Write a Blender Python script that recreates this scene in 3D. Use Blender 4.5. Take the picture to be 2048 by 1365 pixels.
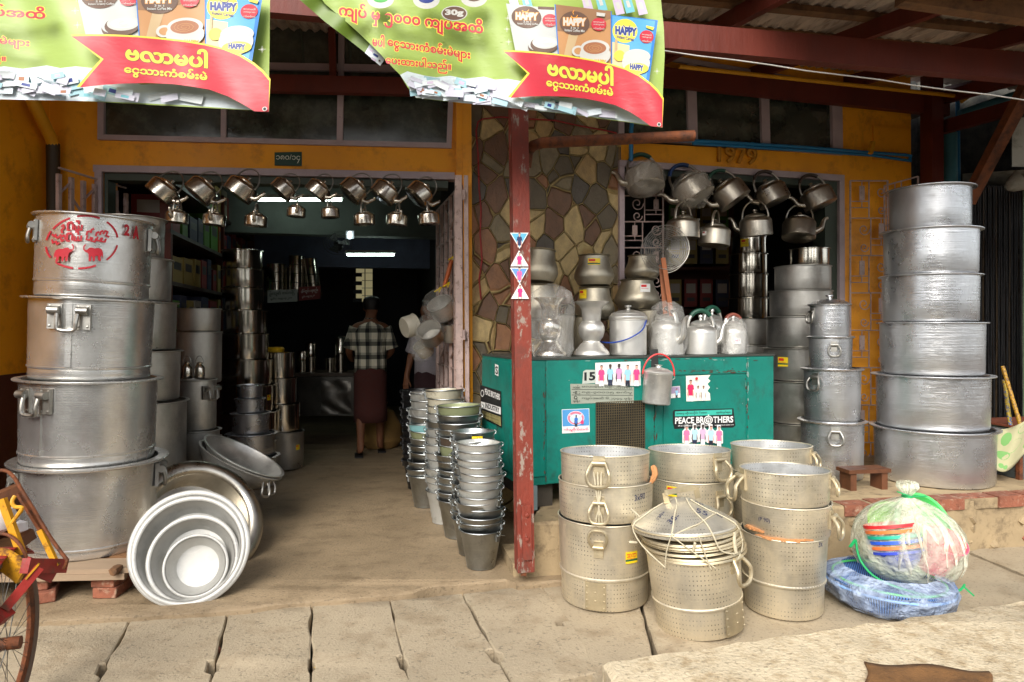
import bpy, bmesh, math, random
from mathutils import Vector, Matrix, Euler
from mathutils.geometry import tessellate_polygon
random.seed(7)
rad = math.radians; PI = math.pi
S = bpy.context.scene; COL = S.collection
for o in list(bpy.data.objects): bpy.data.objects.remove(o)
# ------------------------------------------------------------------ camera, sky, sun, exposure
F = 1365.0; CX = 1024.0; HY = 655.0; CH = 1.42          # photo pixels (2048 wide), horizon row, camera height
cam = bpy.data.cameras.new('camera'); camo = bpy.data.objects.new('camera', cam); COL.objects.link(camo)
camo.location = (0, 0, CH); camo.rotation_euler = (rad(90), 0, 0)
cam.sensor_width = 36; cam.lens = 36 * F / 2048; cam.shift_y = -27.5 / 2048; cam.clip_end = 500; cam.clip_start = .05
S.camera = camo
SUN_EL, SUN_AZ = 36, 195                                  # behind the camera, a little to the left
w = bpy.data.worlds.new("World"); S.world = w; w.use_nodes = True
nt = w.node_tree; bg = nt.nodes['Background']
sky = nt.nodes.new('ShaderNodeTexSky'); sky.sky_type = 'NISHITA'; sky.sun_disc = False
sky.sun_elevation = rad(SUN_EL); sky.sun_rotation = rad(SUN_AZ); sky.dust_density = 1.5; sky.air_density = 1.0; sky.ozone_density = .6
hs = nt.nodes.new('ShaderNodeHueSaturation'); hs.inputs['Saturation'].default_value = .3
nt.links.new(sky.outputs[0], hs.inputs['Color']); nt.links.new(hs.outputs[0], bg.inputs[0]); bg.inputs[1].default_value = .125
sl = bpy.data.lights.new('sun', 'SUN'); sl.energy = 1.75; sl.angle = rad(36); sl.color = (1, .95, .87)
so = bpy.data.objects.new('sun', sl); COL.objects.link(so)
so.rotation_euler = (rad(90 - SUN_EL), 0, rad(-15))
S.view_settings.view_transform = 'Standard'; S.view_settings.look = 'None'; S.view_settings.gamma = 1
S.view_settings.exposure = 1.32
S.cycles.use_denoising = True
S.cycles.max_bounces = 8; S.cycles.transparent_max_bounces = 16
S.cycles.sample_clamp_indirect = 6
# ------------------------------------------------------------------ projection helpers
def W(px, py, Y): return Vector(((px - CX) / F * Y, Y, CH - (py - HY) / F * Y))
def G(px, py, z=0.0): return W(px, py, F * (CH - z) / (py - HY))
def zc(py, Y): return CH - (py - HY) / F * Y
def xc(px, Y): return (px - CX) / F * Y
def Rp(half, px, Y): return half * Y / F / math.sqrt(1 + ((px - CX) / F) ** 2)
class Plane:
    def __init__(s, X0, Y0, sl): s.X0, s.Y0, s.s = X0, Y0, sl; s.n = Vector((sl, -1, 0)).normalized()
    def Y(s, px): return (s.Y0 - s.s * s.X0) / (1 - s.s * (px - CX) / F)
    def W(s, px, py, off=0): return W(px, py, s.Y(px)) + s.n * off
    @property
    def ang(s): return math.atan(s.s)
DOOR = Plane(-2.891, 4.83, .1186); STONE = Plane(-.446, 5.12, .07); RIGHT = Plane(.824, 5.21, .268)
CAB = Plane(.06, 4.05, .383)
# ------------------------------------------------------------------ mesh builder
class MB:
    def __init__(s): s.v = []; s.f = []; s.m = []; s.uv = []; s.sm = []
    def add(s, v, f, m=0, smooth=True, uv=None, T=None):
        b = len(s.v)
        s.v += [(T @ Vector(p)) if T else Vector(p) for p in v]
        for i, fc in enumerate(f):
            s.f.append([b + k for k in fc]); s.m.append(m); s.sm.append(smooth); s.uv.append(uv[i] if uv else None)
        return s
    def lathe(s, prof, n=48, m=0, T=None, a0=0, a1=2 * PI, rw=None):
        full = abs(a1 - a0 - 2 * PI) < 1e-6; k = n if full else n + 1
        v = []; f = []; uv = []; L = [0]
        for i in range(1, len(prof)): L.append(L[-1] + math.hypot(prof[i][0] - prof[i-1][0], prof[i][1] - prof[i-1][1]))
        R = max(p[0] for p in prof)
        for (r, z) in prof:
            for j in range(k):
                a = a0 + (a1 - a0) * j / n; q = r * (rw(a, z) if rw else 1)
                v.append((q * math.cos(a), q * math.sin(a), z))
        for i in range(len(prof) - 1):
            for j in range(n):
                j2 = (j + 1) % k
                f.append((i*k+j, i*k+j2, (i+1)*k+j2, (i+1)*k+j))
                u0 = (a0 + (a1-a0)*j/n)*R; u1 = (a0 + (a1-a0)*(j+1)/n)*R
                uv.append(((u0, L[i]), (u1, L[i]), (u1, L[i+1]), (u0, L[i+1])))
        return s.add(v, f, m, True, uv, T)
    def tube(s, pts, r, n=8, m=0, T=None, closed=False, cap=True, sx=1):
        pts = [Vector(p) for p in pts]; N = len(pts)
        rr = r if isinstance(r, (list, tuple)) else [r] * N
        v = []; f = []; up = None
        for i, p in enumerate(pts):
            if closed: t = pts[(i+1) % N] - pts[i-1]
            else: t = pts[min(i+1, N-1)] - pts[max(i-1, 0)]
            if t.length < 1e-9: t = Vector((0, 0, 1))
            t.normalize()
            if up is None: up = Vector((0, 0, 1)) if abs(t.z) < .9 else Vector((1, 0, 0))
            a = t.cross(up); a.normalize(); b = a.cross(t); up = b
            for j in range(n):
                q = 2 * PI * j / n; v.append(p + a * (math.cos(q) * rr[i] * sx) + b * (math.sin(q) * rr[i]))
        for i in range(N if closed else N - 1):
            for j in range(n):
                i2 = (i+1) % N; j2 = (j+1) % n
                f.append((i*n+j, i*n+j2, i2*n+j2, i2*n+j))
        if cap and not closed: f += [tuple(range(n))[::-1], tuple((N-1)*n+j for j in range(n))]
        return s.add(v, f, m, True, None, T)
    def hexa(s, p, m=0, T=None):   # p: 4 front corners then 4 back corners, same order
        return s.add(p, [(0,1,2,3), (7,6,5,4), (0,4,5,1), (1,5,6,2), (2,6,7,3), (3,7,4,0)], m, False, None, T)
    def box(s, x0, x1, y0, y1, z0, z1, m=0, T=None):
        return s.hexa([(x0,y0,z0),(x1,y0,z0),(x1,y0,z1),(x0,y0,z1),(x0,y1,z0),(x1,y1,z0),(x1,y1,z1),(x0,y1,z1)], m, T)
    def beam(s, a, b, wd, ht, m=0, up=(0,0,1)):   # rectangular bar from a to b
        a = Vector(a); b = Vector(b); t = (b - a).normalized(); x = t.cross(Vector(up))
        if x.length < 1e-4: x = t.cross(Vector((1,0,0)))
        x.normalize(); y = x.cross(t); x *= wd / 2; y *= ht / 2
        return s.hexa([a-x-y, a+x-y, a+x+y, a-x+y, b-x-y, b+x-y, b+x+y, b-x+y], m)
    def grid(s, fn, nu, nv, m=0, T=None):
        v = [fn(i / nu, j / nv) for j in range(nv + 1) for i in range(nu + 1)]
        f = [(j*(nu+1)+i, j*(nu+1)+i+1, (j+1)*(nu+1)+i+1, (j+1)*(nu+1)+i) for j in range(nv) for i in range(nu)]
        uv = [tuple(((i+a)/nu, (j+b)/nv) for a, b in ((0,0),(1,0),(1,1),(0,1))) for j in range(nv) for i in range(nu)]
        return s.add(v, f, m, True, uv, T)
    def quad(s, pl, c, th, off=0, m=0):   # slab on a facade plane from 4 photo corners
        fr = [pl.W(x, y, off) for x, y in c]; bk = [p - pl.n * th for p in fr]
        return s.hexa(fr + bk, m)
    def build(s, name, mats, parent=None, world=False, angle=38, tag=None):
        me = bpy.data.meshes.new(name)
        off = parent.location.copy() if (world and parent) else Vector((0, 0, 0))
        me.from_pydata([tuple(p - off) for p in s.v], [], s.f)
        if not isinstance(mats, (list, tuple)): mats = [mats]
        for q in mats: me.materials.append(q)
        for i, p in enumerate(me.polygons): p.material_index = s.m[i]; p.use_smooth = s.sm[i]
        if any(s.uv):
            ul = me.uv_layers.new(name='uv')
            for p in me.polygons:
                u = s.uv[p.index]
                if u:
                    for k, li in enumerate(p.loop_indices): ul.data[li].uv = u[k]
        bm = bmesh.new(); bm.from_mesh(me); bmesh.ops.recalc_face_normals(bm, faces=bm.faces); bm.to_mesh(me); bm.free()
        me.set_sharp_from_angle(angle=rad(angle))
        o = bpy.data.objects.new(name, me); COL.objects.link(o)
        if parent: o.parent = parent
        if tag: props(o, *tag)
        return o
def props(o, label=None, cat=None, group=None, kind=None):
    if label: o['label'] = label
    if cat: o['category'] = cat
    if group: o['group'] = group
    if kind: o['kind'] = kind
    return o
def thing(name, label, cat, loc=(0,0,0), rot=(0,0,0), group=None):
    o = bpy.data.objects.new(name, None); COL.objects.link(o); o.location = loc; o.rotation_euler = rot
    o.empty_display_size = .05
    return props(o, label, cat, group)
KIDS = {}
def kids(o): return [c for c in bpy.data.objects if c.parent == o]
def dup(root, label, loc, rot=(0,0,0), sc=1, group=None):
    r = root.copy(); COL.objects.link(r); r.location = loc; r.rotation_euler = rot; r.scale = (sc,)*3; r['label'] = label
    if group: r['group'] = group
    for ch in KIDS.setdefault(root.name, kids(root)):
        c = ch.copy(); COL.objects.link(c); c.parent = r
        for g in KIDS.setdefault(ch.name, kids(ch)):
            d = g.copy(); COL.objects.link(d); d.parent = c
    return r
def struct(o): o['kind'] = 'structure'; return o
ORD = ['first','second','third','fourth','fifth','sixth','seventh','eighth','ninth','tenth','eleventh','twelfth','thirteenth','fourteenth','fifteenth','sixteenth']
def pos_word(i, n):   # i from bottom
    if n == 1: return 'only'
    if i == 0: return 'lowest'
    if i == n - 1: return 'topmost'
    return ORD[i] + ' from bottom'
# ------------------------------------------------------------------ materials
MATS = {}
def s2l(c): return tuple((x/12.92 if x <= .04045 else ((x+.055)/1.055)**2.4) for x in (c[0]/255, c[1]/255, c[2]/255))
def _base(name):
    m = bpy.data.materials.new(name); m.use_nodes = True; MATS[name] = m
    n = m.node_tree.nodes; return m, m.node_tree, n['Principled BSDF']
def _coords(t, sc=(1,1,1), rnd=True):
    tc = t.nodes.new('ShaderNodeTexCoord'); mp = t.nodes.new('ShaderNodeMapping'); mp.inputs['Scale'].default_value = sc
    t.links.new(tc.outputs['Object'], mp.inputs[0])
    if rnd:
        oi = t.nodes.new('ShaderNodeObjectInfo'); ml = t.nodes.new('ShaderNodeMath'); ml.operation = 'MULTIPLY'; ml.inputs[1].default_value = 37
        t.links.new(oi.outputs['Random'], ml.inputs[0]); t.links.new(ml.outputs[0], mp.inputs['Location'])
    return mp.outputs[0]
def _noise(t, co, scale, detail=5, rough=.6):
    n = t.nodes.new('ShaderNodeTexNoise'); n.inputs['Scale'].default_value = scale; n.inputs['Detail'].default_value = detail; n.inputs['Roughness'].default_value = rough
    t.links.new(co, n.inputs['Vector']); return n.outputs['Fac']
def _ramp(t, fac, stops):
    r = t.nodes.new('ShaderNodeValToRGB'); t.links.new(fac, r.inputs[0]); e = r.color_ramp.elements
    while len(e) < len(stops): e.new(.5)
    for k, (p, c) in enumerate(stops):
        e[k].position = p; e[k].color = (c, c, c, 1) if isinstance(c, (int, float)) else (*c, 1)
    return r.outputs[0]
def _mix(t, fac, a, b, mode='MIX'):
    x = t.nodes.new('ShaderNodeMix'); x.data_type = 'RGBA'; x.blend_type = mode
    for sock, val in ((x.inputs[0], fac), (x.inputs[6], a), (x.inputs[7], b)):
        if hasattr(val, 'is_output'): t.links.new(val, sock)
        elif isinstance(val, (int, float)): sock.default_value = val
        else: sock.default_value = (*val, 1)
    return x.outputs[2]
def _bump(t, h, st, dist=.01, nrm=None):
    b = t.nodes.new('ShaderNodeBump'); b.inputs['Strength'].default_value = st; b.inputs['Distance'].default_value = dist
    t.links.new(h, b.inputs['Height'])
    if nrm: t.links.new(nrm, b.inputs['Normal'])
    return b.outputs[0]
def mat(name, col, rough=.55, metal=0, var=.25, scale=5, bump=.15, bscale=60, col2=None, mask=(.45, .65), spec=.5, lin=False, coat=0, stretch=(1,1,1), speck=0):
    if name in MATS: return MATS[name]
    m, t, b = _base(name); c = col if lin else s2l(col)
    co = _coords(t, stretch); n1 = _noise(t, co, scale)
    dk = tuple(x * (1 - var) for x in c); lt = tuple(min(.95, x * (1 + var * .6)) for x in c)
    out = _ramp(t, n1, [(.3, dk), (.7, lt)])
    if col2:
        c2 = col2 if lin else s2l(col2); n2 = _noise(t, co, scale * 2.3, 9, .7)
        out = _mix(t, _ramp(t, n2, [(mask[0], 0.0), (mask[1], 1.0)]), out, c2)
    if speck: out = _mix(t, _ramp(t, _noise(t, co, speck, 2, .5), [(.60, 0.0), (.68, .55)]), out, tuple(x*.35 for x in c))
    t.links.new(out, b.inputs['Base Color']); b.inputs['Metallic'].default_value = metal
    n3 = _noise(t, co, bscale, 4)
    rr = _ramp(t, n1, [(.3, max(.02, rough - .08)), (.7, min(1, rough + .1))]); t.links.new(rr, b.inputs['Roughness'])
    if bump: t.links.new(_bump(t, n3, bump), b.inputs['Normal'])
    b.inputs['Specular IOR Level'].default_value = spec
    if coat: b.inputs['Coat Weight'].default_value = coat
    return m
def flat(name, col, rough=.5, emit=0):
    if name in MATS: return MATS[name]
    m, t, b = _base(name); b.inputs['Base Color'].default_value = (*s2l(col), 1); b.inputs['Roughness'].default_value = rough
    if emit: b.inputs['Emission Color'].default_value = (*s2l(col), 1); b.inputs['Emission Strength'].default_value = emit
    return m
def metal(name, col, rough=.35, aniso=.6, stain=None, samt=.5, ring=.25, dent=.12, dots=None, sscale=4, scratch=True, met=1.0, cv=.34):
    if name in MATS: return MATS[name]
    m, t, b = _base(name); c = s2l(col); b.inputs['Metallic'].default_value = met
    co = _coords(t); n1 = _noise(t, co, sscale, 7, .65); n0 = _noise(t, co, 1.7, 3)
    out = _ramp(t, n1, [(.3, tuple(x*(1-cv) for x in c)), (.5, c), (.7, tuple(min(.95, x*(1+cv*.35)) for x in c))])
    if stain:
        n2 = _noise(t, _coords(t, (1.6, 1.6, .8)), sscale * 1.3, 9, .72)
        out = _mix(t, _ramp(t, n2, [(.42, 0.0), (.78, samt)]), out, s2l(stain))
    rg = _ramp(t, n1, [(.25, max(.03, rough - cv*.35)), (.75, rough + cv*.45)])
    nr = _noise(t, _coords(t, (.6, .6, 45)), 4, 4, .7)       # spinning marks
    nrm = _bump(t, nr, ring, .004) if ring else None
    if dent: nrm = _bump(t, n0, dent, .05, nrm)
    if scratch:
        v = t.nodes.new('ShaderNodeTexNoise'); v.inputs['Scale'].default_value = 3; v.inputs['Detail'].default_value = 1; v.inputs['Distortion'].default_value = .6
        t.links.new(_coords(t, (1, 1, 3)), v.inputs['Vector'])
        sc = _ramp(t, v.outputs['Fac'], [(.497, 0.0), (.5, .35), (.503, 0.0)])
        out = _mix(t, sc, out, tuple(min(.9, x*1.35) for x in c))
    if dots:
        tc = t.nodes.new('ShaderNodeTexCoord'); sp = t.nodes.new('ShaderNodeSeparateXYZ'); t.links.new(tc.outputs['UV'], sp.inputs[0])
        def mth(op, a, bb=None):
            q = t.nodes.new('ShaderNodeMath'); q.operation = op
            for i, val in enumerate((a, bb)):
                if val is None: continue
                if isinstance(val, (int, float)): q.inputs[i].default_value = val
                else: t.links.new(val, q.inputs[i])
            return q.outputs[0]
        du = mth('SUBTRACT', mth('FRACT', mth('MULTIPLY', sp.outputs[0], dots)), .5)
        dv = mth('SUBTRACT', mth('FRACT', mth('MULTIPLY', sp.outputs[1], dots * .8)), .5)
        d = mth('ADD', mth('MULTIPLY', du, du), mth('MULTIPLY', dv, dv))
        hole = mth('MULTIPLY', mth('LESS_THAN', d, .022), _ramp(t, _noise(t, co, 9, 3), [(.45, .0), (.6, .75)]))
        out = _mix(t, hole, out, (.05, .04, .03))
        nrm = _bump(t, mth('SUBTRACT', 1.0, hole), .25, .003, nrm)
    t.links.new(out, b.inputs['Base Color']); t.links.new(rg, b.inputs['Roughness'])
    if nrm: t.links.new(nrm, b.inputs['Normal'])
    if aniso:
        b.inputs['Anisotropic'].default_value = aniso
        tg = t.nodes.new('ShaderNodeTangent'); tg.direction_type = 'RADIAL'; tg.axis = 'Z'; t.links.new(tg.outputs[0], b.inputs['Tangent'])
    return m
def grime(m, col, amt, scale=3, mask=(.5,.7), stretch=(1,1,.4)):
    t = m.node_tree; b = t.nodes['Principled BSDF']; l = b.inputs['Base Color'].links[0].from_socket
    n = _noise(t, _coords(t, stretch, False), scale, 10, .75)
    t.links.new(_mix(t, _ramp(t, n, [(mask[0], 0.0), (mask[1], amt)]), l, s2l(col)), b.inputs['Base Color']); return m
def clear(name, col=(235,235,230), alpha=.3, rough=.12, bump=.5, bscale=9):
    if name in MATS: return MATS[name]
    m, t, b = _base(name); b.inputs['Base Color'].default_value = (*s2l(col), 1); b.inputs['Roughness'].default_value = rough
    co = _coords(t); n = _noise(t, co, bscale, 5); n2 = _noise(t, co, bscale * .6, 3)
    t.links.new(_bump(t, n, bump, .05), b.inputs['Normal'])
    a = _ramp(t, n2, [(.35, alpha * .5), (.7, min(1, alpha * 1.7))]); t.links.new(a, b.inputs['Alpha'])
    b.inputs['Subsurface Weight'].default_value = 0; b.inputs['Specular IOR Level'].default_value = .8
    return m
def stone_mat():
    m, t, b = _base('crazy_paving'); co = _coords(t, (1.25, .35, .85), False); co.node.inputs['Rotation'].default_value = (0, .6, 0)
    nz = t.nodes.new('ShaderNodeTexNoise'); nz.inputs['Scale'].default_value = 3; t.links.new(co, nz.inputs['Vector'])
    cc = _mix(t, .05, co, nz.outputs['Color'])
    outs = []
    for feat in ('DISTANCE_TO_EDGE', 'F1'):
        v = t.nodes.new('ShaderNodeTexVoronoi'); v.feature = feat; v.inputs['Scale'].default_value = 6.4; t.links.new(cc, v.inputs['Vector']); outs.append(v)
    hsv = t.nodes.new('ShaderNodeSeparateColor'); t.links.new(outs[1].outputs['Color'], hsv.inputs[0])
    col = _ramp(t, hsv.outputs[0], [(0, s2l((96,84,62))), (.2, s2l((170,140,88))), (.34, s2l((112,78,52))), (.5, s2l((190,164,110))), (.64, s2l((84,76,64))), (.74, s2l((146,100,64))), (.88, s2l((128,114,84)))])
    col.node.color_ramp.interpolation = 'CONSTANT'
    col = _mix(t, _ramp(t, _noise(t, co, 14, 8, .7), [(.4, 0.0), (.75, .55)]), col, s2l((58,48,36)))
    e = _ramp(t, outs[0].outputs['Distance'], [(.010, 1.0), (.026, 0.0)])
    mor = _ramp(t, _noise(t, co, 9), [(.3, s2l((150,130,84))), (.7, s2l((196,174,120)))])
    t.links.new(_mix(t, e, col, mor), b.inputs['Base Color'])
    h = _ramp(t, outs[0].outputs['Distance'], [(0, 1.0), (.05, .3)])
    n = _bump(t, h, .9, .04); t.links.new(_bump(t, _noise(t, co, 22, 8, .7), .45, .02, n), b.inputs['Normal'])
    b.inputs['Roughness'].default_value = .5
    return m
def plaid_mat():
    m, t, b = _base('plaid_cotton'); tc = t.nodes.new('ShaderNodeTexCoord'); sp = t.nodes.new('ShaderNodeSeparateXYZ'); t.links.new(tc.outputs['UV'], sp.inputs[0])
    def band(o, k, lo):
        a = t.nodes.new('ShaderNodeMath'); a.operation = 'MULTIPLY'; a.inputs[1].default_value = k; t.links.new(o, a.inputs[0])
        f = t.nodes.new('ShaderNodeMath'); f.operation = 'FRACT'; t.links.new(a.outputs[0], f.inputs[0])
        return _ramp(t, f.outputs[0], [(0, 0.0), (lo, 0.0), (lo + .02, 1.0), (.62, 1.0), (.64, .45), (.8, .45), (.82, 0.0)])
    u = band(sp.outputs[0], 9, .3); v = band(sp.outputs[1], 7, .3)
    mx = t.nodes.new('ShaderNodeMath'); mx.operation = 'ADD'; t.links.new(u, mx.inputs[0]); t.links.new(v, mx.inputs[1])
    dv = t.nodes.new('ShaderNodeMath'); dv.operation = 'MULTIPLY'; dv.inputs[1].default_value = .5; t.links.new(mx.outputs[0], dv.inputs[0])
    t.links.new(_ramp(t, dv.outputs[0], [(0, s2l((225,220,200))), (.5, s2l((110,110,98))), (1, s2l((28,30,34)))]), b.inputs['Base Color'])
    b.inputs['Roughness'].default_value = .9
    t.links.new(_bump(t, _noise(t, _coords(t, (1,1,.35), False), 14, 3), .9, .05), b.inputs['Normal'])
    return m
# ------------------------------------------------------------------ flat art (signs, banners, stickers) laid onto a surface
def refine(v, f, mx):
    v = list(v)
    for _ in range(9):
        mid = {}; nf = []; any_ = False
        def need(a, b): return (Vector(v[a]) - Vector(v[b])).length > mx
        def md(a, b):
            k = (min(a, b), max(a, b))
            if k not in mid: mid[k] = len(v); v.append(((v[a][0]+v[b][0])/2, (v[a][1]+v[b][1])/2))
            return mid[k]
        for (a, b, c) in f:
            e = [need(a, b), need(b, c), need(c, a)]
            if not any(e): nf.append((a, b, c)); continue
            any_ = True
            while not e[0]: a, b, c = b, c, a; e = e[1:] + e[:1]
            ab = md(a, b)
            if e[1] and e[2]: bc = md(b, c); ca = md(c, a); nf += [(a,ab,ca),(ab,b,bc),(ca,bc,c),(ab,bc,ca)]
            elif e[1]: bc = md(b, c); nf += [(a,ab,c),(ab,bc,c),(ab,b,bc)]
            elif e[2]: ca = md(c, a); nf += [(a,ab,ca),(ab,b,c),(ab,c,ca)]
            else: nf += [(a,ab,c),(ab,b,c)]
        f = nf
        if not any_: break
    return v, f
_tc = {}
def text2d(s, bold=0.0, font_off=0.0):
    k = (s, bold)
    if k in _tc: return _tc[k]
    c = bpy.data.curves.new('t', 'FONT'); c.body = s; c.size = 1; c.offset = bold; c.resolution_u = 3
    o = bpy.data.objects.new('t', c); COL.objects.link(o)
    me = bpy.data.meshes.new_from_object(o.evaluated_get(bpy.context.evaluated_depsgraph_get()))
    v = [(p.co.x, p.co.y) for p in me.vertices]; f = []
    for p in me.polygons:
        q = list(p.vertices)
        for i in range(1, len(q) - 1): f.append((q[0], q[i], q[i+1]))
    bpy.data.objects.remove(o); bpy.data.meshes.remove(me); bpy.data.curves.remove(c)
    _tc[k] = (v, f); return _tc[k]
def bbox(v): return min(p[0] for p in v), min(p[1] for p in v), max(p[0] for p in v), max(p[1] for p in v)
class Art:
    """shapes in photo coordinates (y down), each on its own thin layer, mapped by fn(px, py, layer)"""
    def __init__(s, mx=1e9): s.items = []; s.mats = []; s.mx = mx; s.lay = 0
    def mi(s, m):
        if m not in s.mats: s.mats.append(m)
        return s.mats.index(m)
    def raw(s, v, f, m, lay=None, up=True):
        if up: s.lay += 1
        v, f = refine(v, f, s.mx); s.items.append((v, f, s.mi(m), s.lay if lay is None else lay)); return s
    def poly(s, p, m, lay=None):
        t = tessellate_polygon([[Vector((x, y, 0)) for x, y in p]]); return s.raw(p, [tuple(q) for q in t], m, lay)
    def ell(s, x, y, a, b, m, rot=0, n=24):
        c, sn = math.cos(rot), math.sin(rot)
        return s.poly([(x + a*math.cos(q)*c - b*math.sin(q)*sn, y + a*math.cos(q)*sn + b*math.sin(q)*c) for q in (2*PI*i/n for i in range(n))], m)
    def line(s, pts, w_, m, up=True):
        v = []; f = []
        for i, (x, y) in enumerate(pts):
            a = pts[max(i-1, 0)]; b = pts[min(i+1, len(pts)-1)]; dx, dy = b[0]-a[0], b[1]-a[1]; L = math.hypot(dx, dy) or 1
            v += [(x - dy/L*w_/2, y + dx/L*w_/2), (x + dy/L*w_/2, y - dx/L*w_/2)]
        for i in range(len(pts) - 1): k = 2*i; f += [(k, k+1, k+3), (k, k+3, k+2)]
        return s.raw(v, f, m, up=up)
    def text(s, t, p0, p1, h, m, bold=0.0, ref=None, curve=0, outline=None, ow=.03):
        """fit the string's box: lower-left p0, lower-right p1, height h (pixels)"""
        if outline: s.text(t, p0, p1, h, outline, bold + ow, ref=(t, bold), curve=curve)
        v, f = text2d(t, bold); x0, y0, x1, y1 = bbox(text2d(*ref)[0] if ref else v)
        out = []
        for x, y in v:
            a = (x - x0) / (x1 - x0); b = (y - y0) / (y1 - y0)
            out.append((p0[0] + (p1[0]-p0[0])*a, p0[1] + (p1[1]-p0[1])*a - h*b + curve*4*(a*a - a)))
        return s.raw(out, f, m)
    def build(s, name, fn, parent=None, world=True, mb=None, tag=None):
        mb = mb or MB()
        for v, f, m, lay in s.items: mb.add([fn(x, y, lay) for x, y in v], f, m, True)
        me_off = parent.location if parent and world else Vector((0,0,0))
        me = bpy.data.meshes.new(name); me.from_pydata([tuple(p - me_off) for p in mb.v], [], mb.f)
        for q in s.mats: me.materials.append(q)
        for i, p in enumerate(me.polygons): p.material_index = mb.m[i]; p.use_smooth = mb.sm[i]
        o = bpy.data.objects.new(name, me); COL.objects.link(o)
        if parent: o.parent = parent
        if tag: props(o, *tag)
        return o
def onplane(pl, off=.002, st=.0007): return lambda x, y, l: pl.W(x, y, off + st * l)
# ------------------------------------------------------------------ materials of the setting
yellow = grime(mat('ochre_paint', (246,162,12), .55, 0, .12, 2.5, .15, 30, (176,108,14), (.52, .8)), (96,64,22), .55, 2.2, (.58,.75), (1.5,1.5,.5))
maroon = mat('maroon_paint', (72,22,14), .6, 0, .2, 3)
lilac = mat('lilac_paint', (176,158,160), .55, 0, .15, 6, .1, 60, (110,84,70), (.62, .8))
redwood = mat('red_painted_wood', (100,35,19), .6, 0, .25, 3, .25, 30, (84,30,18), (.5, .75), stretch=(1,1,.3))
oldwood = mat('bare_timber', (120,84,52), .75, 0, .35, 4, .3, 40, (70,46,28), (.5, .7))
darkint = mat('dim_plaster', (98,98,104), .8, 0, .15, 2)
darkgreen = mat('green_trim', (62,72,60), .6, 0, .2, 4)
conc_floor = mat('worn_concrete_floor', (146,127,100), .6, 0, .16, 2.4, .5, 80, (110,93,70), (.48, .74), stretch=(.9, 1.2, 1), speck=60)
slab_m = mat('sidewalk_concrete', (168,153,128), .92, 0, .13, 2.4, .6, 90, (134,116,90), (.5, .76), speck=60)
kerb_m = mat('kerb_concrete', (206,190,160), .92, 0, .18, 6, .9, 60, (160,138,104), (.48, .68), speck=56)
ledge_m = mat('plinth_render', (158,138,106), .85, 0, .2, 4, .5, 22, (108,92,70), (.5, .68))
earth = mat('dirt', (92,72,50), .95, 0, .35, 6, .8, 24, (50,38,26), (.45, .65))
asphalt = mat('asphalt', (82,80,76), .9, 0, .2, 8, .4, 60)
brick_m = mat('red_brick', (142,86,64), .9, 0, .3, 9, .6, 60, (176,152,128), (.52, .7), speck=30)
glass_dark = mat('dusty_pane', (48,54,46), .15, 0, .3, 3, .03, 20, (84,90,76), (.48, .75), spec=.9)
iron_pink = mat('old_pink_iron', (184,160,152), .6, .0, .25, 12, .2, 60, (92,66,54), (.56, .7))
bluepvc = mat('blue_pipe_plastic', (28,118,168), .4, 0, .15, 8, .05)
black_m = mat('black_plastic', (22,22,24), .4, 0, .2, 8, .05)
rust = mat('rusty_iron', (120,66,34), .75, .2, .35, 12, .4, 40, (66,40,26), (.45, .65))
roof_m = mat('tinned_sheet', (206,188,172), .5, .25, .35, 3, .1, 30, (96,62,40), (.5, .72), stretch=(4, .4, 1))
steel_hook = mat('steel_wire', (150,146,138), .35, .9, .2, 10, 0)
# ------------------------------------------------------------------ ground
b = MB(); b.add([(-60,-60,-.13),(60,-60,-.13),(60,60,-.13),(-60,60,-.13)], [(0,1,2,3)]); struct(b.build('ground', earth))
b = MB(); b.add([(-60,-9,-.121),(60,-6,-.121),(60,1.0,-.121),(-60,.7,-.121)], [(0,1,2,3)]); struct(b.build('road', asphalt))
def slab(name, pts, z0, z1, m, jag=.012, seed=0, bev=.008, sub=.09):
    rnd = random.Random(seed); P = []
    for i, p in enumerate(pts):
        q = pts[(i+1) % len(pts)]; L = math.hypot(q[0]-p[0], q[1]-p[1]); n = max(1, int(L / sub))
        for k in range(n):
            t = k / n; j = jag * rnd.uniform(-1, 1) * (0 if k == 0 else 1)
            dx, dy = (q[0]-p[0])/L, (q[1]-p[1])/L
            P.append((p[0] + (q[0]-p[0])*t - dy*j, p[1] + (q[1]-p[1])*t + dx*j))
    n = len(P); cx = sum(p[0] for p in P)/n; cy = sum(p[1] for p in P)/n
    def ins(p, d): L = math.hypot(p[0]-cx, p[1]-cy); return (p[0] + (cx-p[0])/L*d, p[1] + (cy-p[1])/L*d)
    v = [(x, y, z0) for x, y in P] + [(x, y, z1 - bev) for x, y in P] + [(*ins(p, bev*1.3), z1) for p in P]
    f = [(i, (i+1) % n, n + (i+1) % n, n + i) for i in range(n)] + [(n+i, n+(i+1) % n, 2*n+(i+1) % n, 2*n+i) for i in range(n)]
    t = tessellate_polygon([[Vector((*ins(p, bev*1.3), 0)) for p in P]]); f += [tuple(2*n + k for k in q) for q in t]
    return struct(MB().add(v, f, 0, False).build(name, m))
def gp(px, py, z=0): p = G(px, py, z); return (p.x, p.y)
TOP = [(-190,1262),(262,1236),(456,1222),(623,1211),(780,1201),(925,1187),(1080,1170)]
BOT = [(-420,1400),(180,1392),(415,1392),(623,1392),(824,1390),(1030,1378),(1198,1345)]
def lerp(a, b, t): return (a[0] + (b[0]-a[0])*t, a[1] + (b[1]-a[1])*t)
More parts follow.
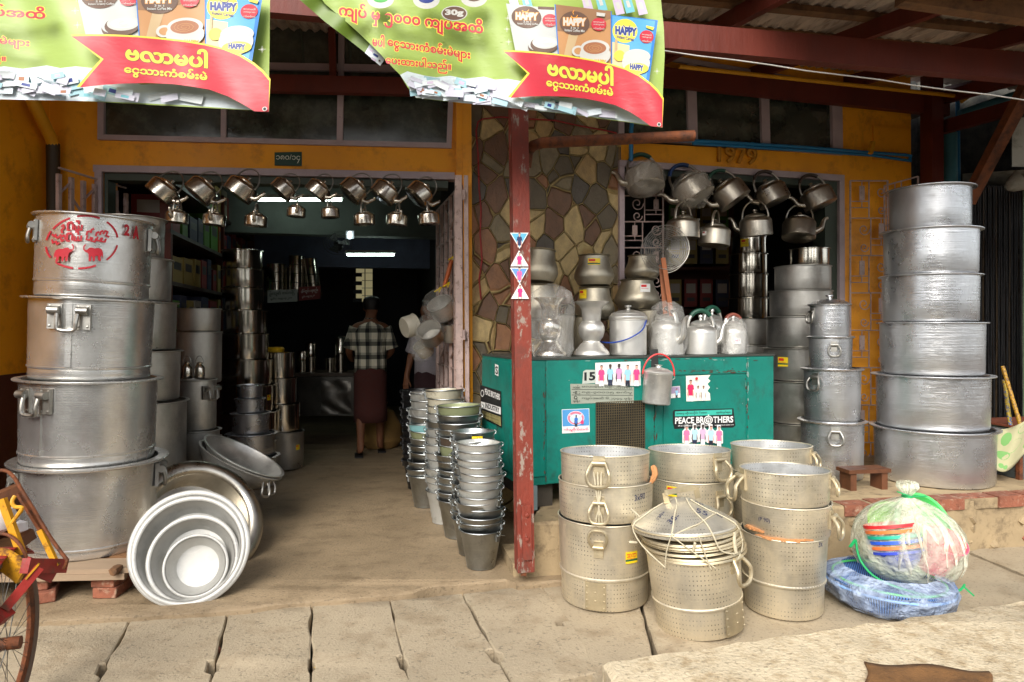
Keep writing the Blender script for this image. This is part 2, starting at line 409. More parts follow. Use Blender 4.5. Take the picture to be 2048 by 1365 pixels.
for i in range(6):
    g = 2.2 if i in (1, 2) else 1.2
    gr = 3.5 if i in (1, 4) else g
    chip = [(BOT[i+1][0]-gr, BOT[i+1][1])]
    mid = lerp(TOP[i+1], BOT[i+1], .46); m2 = lerp(TOP[i+1], BOT[i+1], .6); m3 = lerp(TOP[i+1], BOT[i+1], .74)
    right = [(TOP[i+1][0]-g, TOP[i+1][1]), (mid[0]-g, mid[1]), (m2[0]-g, m2[1]-5), (m2[0]-(13,15,6,13,19,4)[i], m2[1]-2), (m3[0]-(11,16,6,11,15,4)[i], m3[1]-2), (m3[0]-g, m3[1]+3)] + chip
    if i == 5: right = [(TOP[6][0]-2, TOP[6][1]), (1141,1241), (1112,1243), (1114,1252), (1150,1254), (BOT[6][0]-2, BOT[6][1])]
    lm = lerp(TOP[i], BOT[i], .62); lm2 = lerp(TOP[i], BOT[i], .72)
    left = [(BOT[i][0]+g, BOT[i][1])] + ([(lm2[0]+g, lm2[1]+2), (lm2[0]+(0,5,9,7,6,9)[i], lm2[1]-1), (lm[0]+(0,5,12,7,6,15)[i], lm[1]+3), (lm[0]+g, lm[1]-3)] if i else []) + [(TOP[i][0]+g, TOP[i][1])]
    slab('paving_slab', [gp(*p) for p in right + left], -.11, 0, slab_m, .007, i, .006)
slab('paving_slab', [gp(*p) for p in [(1200,1375),(1083,1170),(1130,1160),(1270,1165),(1330,1400)]], -.11, -.002, slab_m, .006, 11, .006)
slab('paving_slab', [gp(*p) for p in [(1336,1392),(1274,1165),(1640,1120),(1900,1290),(1800,1380)]], -.11, 0, slab_m, .006, 12, .006)
slab('paving_slab', [gp(*p) for p in [(1905,1290),(1646,1120),(1925,1103),(2200,1215),(2200,1330)]], -.11, -.001, slab_m, .006, 13, .008)
slab('paving_slab', [gp(*p) for p in [(1932,1101),(2260,1062),(2560,1150),(2206,1213)]], -.11, .004, slab_m, .006, 14, .008)
# shop floor, its worn lip, and rubble in the gap before the slabs
FL = [(-60,1242),(120,1239),(262,1231),(420,1222),(507,1215),(568,1205),(671,1199),(760,1190),(824,1184),(867,1171),(940,1166),(1013,1160),(1036,1170)]
ZF = .03
slab('shop_floor', [gp(x, y, ZF) for x, y in FL] + [(.30,3.75),(.25,4.5),(.3,5.0),(.5,12),(-6,12)], -.1, ZF, conc_floor, .006, 3, .01, .05)
slab('alley_ground', [(-8.2,2.9),(-2.6,2.95),(-2.5,3.4),(-2.9,4.9),(-8.2,4.6)], -.1, .012, slab_m, .006, 5)
for k, (x, y, s) in enumerate([(208,1330,9),(432,1302,13),(455,1298,8),(612,1290,9),(634,1294,8),(806,1276,9),(790,1283,8),(948,1250,11),(975,1262,14),(985,1272,11),(925,1190,7),(330,1240,6)] + [(290+44*q+17*math.sin(q*3.3), 1230-3.4*q+4*math.sin(q*5), 2.4+1.6*abs(math.sin(q*2.1))) for q in range(16)]):
    p = G(x, y, -.03); r = s * p.y / F * .8; rr = random.Random(k)
    mb = MB(); mb.lathe([(0,-r*.7),(r*.8,-r*.5),(r,0),(r*.7,r*.55),(0,r*.6)], 7, rw=lambda a, z, rr=rr: rr.uniform(.75,1.15))
    props(mb.build('rubble_chunk', brick_m if k in (1,4,5,8,9) else ledge_m, angle=20), ['small broken chunk of rubble wedged in the gap between paving slabs','small broken chunk of red brick wedged in the gap between paving slabs'][k in (1,4,5,8,9)], 'rubble', 'rubble in the paving gaps').location = p
# terrace / plinth on the right with its brick edge
ta = gp(1052,1166); tb = gp(2420,1068); ux, uy = tb[0]-ta[0], tb[1]-ta[1]; L = math.hypot(ux, uy); ux /= L; uy /= L
ZT = .33
slab('terrace', [ta, (ta[0]+ux*1.9, ta[1]+uy*1.9), (ta[0]+ux*L, ta[1]+uy*L), (7, 12), (.45, 12), (.42,5.2), (.28,4.6)], -.1, ZT, ledge_m, .012, 21, .015, .07)
def tpt(s, d, z): return Vector((ta[0] + ux*s - uy*d, ta[1] + uy*s + ux*d, z))
hz = Matrix.Rotation(math.atan2(uy, ux), 4, 'Z')
mb = MB(); rr = random.Random(4); s_ = 1.98
while s_ < L - .2:
    w_ = rr.uniform(.19, .235); a = tpt(s_, -.016 + rr.uniform(-.008,.006), 0)
    T = Matrix.Translation((a.x, a.y, ZT - .062)) @ hz; mb.box(0, w_*rr.choice((1,1,.96,.9)), rr.uniform(0,.02), .13, 0, .066 + rr.uniform(0,.006), T=T @ Matrix.Rotation(rr.uniform(-.03,.03), 4, 'Z')); s_ += w_ + .012
struct(mb.build('terrace_brick_edge', brick_m)); mb = MB(); a = tpt(1.98, -.004, 0); mb.box(0, L - 2.2, 0, .13, ZT - .064, ZT + .001, T=Matrix.Translation((a.x, a.y, 0)) @ hz); struct(mb.build('terrace_brick_mortar', ledge_m))
mb = MB()
for k in range(70):
    s_ = rr.uniform(1.95, L - .2); z = rr.uniform(.0, .25); r = rr.uniform(.012, .05)
    T = Matrix.Translation(tpt(s_, .02, z)) @ Euler((rr.uniform(0,6), rr.uniform(0,6), 0)).to_matrix().to_4x4()
    mb.lathe([(0,-r*.6),(r*.9,-r*.4),(r,.1*r),(r*.6,r*.5),(0,r*.55)], 6, int(rr.random() < .2), T, rw=lambda a, z: rr.uniform(.7,1.2))
struct(mb.build('crumbled_masonry', [ledge_m, brick_m], angle=15))
# plinth corner under the red post and grey patch
mb = MB(); p = gp(1030,1164); T = Matrix.Translation((p[0], p[1], 0)) @ Matrix.Rotation(.2, 4, 'Z')
mb.box(-.01, .14, 0, .35, -.1, .10, 0, T); struct(mb.build('post_footing', ledge_m))
# raised kerb slab in the foreground
k1 = G(1205,1322,.14); k2 = G(2300,1160,.14)
slab('kerb_slab', [(k1.x, k1.y), (k2.x, k2.y), (3.6, .6), (.42, 1.7), (k1.x+.015, k1.y-.2)], -.12, .14, kerb_m, .012, 31, .02, .08)
# ------------------------------------------------------------------ the shop building
shop = thing('shop_building', 'ochre yellow shop front with dark open interior and stone clad pier', 'building', (0, 5, 0))
mb = MB(); Q = mb.quad
Q(DOOR, [(-40,1060),(207,1060),(207,20),(-40,20)], .22)
Q(DOOR, [(207,333),(903,348),(903,296),(207,279)], .22)
Q(DOOR, [(903,350),(925,350),(925,60),(903,60)], .22, .0)
Q(DOOR, [(925,1040),(946,1040),(941,60),(925,60)], .30, .06)
Q(DOOR, [(912,640),(925,640),(925,60),(912,60)], .05, .05)
Q(RIGHT, [(1238,326),(1680,356),(1680,310),(1238,284)], .22)
Q(RIGHT, [(1680,1000),(1826,1000),(1821,120),(1680,120)], .22)
Q(RIGHT, [(1240,130),(1680,180),(1680,60),(1240,30)], .22)
mb.build('wall', yellow, shop, True)
mb = MB()
for dx in (0, 1):   # raised plaster patch and bracket
    pass
mb.quad(RIGHT, [(1745,320),(1818,325),(1818,258),(1745,252)], .02, .012); mb.build('plaster_patch', yellow, shop, True)
MB().quad(STONE, [(946,1060),(1242,1060),(1242,60),(942,60)], .25).build('wall_cladding', stone_mat(), shop, True)
def framework(name, pl, outer, ths, mul, pane_m, dep=.06, off=.025):
    """outer: 4 photo corners TL,TR,BR,BL ; mul: list of (x_top, x_bottom, half) ; ths: (top,right,bottom,left) widths"""
    (a, bb, c, d) = outer; t, r, bo, l = ths; mb = MB()
    mb.quad(pl, [(a[0],a[1]+t),(bb[0],bb[1]+t),bb,a], dep, off); mb.quad(pl, [d,c,(c[0],c[1]-bo),(d[0],d[1]-bo)], dep, off)
    mb.quad(pl, [(d[0],d[1]-bo),(d[0]+l,d[1]-bo),(a[0]+l,a[1]+t),(a[0],a[1]+t)], dep, off); mb.quad(pl, [(c[0]-r,c[1]-bo),(c[0],c[1]-bo),(bb[0],bb[1]+t),(bb[0]-r,bb[1]+t)], dep, off)
    def at(x, top):
        q = (x - a[0]) / (bb[0] - a[0]); return a[1] + t + (bb[1]-a[1])*q if top else d[1] - bo + (c[1]-d[1])*q
    for x0, x1, h in mul: mb.quad(pl, [(x1-h,at(x1,0)),(x1+h,at(x1,0)),(x0+h,at(x0,1)),(x0-h,at(x0,1))], dep - .004, off - .004)
    fr = mb.build('window_frame' if pane_m else name, lilac, None)
    return fr, mb
def window(pl, outer, ths, mul, trans=None):
    wn = thing('window', None, None, (0,0,0)); wn.parent = shop; wn.matrix_parent_inverse = Matrix.Translation(-shop.location)
    fr, mb = framework('window', pl, outer, ths, mul, True)
    fr.name = 'frame'; fr.parent = wn
    if trans:
        m2 = MB()
        for y0, y1, hh, x0, x1 in trans: m2.quad(pl, [(x0,y0+hh),(x1,y1+hh),(x1,y1-hh),(x0,y0-hh)], .05, .018)
        o = m2.build('transom', lilac, wn)
    (a, bb, c, d) = outer
    xs = [a[0]] + [m_[0] for m_ in mul] + [bb[0]]
    for i in range(len(xs) - 1):
        q0 = (xs[i]-a[0])/(bb[0]-a[0]); q1 = (xs[i+1]-a[0])/(bb[0]-a[0])
        MB().quad(pl, [(xs[i],d[1]+(c[1]-d[1])*q0-2),(xs[i+1],d[1]+(c[1]-d[1])*q1-2),(xs[i+1],a[1]+(bb[1]-a[1])*q1+2),(xs[i],a[1]+(bb[1]-a[1])*q0+2)], .006, -.008).build('pane', glass_dark, wn)
    return wn
window(DOOR, [(200,20),(912,40),(903,298),(198,281)], (10,10,10,12), [(450,448,5),(684,680,6)], [(128,141,7,212,900)])
window(RIGHT, [(1236,96),(1680,172),(1682,312),(1236,276)], (10,20,7,10), [(1380,1384,9),(1526,1530,8)])
# black louvre slats seen in the upper left window
mb = MB()
for k in range(7): MB().quad(DOOR, [(225+k*95,126),(229+k*95,126),(222+k*95,30),(218+k*95,30)], .01, .004).build('louvre_bar', darkgreen, shop, True)
mb = MB()
mb.quad(DOOR, [(190,345),(909,361),(909,347),(190,332)], .1, .03); mb.quad(DOOR, [(190,1050),(207,1050),(207,345),(193,345)], .1, .03); 
mb.build('door_frame', lilac, shop, True)
mb = MB(); mb.quad(DOOR, [(209,360),(896,376),(896,362),(209,346)], .12, .0); mb.quad(DOOR, [(209,1050),(216,1050),(216,360),(209,360)], .12, 0); mb.build('inner_door_frame', darkgreen, shop, True)
mb = MB()
mb.quad(RIGHT, [(1236,334),(1684,364),(1684,352),(1236,322)], .1, .03); mb.quad(RIGHT, [(1236,900),(1246,900),(1246,335),(1236,335)], .1, .03); mb.quad(RIGHT, [(1675,940),(1686,940),(1684,364),(1674,364)], .1, .03)
mb.build('opening_frame', lilac, shop, True)
mb = MB(); mb.quad(RIGHT, [(1246,346),(1674,376),(1674,363),(1246,335)], .12, 0); mb.quad(RIGHT, [(1652,940),(1674,940),(1674,376),(1650,376)], .15, 0); mb.build('inner_opening_frame', darkgreen, shop, True)
# year in raised plaster
ar = Art(12)
y9 = mat('ochre_relief', (186,122,12), .6, 0, .1, 5)
ar.text('1979', (1433,325), (1511,332), 34, y9, .02)
me_fn = lambda x, y, l: RIGHT.W(x, y, .018)
yo = ar.build('year_relief', me_fn, shop); yo.modifiers.new('s', 'SOLIDIFY').thickness = .018; yo.modifiers['s'].offset = 0
# interior, turned like the facade
A = .2; uv_ = Vector((math.cos(A), math.sin(A), 0)); vv_ = Vector((-math.sin(A), math.cos(A), 0))
O = Vector((-.446, 5.12, 0))
def R3(s, d, z): return O + uv_*s + vv_*d + Vector((0,0,z))
def rbox(mb, s0, s1, d0, d1, z0, z1, m=0): mb.hexa([R3(s0,d0,z0),R3(s1,d0,z0),R3(s1,d0,z1),R3(s0,d0,z1),R3(s0,d1,z0),R3(s1,d1,z0),R3(s1,d1,z1),R3(s0,d1,z1)], m)
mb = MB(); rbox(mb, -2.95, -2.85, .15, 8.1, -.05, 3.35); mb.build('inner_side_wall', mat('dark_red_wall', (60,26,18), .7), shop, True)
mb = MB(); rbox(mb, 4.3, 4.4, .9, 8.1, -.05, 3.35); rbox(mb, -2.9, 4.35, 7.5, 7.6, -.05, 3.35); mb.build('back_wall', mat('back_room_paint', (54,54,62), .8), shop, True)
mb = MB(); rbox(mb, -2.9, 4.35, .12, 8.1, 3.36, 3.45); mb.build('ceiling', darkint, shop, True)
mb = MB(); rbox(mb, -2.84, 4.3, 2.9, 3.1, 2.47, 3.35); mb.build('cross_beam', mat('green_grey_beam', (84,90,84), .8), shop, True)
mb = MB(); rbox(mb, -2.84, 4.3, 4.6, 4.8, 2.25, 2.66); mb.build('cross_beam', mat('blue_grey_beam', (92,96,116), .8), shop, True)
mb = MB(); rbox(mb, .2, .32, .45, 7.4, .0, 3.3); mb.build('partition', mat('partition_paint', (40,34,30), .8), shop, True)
# far window with warm light between glass louvres
wl = flat('lit_far_window', (238,224,170), .5, .10)
mb = MB(); p0 = W(738,604,11.2); p1 = W(745,530,11.2)
mb.add([W(712,604,11.2), W(745,604,11.2), W(745,533,11.2), W(712,533,11.2)], [(0,1,2,3)], 0, False); mb.build('far_window', wl, shop, True)
mb = MB()
for k in range(5): y = 527 + k*17; mb.hexa([W(706,y+10,11.1),W(724,y+10,11.1),W(724,y+2,11.1),W(706,y+2,11.1),W(706,y+10,11.15),W(724,y+10,11.15),W(724,y+2,11.15),W(706,y+2,11.15)])
for x in (729, ): mb.hexa([W(x,606,11.1),W(x+2,606,11.1),W(x+2,530,11.1),W(x,530,11.1),W(x,606,11.15),W(x+2,606,11.15),W(x+2,530,11.15),W(x,530,11.15)])
for k in range(4): y = 546 + k*15; mb.hexa([W(724,y+1,11.1),W(745,y+1,11.1),W(745,y,11.1),W(724,y,11.1),W(724,y+1,11.12),W(745,y+1,11.12),W(745,y,11.12),W(724,y,11.12)])
mb.build('far_window_louvre', darkint, shop, True)
# left side wall of the lot
mb = MB(); c0 = DOOR.W(-20, 655); 
def lw(x0, y0, x1, y1, z0, z1, m): mb.hexa([Vector((x0-.2,y0,z0)),Vector((x0,y0,z0)),Vector((x0,y0,z1)),Vector((x0-.2,y0,z1)),Vector((x1-.2,y1,z0)),Vector((x1,y1,z0)),Vector((x1,y1,z1)),Vector((x1-.2,y1,z1))], m)
cl = DOOR.W(98, 655); lw(cl.x+.18, 2.4, cl.x, cl.y+.05, 1.12, 3.4, 0); lw(cl.x+.186, 2.4, cl.x+.006, cl.y+.05, -.1, 1.12, 1)
sw = mb.build('side_wall', [yellow, maroon]); props(sw, 'yellow side wall with maroon lower half behind the tallest pot stack', 'wall')
# ------------------------------------------------------------------ canopy roof
can = thing('canopy_roof', 'tin canopy on red timber beams and rafters over the shop front', 'canopy', (0, 4, 2.9))
def rz(p): return 3.50 - .165 * (5.25 + .19*(p[0]) - p[1])       # roof height, falling towards the street
def ru(x, y, dz=0): return Vector((x, y, rz((x, y)) + dz))
mb = MB(); d = Vector((-.2, 1)).normalized(); uu = Vector((d.y, -d.x)); nu = 560; v = []
base = Vector((0, 5.25))
for j in (0, 1):
    for i in range(nu + 1):
        s_ = -5 + 11.5 * i / nu; q = base + uu*s_ - d*((2.02 if s_ < .86 else 3.0) * j - .12); v.append(Vector((q.x, q.y, rz((q.x, q.y)) + .09 + .014*math.sin(s_*2*PI/.076))))
mb.add(v, [(i, i+1, nu+2+i, nu+1+i) for i in range(nu)]); mb.build('roof_sheet', roof_m, can, True)
mb = MB()
for k, (t0, lab) in enumerate([(-4.6,0),(-3.4,0),(-2.2,0),(-1.0,0),(.15,0),(1.05,0),(1.95,0),(2.85,0),(3.9,0),(5,0)]):
    q0 = base + uu*t0; q1 = q0 - d*(1.95 if t0 < .86 else 2.95)
    r_ = MB(); r_.beam(ru(q0.x, q0.y, -.02), ru(q1.x, q1.y, -.005), .05, .10); r_.build('rafter', redwood, can, True)
for k, dd in enumerate((.5, 1.0, 1.5)):
    q0 = base + uu*(-5) - d*dd; q1 = base + uu*6.4 - d*dd
    r_ = MB(); r_.beam(ru(q0.x, q0.y, .058), ru(q1.x, q1.y, .058), .07, .035); r_.build('purlin', oldwood, can, True)
b1 = Plane(W(1325,65,3.58).x, 3.58, .2)
r_ = MB(); r_.quad(b1, [(200,-6),(2200,174),(2200,118),(200,-54)], .07, 0); r_.build('front_beam', redwood, can, True)
r_ = MB(); r_.quad(DOOR, [(-60,180),(940,202),(940,170),(-60,146)], .06, .12); r_.quad(RIGHT, [(1228,170),(1880,238),(1880,196),(1228,136)], .06, .10); r_.build('wall_beam', redwood, can, True)
r_ = MB(); r_.beam(W(1800,-14,3.42), W(2300,60,3.66), .07, .12); r_.build('eave_timber', oldwood, can, True)
r_ = MB(); r_.quad(DOOR, [(663,170),(676,170),(672,30),(659,30)], .06, .1); r_.build('short_strut', redwood, can, True)
r_ = MB(); r_.beam(RIGHT.W(1842,1000,.12), RIGHT.W(1840,150,.12), .12, .12); r_.beam(RIGHT.W(1862,1000,.05), RIGHT.W(1861,150,.05), .05, .1); r_.build('wall_post', redwood, can, True)
r_ = MB(); r_.beam(RIGHT.W(1866,262,.1), W(2120,190,5.0), .06, .11); r_.beam(RIGHT.W(1866,205,.12), W(2120,130,4.6), .06, .10); r_.build('tie_beam', redwood, can, True)
r_ = MB(); r_.beam(W(1935,405,5.35), W(2062,160,4.75), .09, .07); r_.build('diagonal_brace', mat('orange_brown_timber', (120,66,34), .7, 0, .3, 4, .2, 30, (64,36,22), (.45,.65)), can, True)
# red post
PY = 3.72
post = thing('red_post', 'chipped red timber post with football stickers holding up the canopy', 'post', (xc(1040, PY), PY, .1))
mb = MB(); T = Matrix.Rotation(.2, 4, 'Z')
pa = W(1049,1140,PY); pb = W(1034,50,PY)
chip = grime(mat('chipped_red_paint', (124,48,32), .7, 0, .25, 6, .4, 40, (142,126,114), (.56, .62), stretch=(1.6,1.6,.7)), (70,52,44), .7, 4, (.52,.66), (1,1,.5))
mb.beam(pa, pb, .092, .092, up=(-.2,1,0)); mb.build('timber', chip, post, True)
mb = MB(); mb.beam(W(1055,1120,PY-.055), W(1052,1010,PY-.055), .05, .012, up=(-.2,1,0)); 
for yy in (1030, 1079): mb.lathe([(0,.012),(.011,.009),(.013,0)], 10, T=Matrix.Translation(W(1054,yy,PY-.061)) @ Matrix.Rotation(rad(90),4,'X'))
mb.build('bracket_plate', chip, post, True)
mb = MB(); mb.beam(W(1047,1150,PY-.02), W(1050,1108,PY-.02), .04, .03); mb.build('foot_strap', rust, post, True)
# ------------------------------------------------------------------ pipes, wires, neighbour
def pipe(name, pts, r, m, label, cat): return MB().tube(pts, r, 12).build(name, m, tag=(label, cat))
ypaint = mat('yellow_pipe_paint', (214,150,14), .5, 0, .12, 8, .05)
pipe('conduit', [RIGHT.W(1322,160,.28), RIGHT.W(1500,178,.28), RIGHT.W(1700,198,.28), RIGHT.W(1862,214,.28), RIGHT.W(1882,218,.2), RIGHT.W(1905,196,.3)], .016, ypaint, 'yellow conduit running along the red beam under the canopy', 'pipe')
pipe('water_pipe', [RIGHT.W(1262,285,.05), RIGHT.W(1400,286,.05), RIGHT.W(1600,298,.05), RIGHT.W(1740,309,.05), RIGHT.W(1800,313,.05), RIGHT.W(1812,315,.05), RIGHT.W(1815,324,.02)], .013, bluepvc, 'upper blue water pipe clipped along the sill of the right window', 'pipe')
pipe('water_pipe', [RIGHT.W(1380,290,.04), RIGHT.W(1600,304,.04), RIGHT.W(1740,313,.03), RIGHT.W(1816,324,.03)], .012, bluepvc, 'lower blue water pipe sloping down beside the 1979 lettering', 'pipe')
pipe('water_pipe', [STONE.W(1259,325,.05), STONE.W(1259,265,.05), STONE.W(1262,240,.05)], .016, bluepvc, 'short vertical blue pipe left of the hanging kettles', 'pipe')
MB().beam(RIGHT.W(1728,312,.07), RIGHT.W(1733,288,.07), .03, .03).build('pipe_clamp', ypaint, tag=('yellow wooden block wedging the blue pipes against the wall', 'block'))
gut = MB(); gp_ = [W(1052,335,3.86), W(1056,305,3.84), W(1066,292,3.8), W(1085,286,3.75), W(1240,279,3.72), W(1388,272,3.75)]
gut.tube(gp_, .03, 14, cap=False); gut.build('rusty_downpipe', rust, tag=('rusty spout pipe jutting sideways from the red post', 'pipe'))
pipe('drain_pipe', [W(106,288,4.70), W(107,420,4.70), W(107,760,4.70)], .042, mat('drain_dark', (60,46,24), .6), 'dark drain pipe running down the corner of the yellow side wall', 'pipe')
pipe('drain_pipe', [W(40,150,4.35), W(62,196,4.42), W(84,240,4.55), W(103,278,4.68), W(106,292,4.70)], .04, ypaint, 'ochre painted drain pipe slanting down under the left banner', 'pipe')
pipe('drain_pipe', [RIGHT.W(1893,1000,.05), RIGHT.W(1890,270,.05)], .055, mat('grey_blue_pipe', (70,128,140), .5), 'thick grey blue drain pipe right of the red wall post', 'pipe')
pipe('drain_pipe', [RIGHT.W(1896,240,.12), RIGHT.W(1960,218,.3), RIGHT.W(2030,196,.5)], .05, mat('grey_blue_pipe', (70,128,140), .5), 'blue drain pipe sloping up under the canopy at far right', 'pipe')
pipe('water_pipe', [RIGHT.W(1917,1000,.02), RIGHT.W(1912,290,.02), RIGHT.W(1905,200,.05)], .017, bluepvc, 'thin blue pipe beside the thick grey blue drain pipe', 'pipe')
wr = mat('galvanised_wire', (190,186,180), .4, .6)
pipe('overhead_wire', [W(1250,95,3.5)] + [W(1322 + 73*k, 101 + 10*k + 1.2*math.sin(k*1.9), 3.5) for k in range(11)], .0035, wr, 'thin pale wire strung across below the canopy beam', 'wire')
pipe('red_cable', [STONE.W(x, y, .02) for x, y in [(1232,268),(1205,262),(1150,252),(1110,243),(1060,240),(1000,236),(965,240),(956,246),(952,265),(956,310),(957,340),(958,380),(962,420),(960,470),(964,520),(958,560),(962,600)]], .006, mat('red_cable_skin', (150,24,24), .5), 'red cable stapled over the stone clad pier', 'cable')
nb = thing('neighbour_stall', 'grey concrete neighbouring stall with dark hanging bead curtain', 'building', (4, 6, 0))
mb = MB(); NY = 6.35
mb.hexa([W(1835,1010,NY),W(2600,1010,NY),W(2600,100,NY),W(1835,100,NY)] + [W(1835,1010,NY)+Vector((0,.2,0)),W(2600,1010,NY)+Vector((0,.2,0)),W(2600,100,NY)+Vector((0,.2,0)),W(1835,100,NY)+Vector((0,.2,0))]); mb.build('wall', mat('grimy_grey_wall', (74,72,64), .85, 0, .35, 2.5, .4, 20, (30,30,28), (.4,.6)), nb, True)
mb = MB(); cm = mat('stall_concrete', (150,148,138), .8, 0, .2, 3, .3, 30, (100,98,88), (.5,.7))
mb.hexa([W(1925,372,5.9),W(2500,372,5.9),W(2500,310,5.2),W(1925,348,6.0)]+[W(1925,372,6.3),W(2500,372,6.3),W(2500,318,6.3),W(1925,348,6.3)])
mb.hexa([W(2024,334,5.0),W(2400,334,5.0),W(2400,226,5.0),W(2024,236,5.0),W(2024,334,5.9),W(2400,334,5.9),W(2400,226,5.9),W(2024,236,5.9)]); mb.build('concrete_hood', cm, nb, True)
mb = MB(); rr = random.Random(3)
for k in range(64):
    x = 1932 + k*1.75; z0 = 372; z1 = rr.uniform(880, 930); pts = [W(x + .8*math.sin(j*1.3+k), z0 + (z1-z0)*j/7, 5.85 + .05*math.sin(k*2.1)) for j in range(8)]
    mb.tube(pts, .0075, 4, int(k % 5 == 0))
mb.build('bead_curtain', [black_m, mat('dark_bead', (54,42,26), .3)], nb, True)
mb = MB(); mb.hexa([W(2046,920,5.6),W(2070,920,5.6),W(2070,372,5.6),W(2046,372,5.6),W(2046,920,5.7),W(2070,920,5.7),W(2070,372,5.7),W(2046,372,5.7)]); mb.build('stall_post', mat('dull_green', (70,92,60), .6), nb, True)
mb = MB(); mb.lathe([(.02,0),(.05,.03),(.09,.12)], 16, T=Matrix.Translation(W(2012,378,5.4)) @ Euler((rad(-60),0,rad(-120))).to_matrix().to_4x4()); mb.build('lamp_shade', cm, nb, True)
# street opposite: never in frame, only mirrored in the metal
for k, (x0, x1, h, c) in enumerate([(-30,-13,3.2,(196,188,170)),(-12.4,-8,8,(60,58,50)),(-7.4,-4.6,3.6,(220,214,200)),(-3.6,-1.6,8,(52,60,46)),(-1.2,.8,3.4,(226,220,206)),(1.6,4.2,7.5,(66,62,56)),(5,7.6,3.2,(216,208,190)),(8.6,13,8,(58,66,52)),(14,34,3.6,(190,180,164))]):
    mb = MB(); mb.box(x0, x1, -17, -13, -.12, h)
    struct(mb.build('street_frontage', mat('opposite_wall_%d' % k if False else 'opposite_wall' + 'abcdefghi'[k], c, .8, 0, .1, .4)))
# ------------------------------------------------------------------ metals
alu_old = metal('worn_aluminium', (224,223,219), .25, .5, (150,143,132), .5, .2, .07, sscale=2.0, met=.85, cv=.26)
alu_spun = metal('spun_aluminium', (212,213,215), .26, .7, (170,168,166), .3, .4, .05, sscale=2, met=.88)
alu_grey = metal('grey_aluminium', (190,187,180), .36, .6, (120,110,98), .4, .3, .06, met=.9)
alu_matte = metal('satin_aluminium', (212,210,204), .38, .35, None, .4, .12, .04, met=.8)
alu_cast = metal('cast_aluminium', (170,168,162), .45, 0, (120,112,100), .4, 0, .2, sscale=18)
alu_pot = metal('beaten_aluminium', (176,168,150), .46, .2, (112,102,84), .5, .1, .5)
steel = metal('polished_steel', (206,200,188), .13, .55, None, .3, .1, .08, scratch=False, cv=.12)
steel_k = metal('kettle_steel', (208,200,186), .2, .6, None, .3, .12, .02, scratch=False, cv=.08)
gold = metal('golden_anodised_tin', (220,209,184), .4, .45, (164,160,154), .6, .3, .2, dots=58, sscale=3.5, met=.72)
gold_in = metal('strainer_inside', (200,200,198), .42, .3, (150,150,150), .4, .2, .1, dots=58, met=.75)
gold_plain = metal('golden_tin', (196,182,150), .4, .4, (130,122,112), .5, .25, .15, met=.72)
galv = metal('galvanised_tin', (168,172,172), .36, .4, (110,112,110), .5, .2, .2, sscale=6)
pale_tin = mat('pale_zinc_tin', (196,196,190), .5, .55, .12, 5, .1, 30, (150,148,138), (.55,.75))
cream_tin = mat('dusty_cream_tin', (214,208,186), .6, .3, .12, 6, .1, 30, (140,130,108), (.55,.75))
green_tin = mat('olive_tin', (150,156,118), .55, .3, .12, 6, .1, 30)
cyan_tin = mat('pale_blue_tin', (150,206,210), .5, .2, .1, 6, .1, 30)
brown_tin = mat('brown_tin', (86,72,60), .55, .3, .2, 6, .1, 30)
wood_d = mat('dark_wood', (98,58,32), .6, 0, .3, 5, .2, 40, (60,34,20), (.5,.7), stretch=(1,1,.4))
card = mat('brown_cardboard', (188,132,84), .85, 0, .2, 8, .2, 50)
twine = mat('white_twine', (190,180,154), .8, 0, .15, 30, .2, 80)
stk_y = flat('sticker_yellow', (232,200,30)); stk_r = flat('sticker_red', (206,40,40)); stk_w = flat('sticker_white', (232,230,226)); stk_g = flat('sticker_green', (20,90,60)); ink = flat('ink_blue', (40,48,84)); blk = flat('print_black', (24,24,26))
TC = Matrix.Translation
def camang(px): return math.atan2(-1, -(px - CX) / F)
def bent(pts, T=None, r=.006, n=8, steps=4):   # smooth path through points
    P = [Vector(p) for p in pts]; out = []
    for i in range(len(P) - 1):
        a, b_, c, d_ = P[max(i-1,0)], P[i], P[i+1], P[min(i+2,len(P)-1)]
        for k in range(steps):
            t = k / steps; out.append(.5*((2*b_) + (c-a)*t + (2*a-5*b_+4*c-d_)*t*t + (3*b_-a-3*c+d_)*t**3))
    out.append(P[-1]); return out
def clasp(par, T, s=1.0, m=None):           # two riveted plates with a hinged bail between them
    m = m or alu_cast; r = thing('handle', None, None); r.parent = par; r.matrix_local = T
    mb = MB()
    for y in (-.068, .068):
        mb.box(-.012*s, .006*s, (y-.034)*s, (y+.034)*s, -.085*s, .045*s)
        mb.tube([(.02*s,(y-.026)*s,.012*s),(.02*s,(y+.026)*s,.012*s)], .021*s, 12)
        for dy in (-.022,.022):
            for dz in (-.07,.034): mb.lathe([(0,.005*s),(.006*s,.003*s),(.007*s,0)], 8, T=TC((.006*s,(y+dy)*s,dz*s)) @ Matrix.Rotation(rad(90),4,'Y'))
    mb.build('bracket', m, r)
    mb = MB(); mb.tube(bent([(.02*s,-.05*s,.012*s),(.036*s,-.046*s,-.05*s),(.034*s,-.036*s,-.088*s),(.034*s,.036*s,-.088*s),(.036*s,.046*s,-.05*s),(.02*s,.05*s,.012*s)], steps=3), .0105*s, 8); mb.build('bail', m, r)
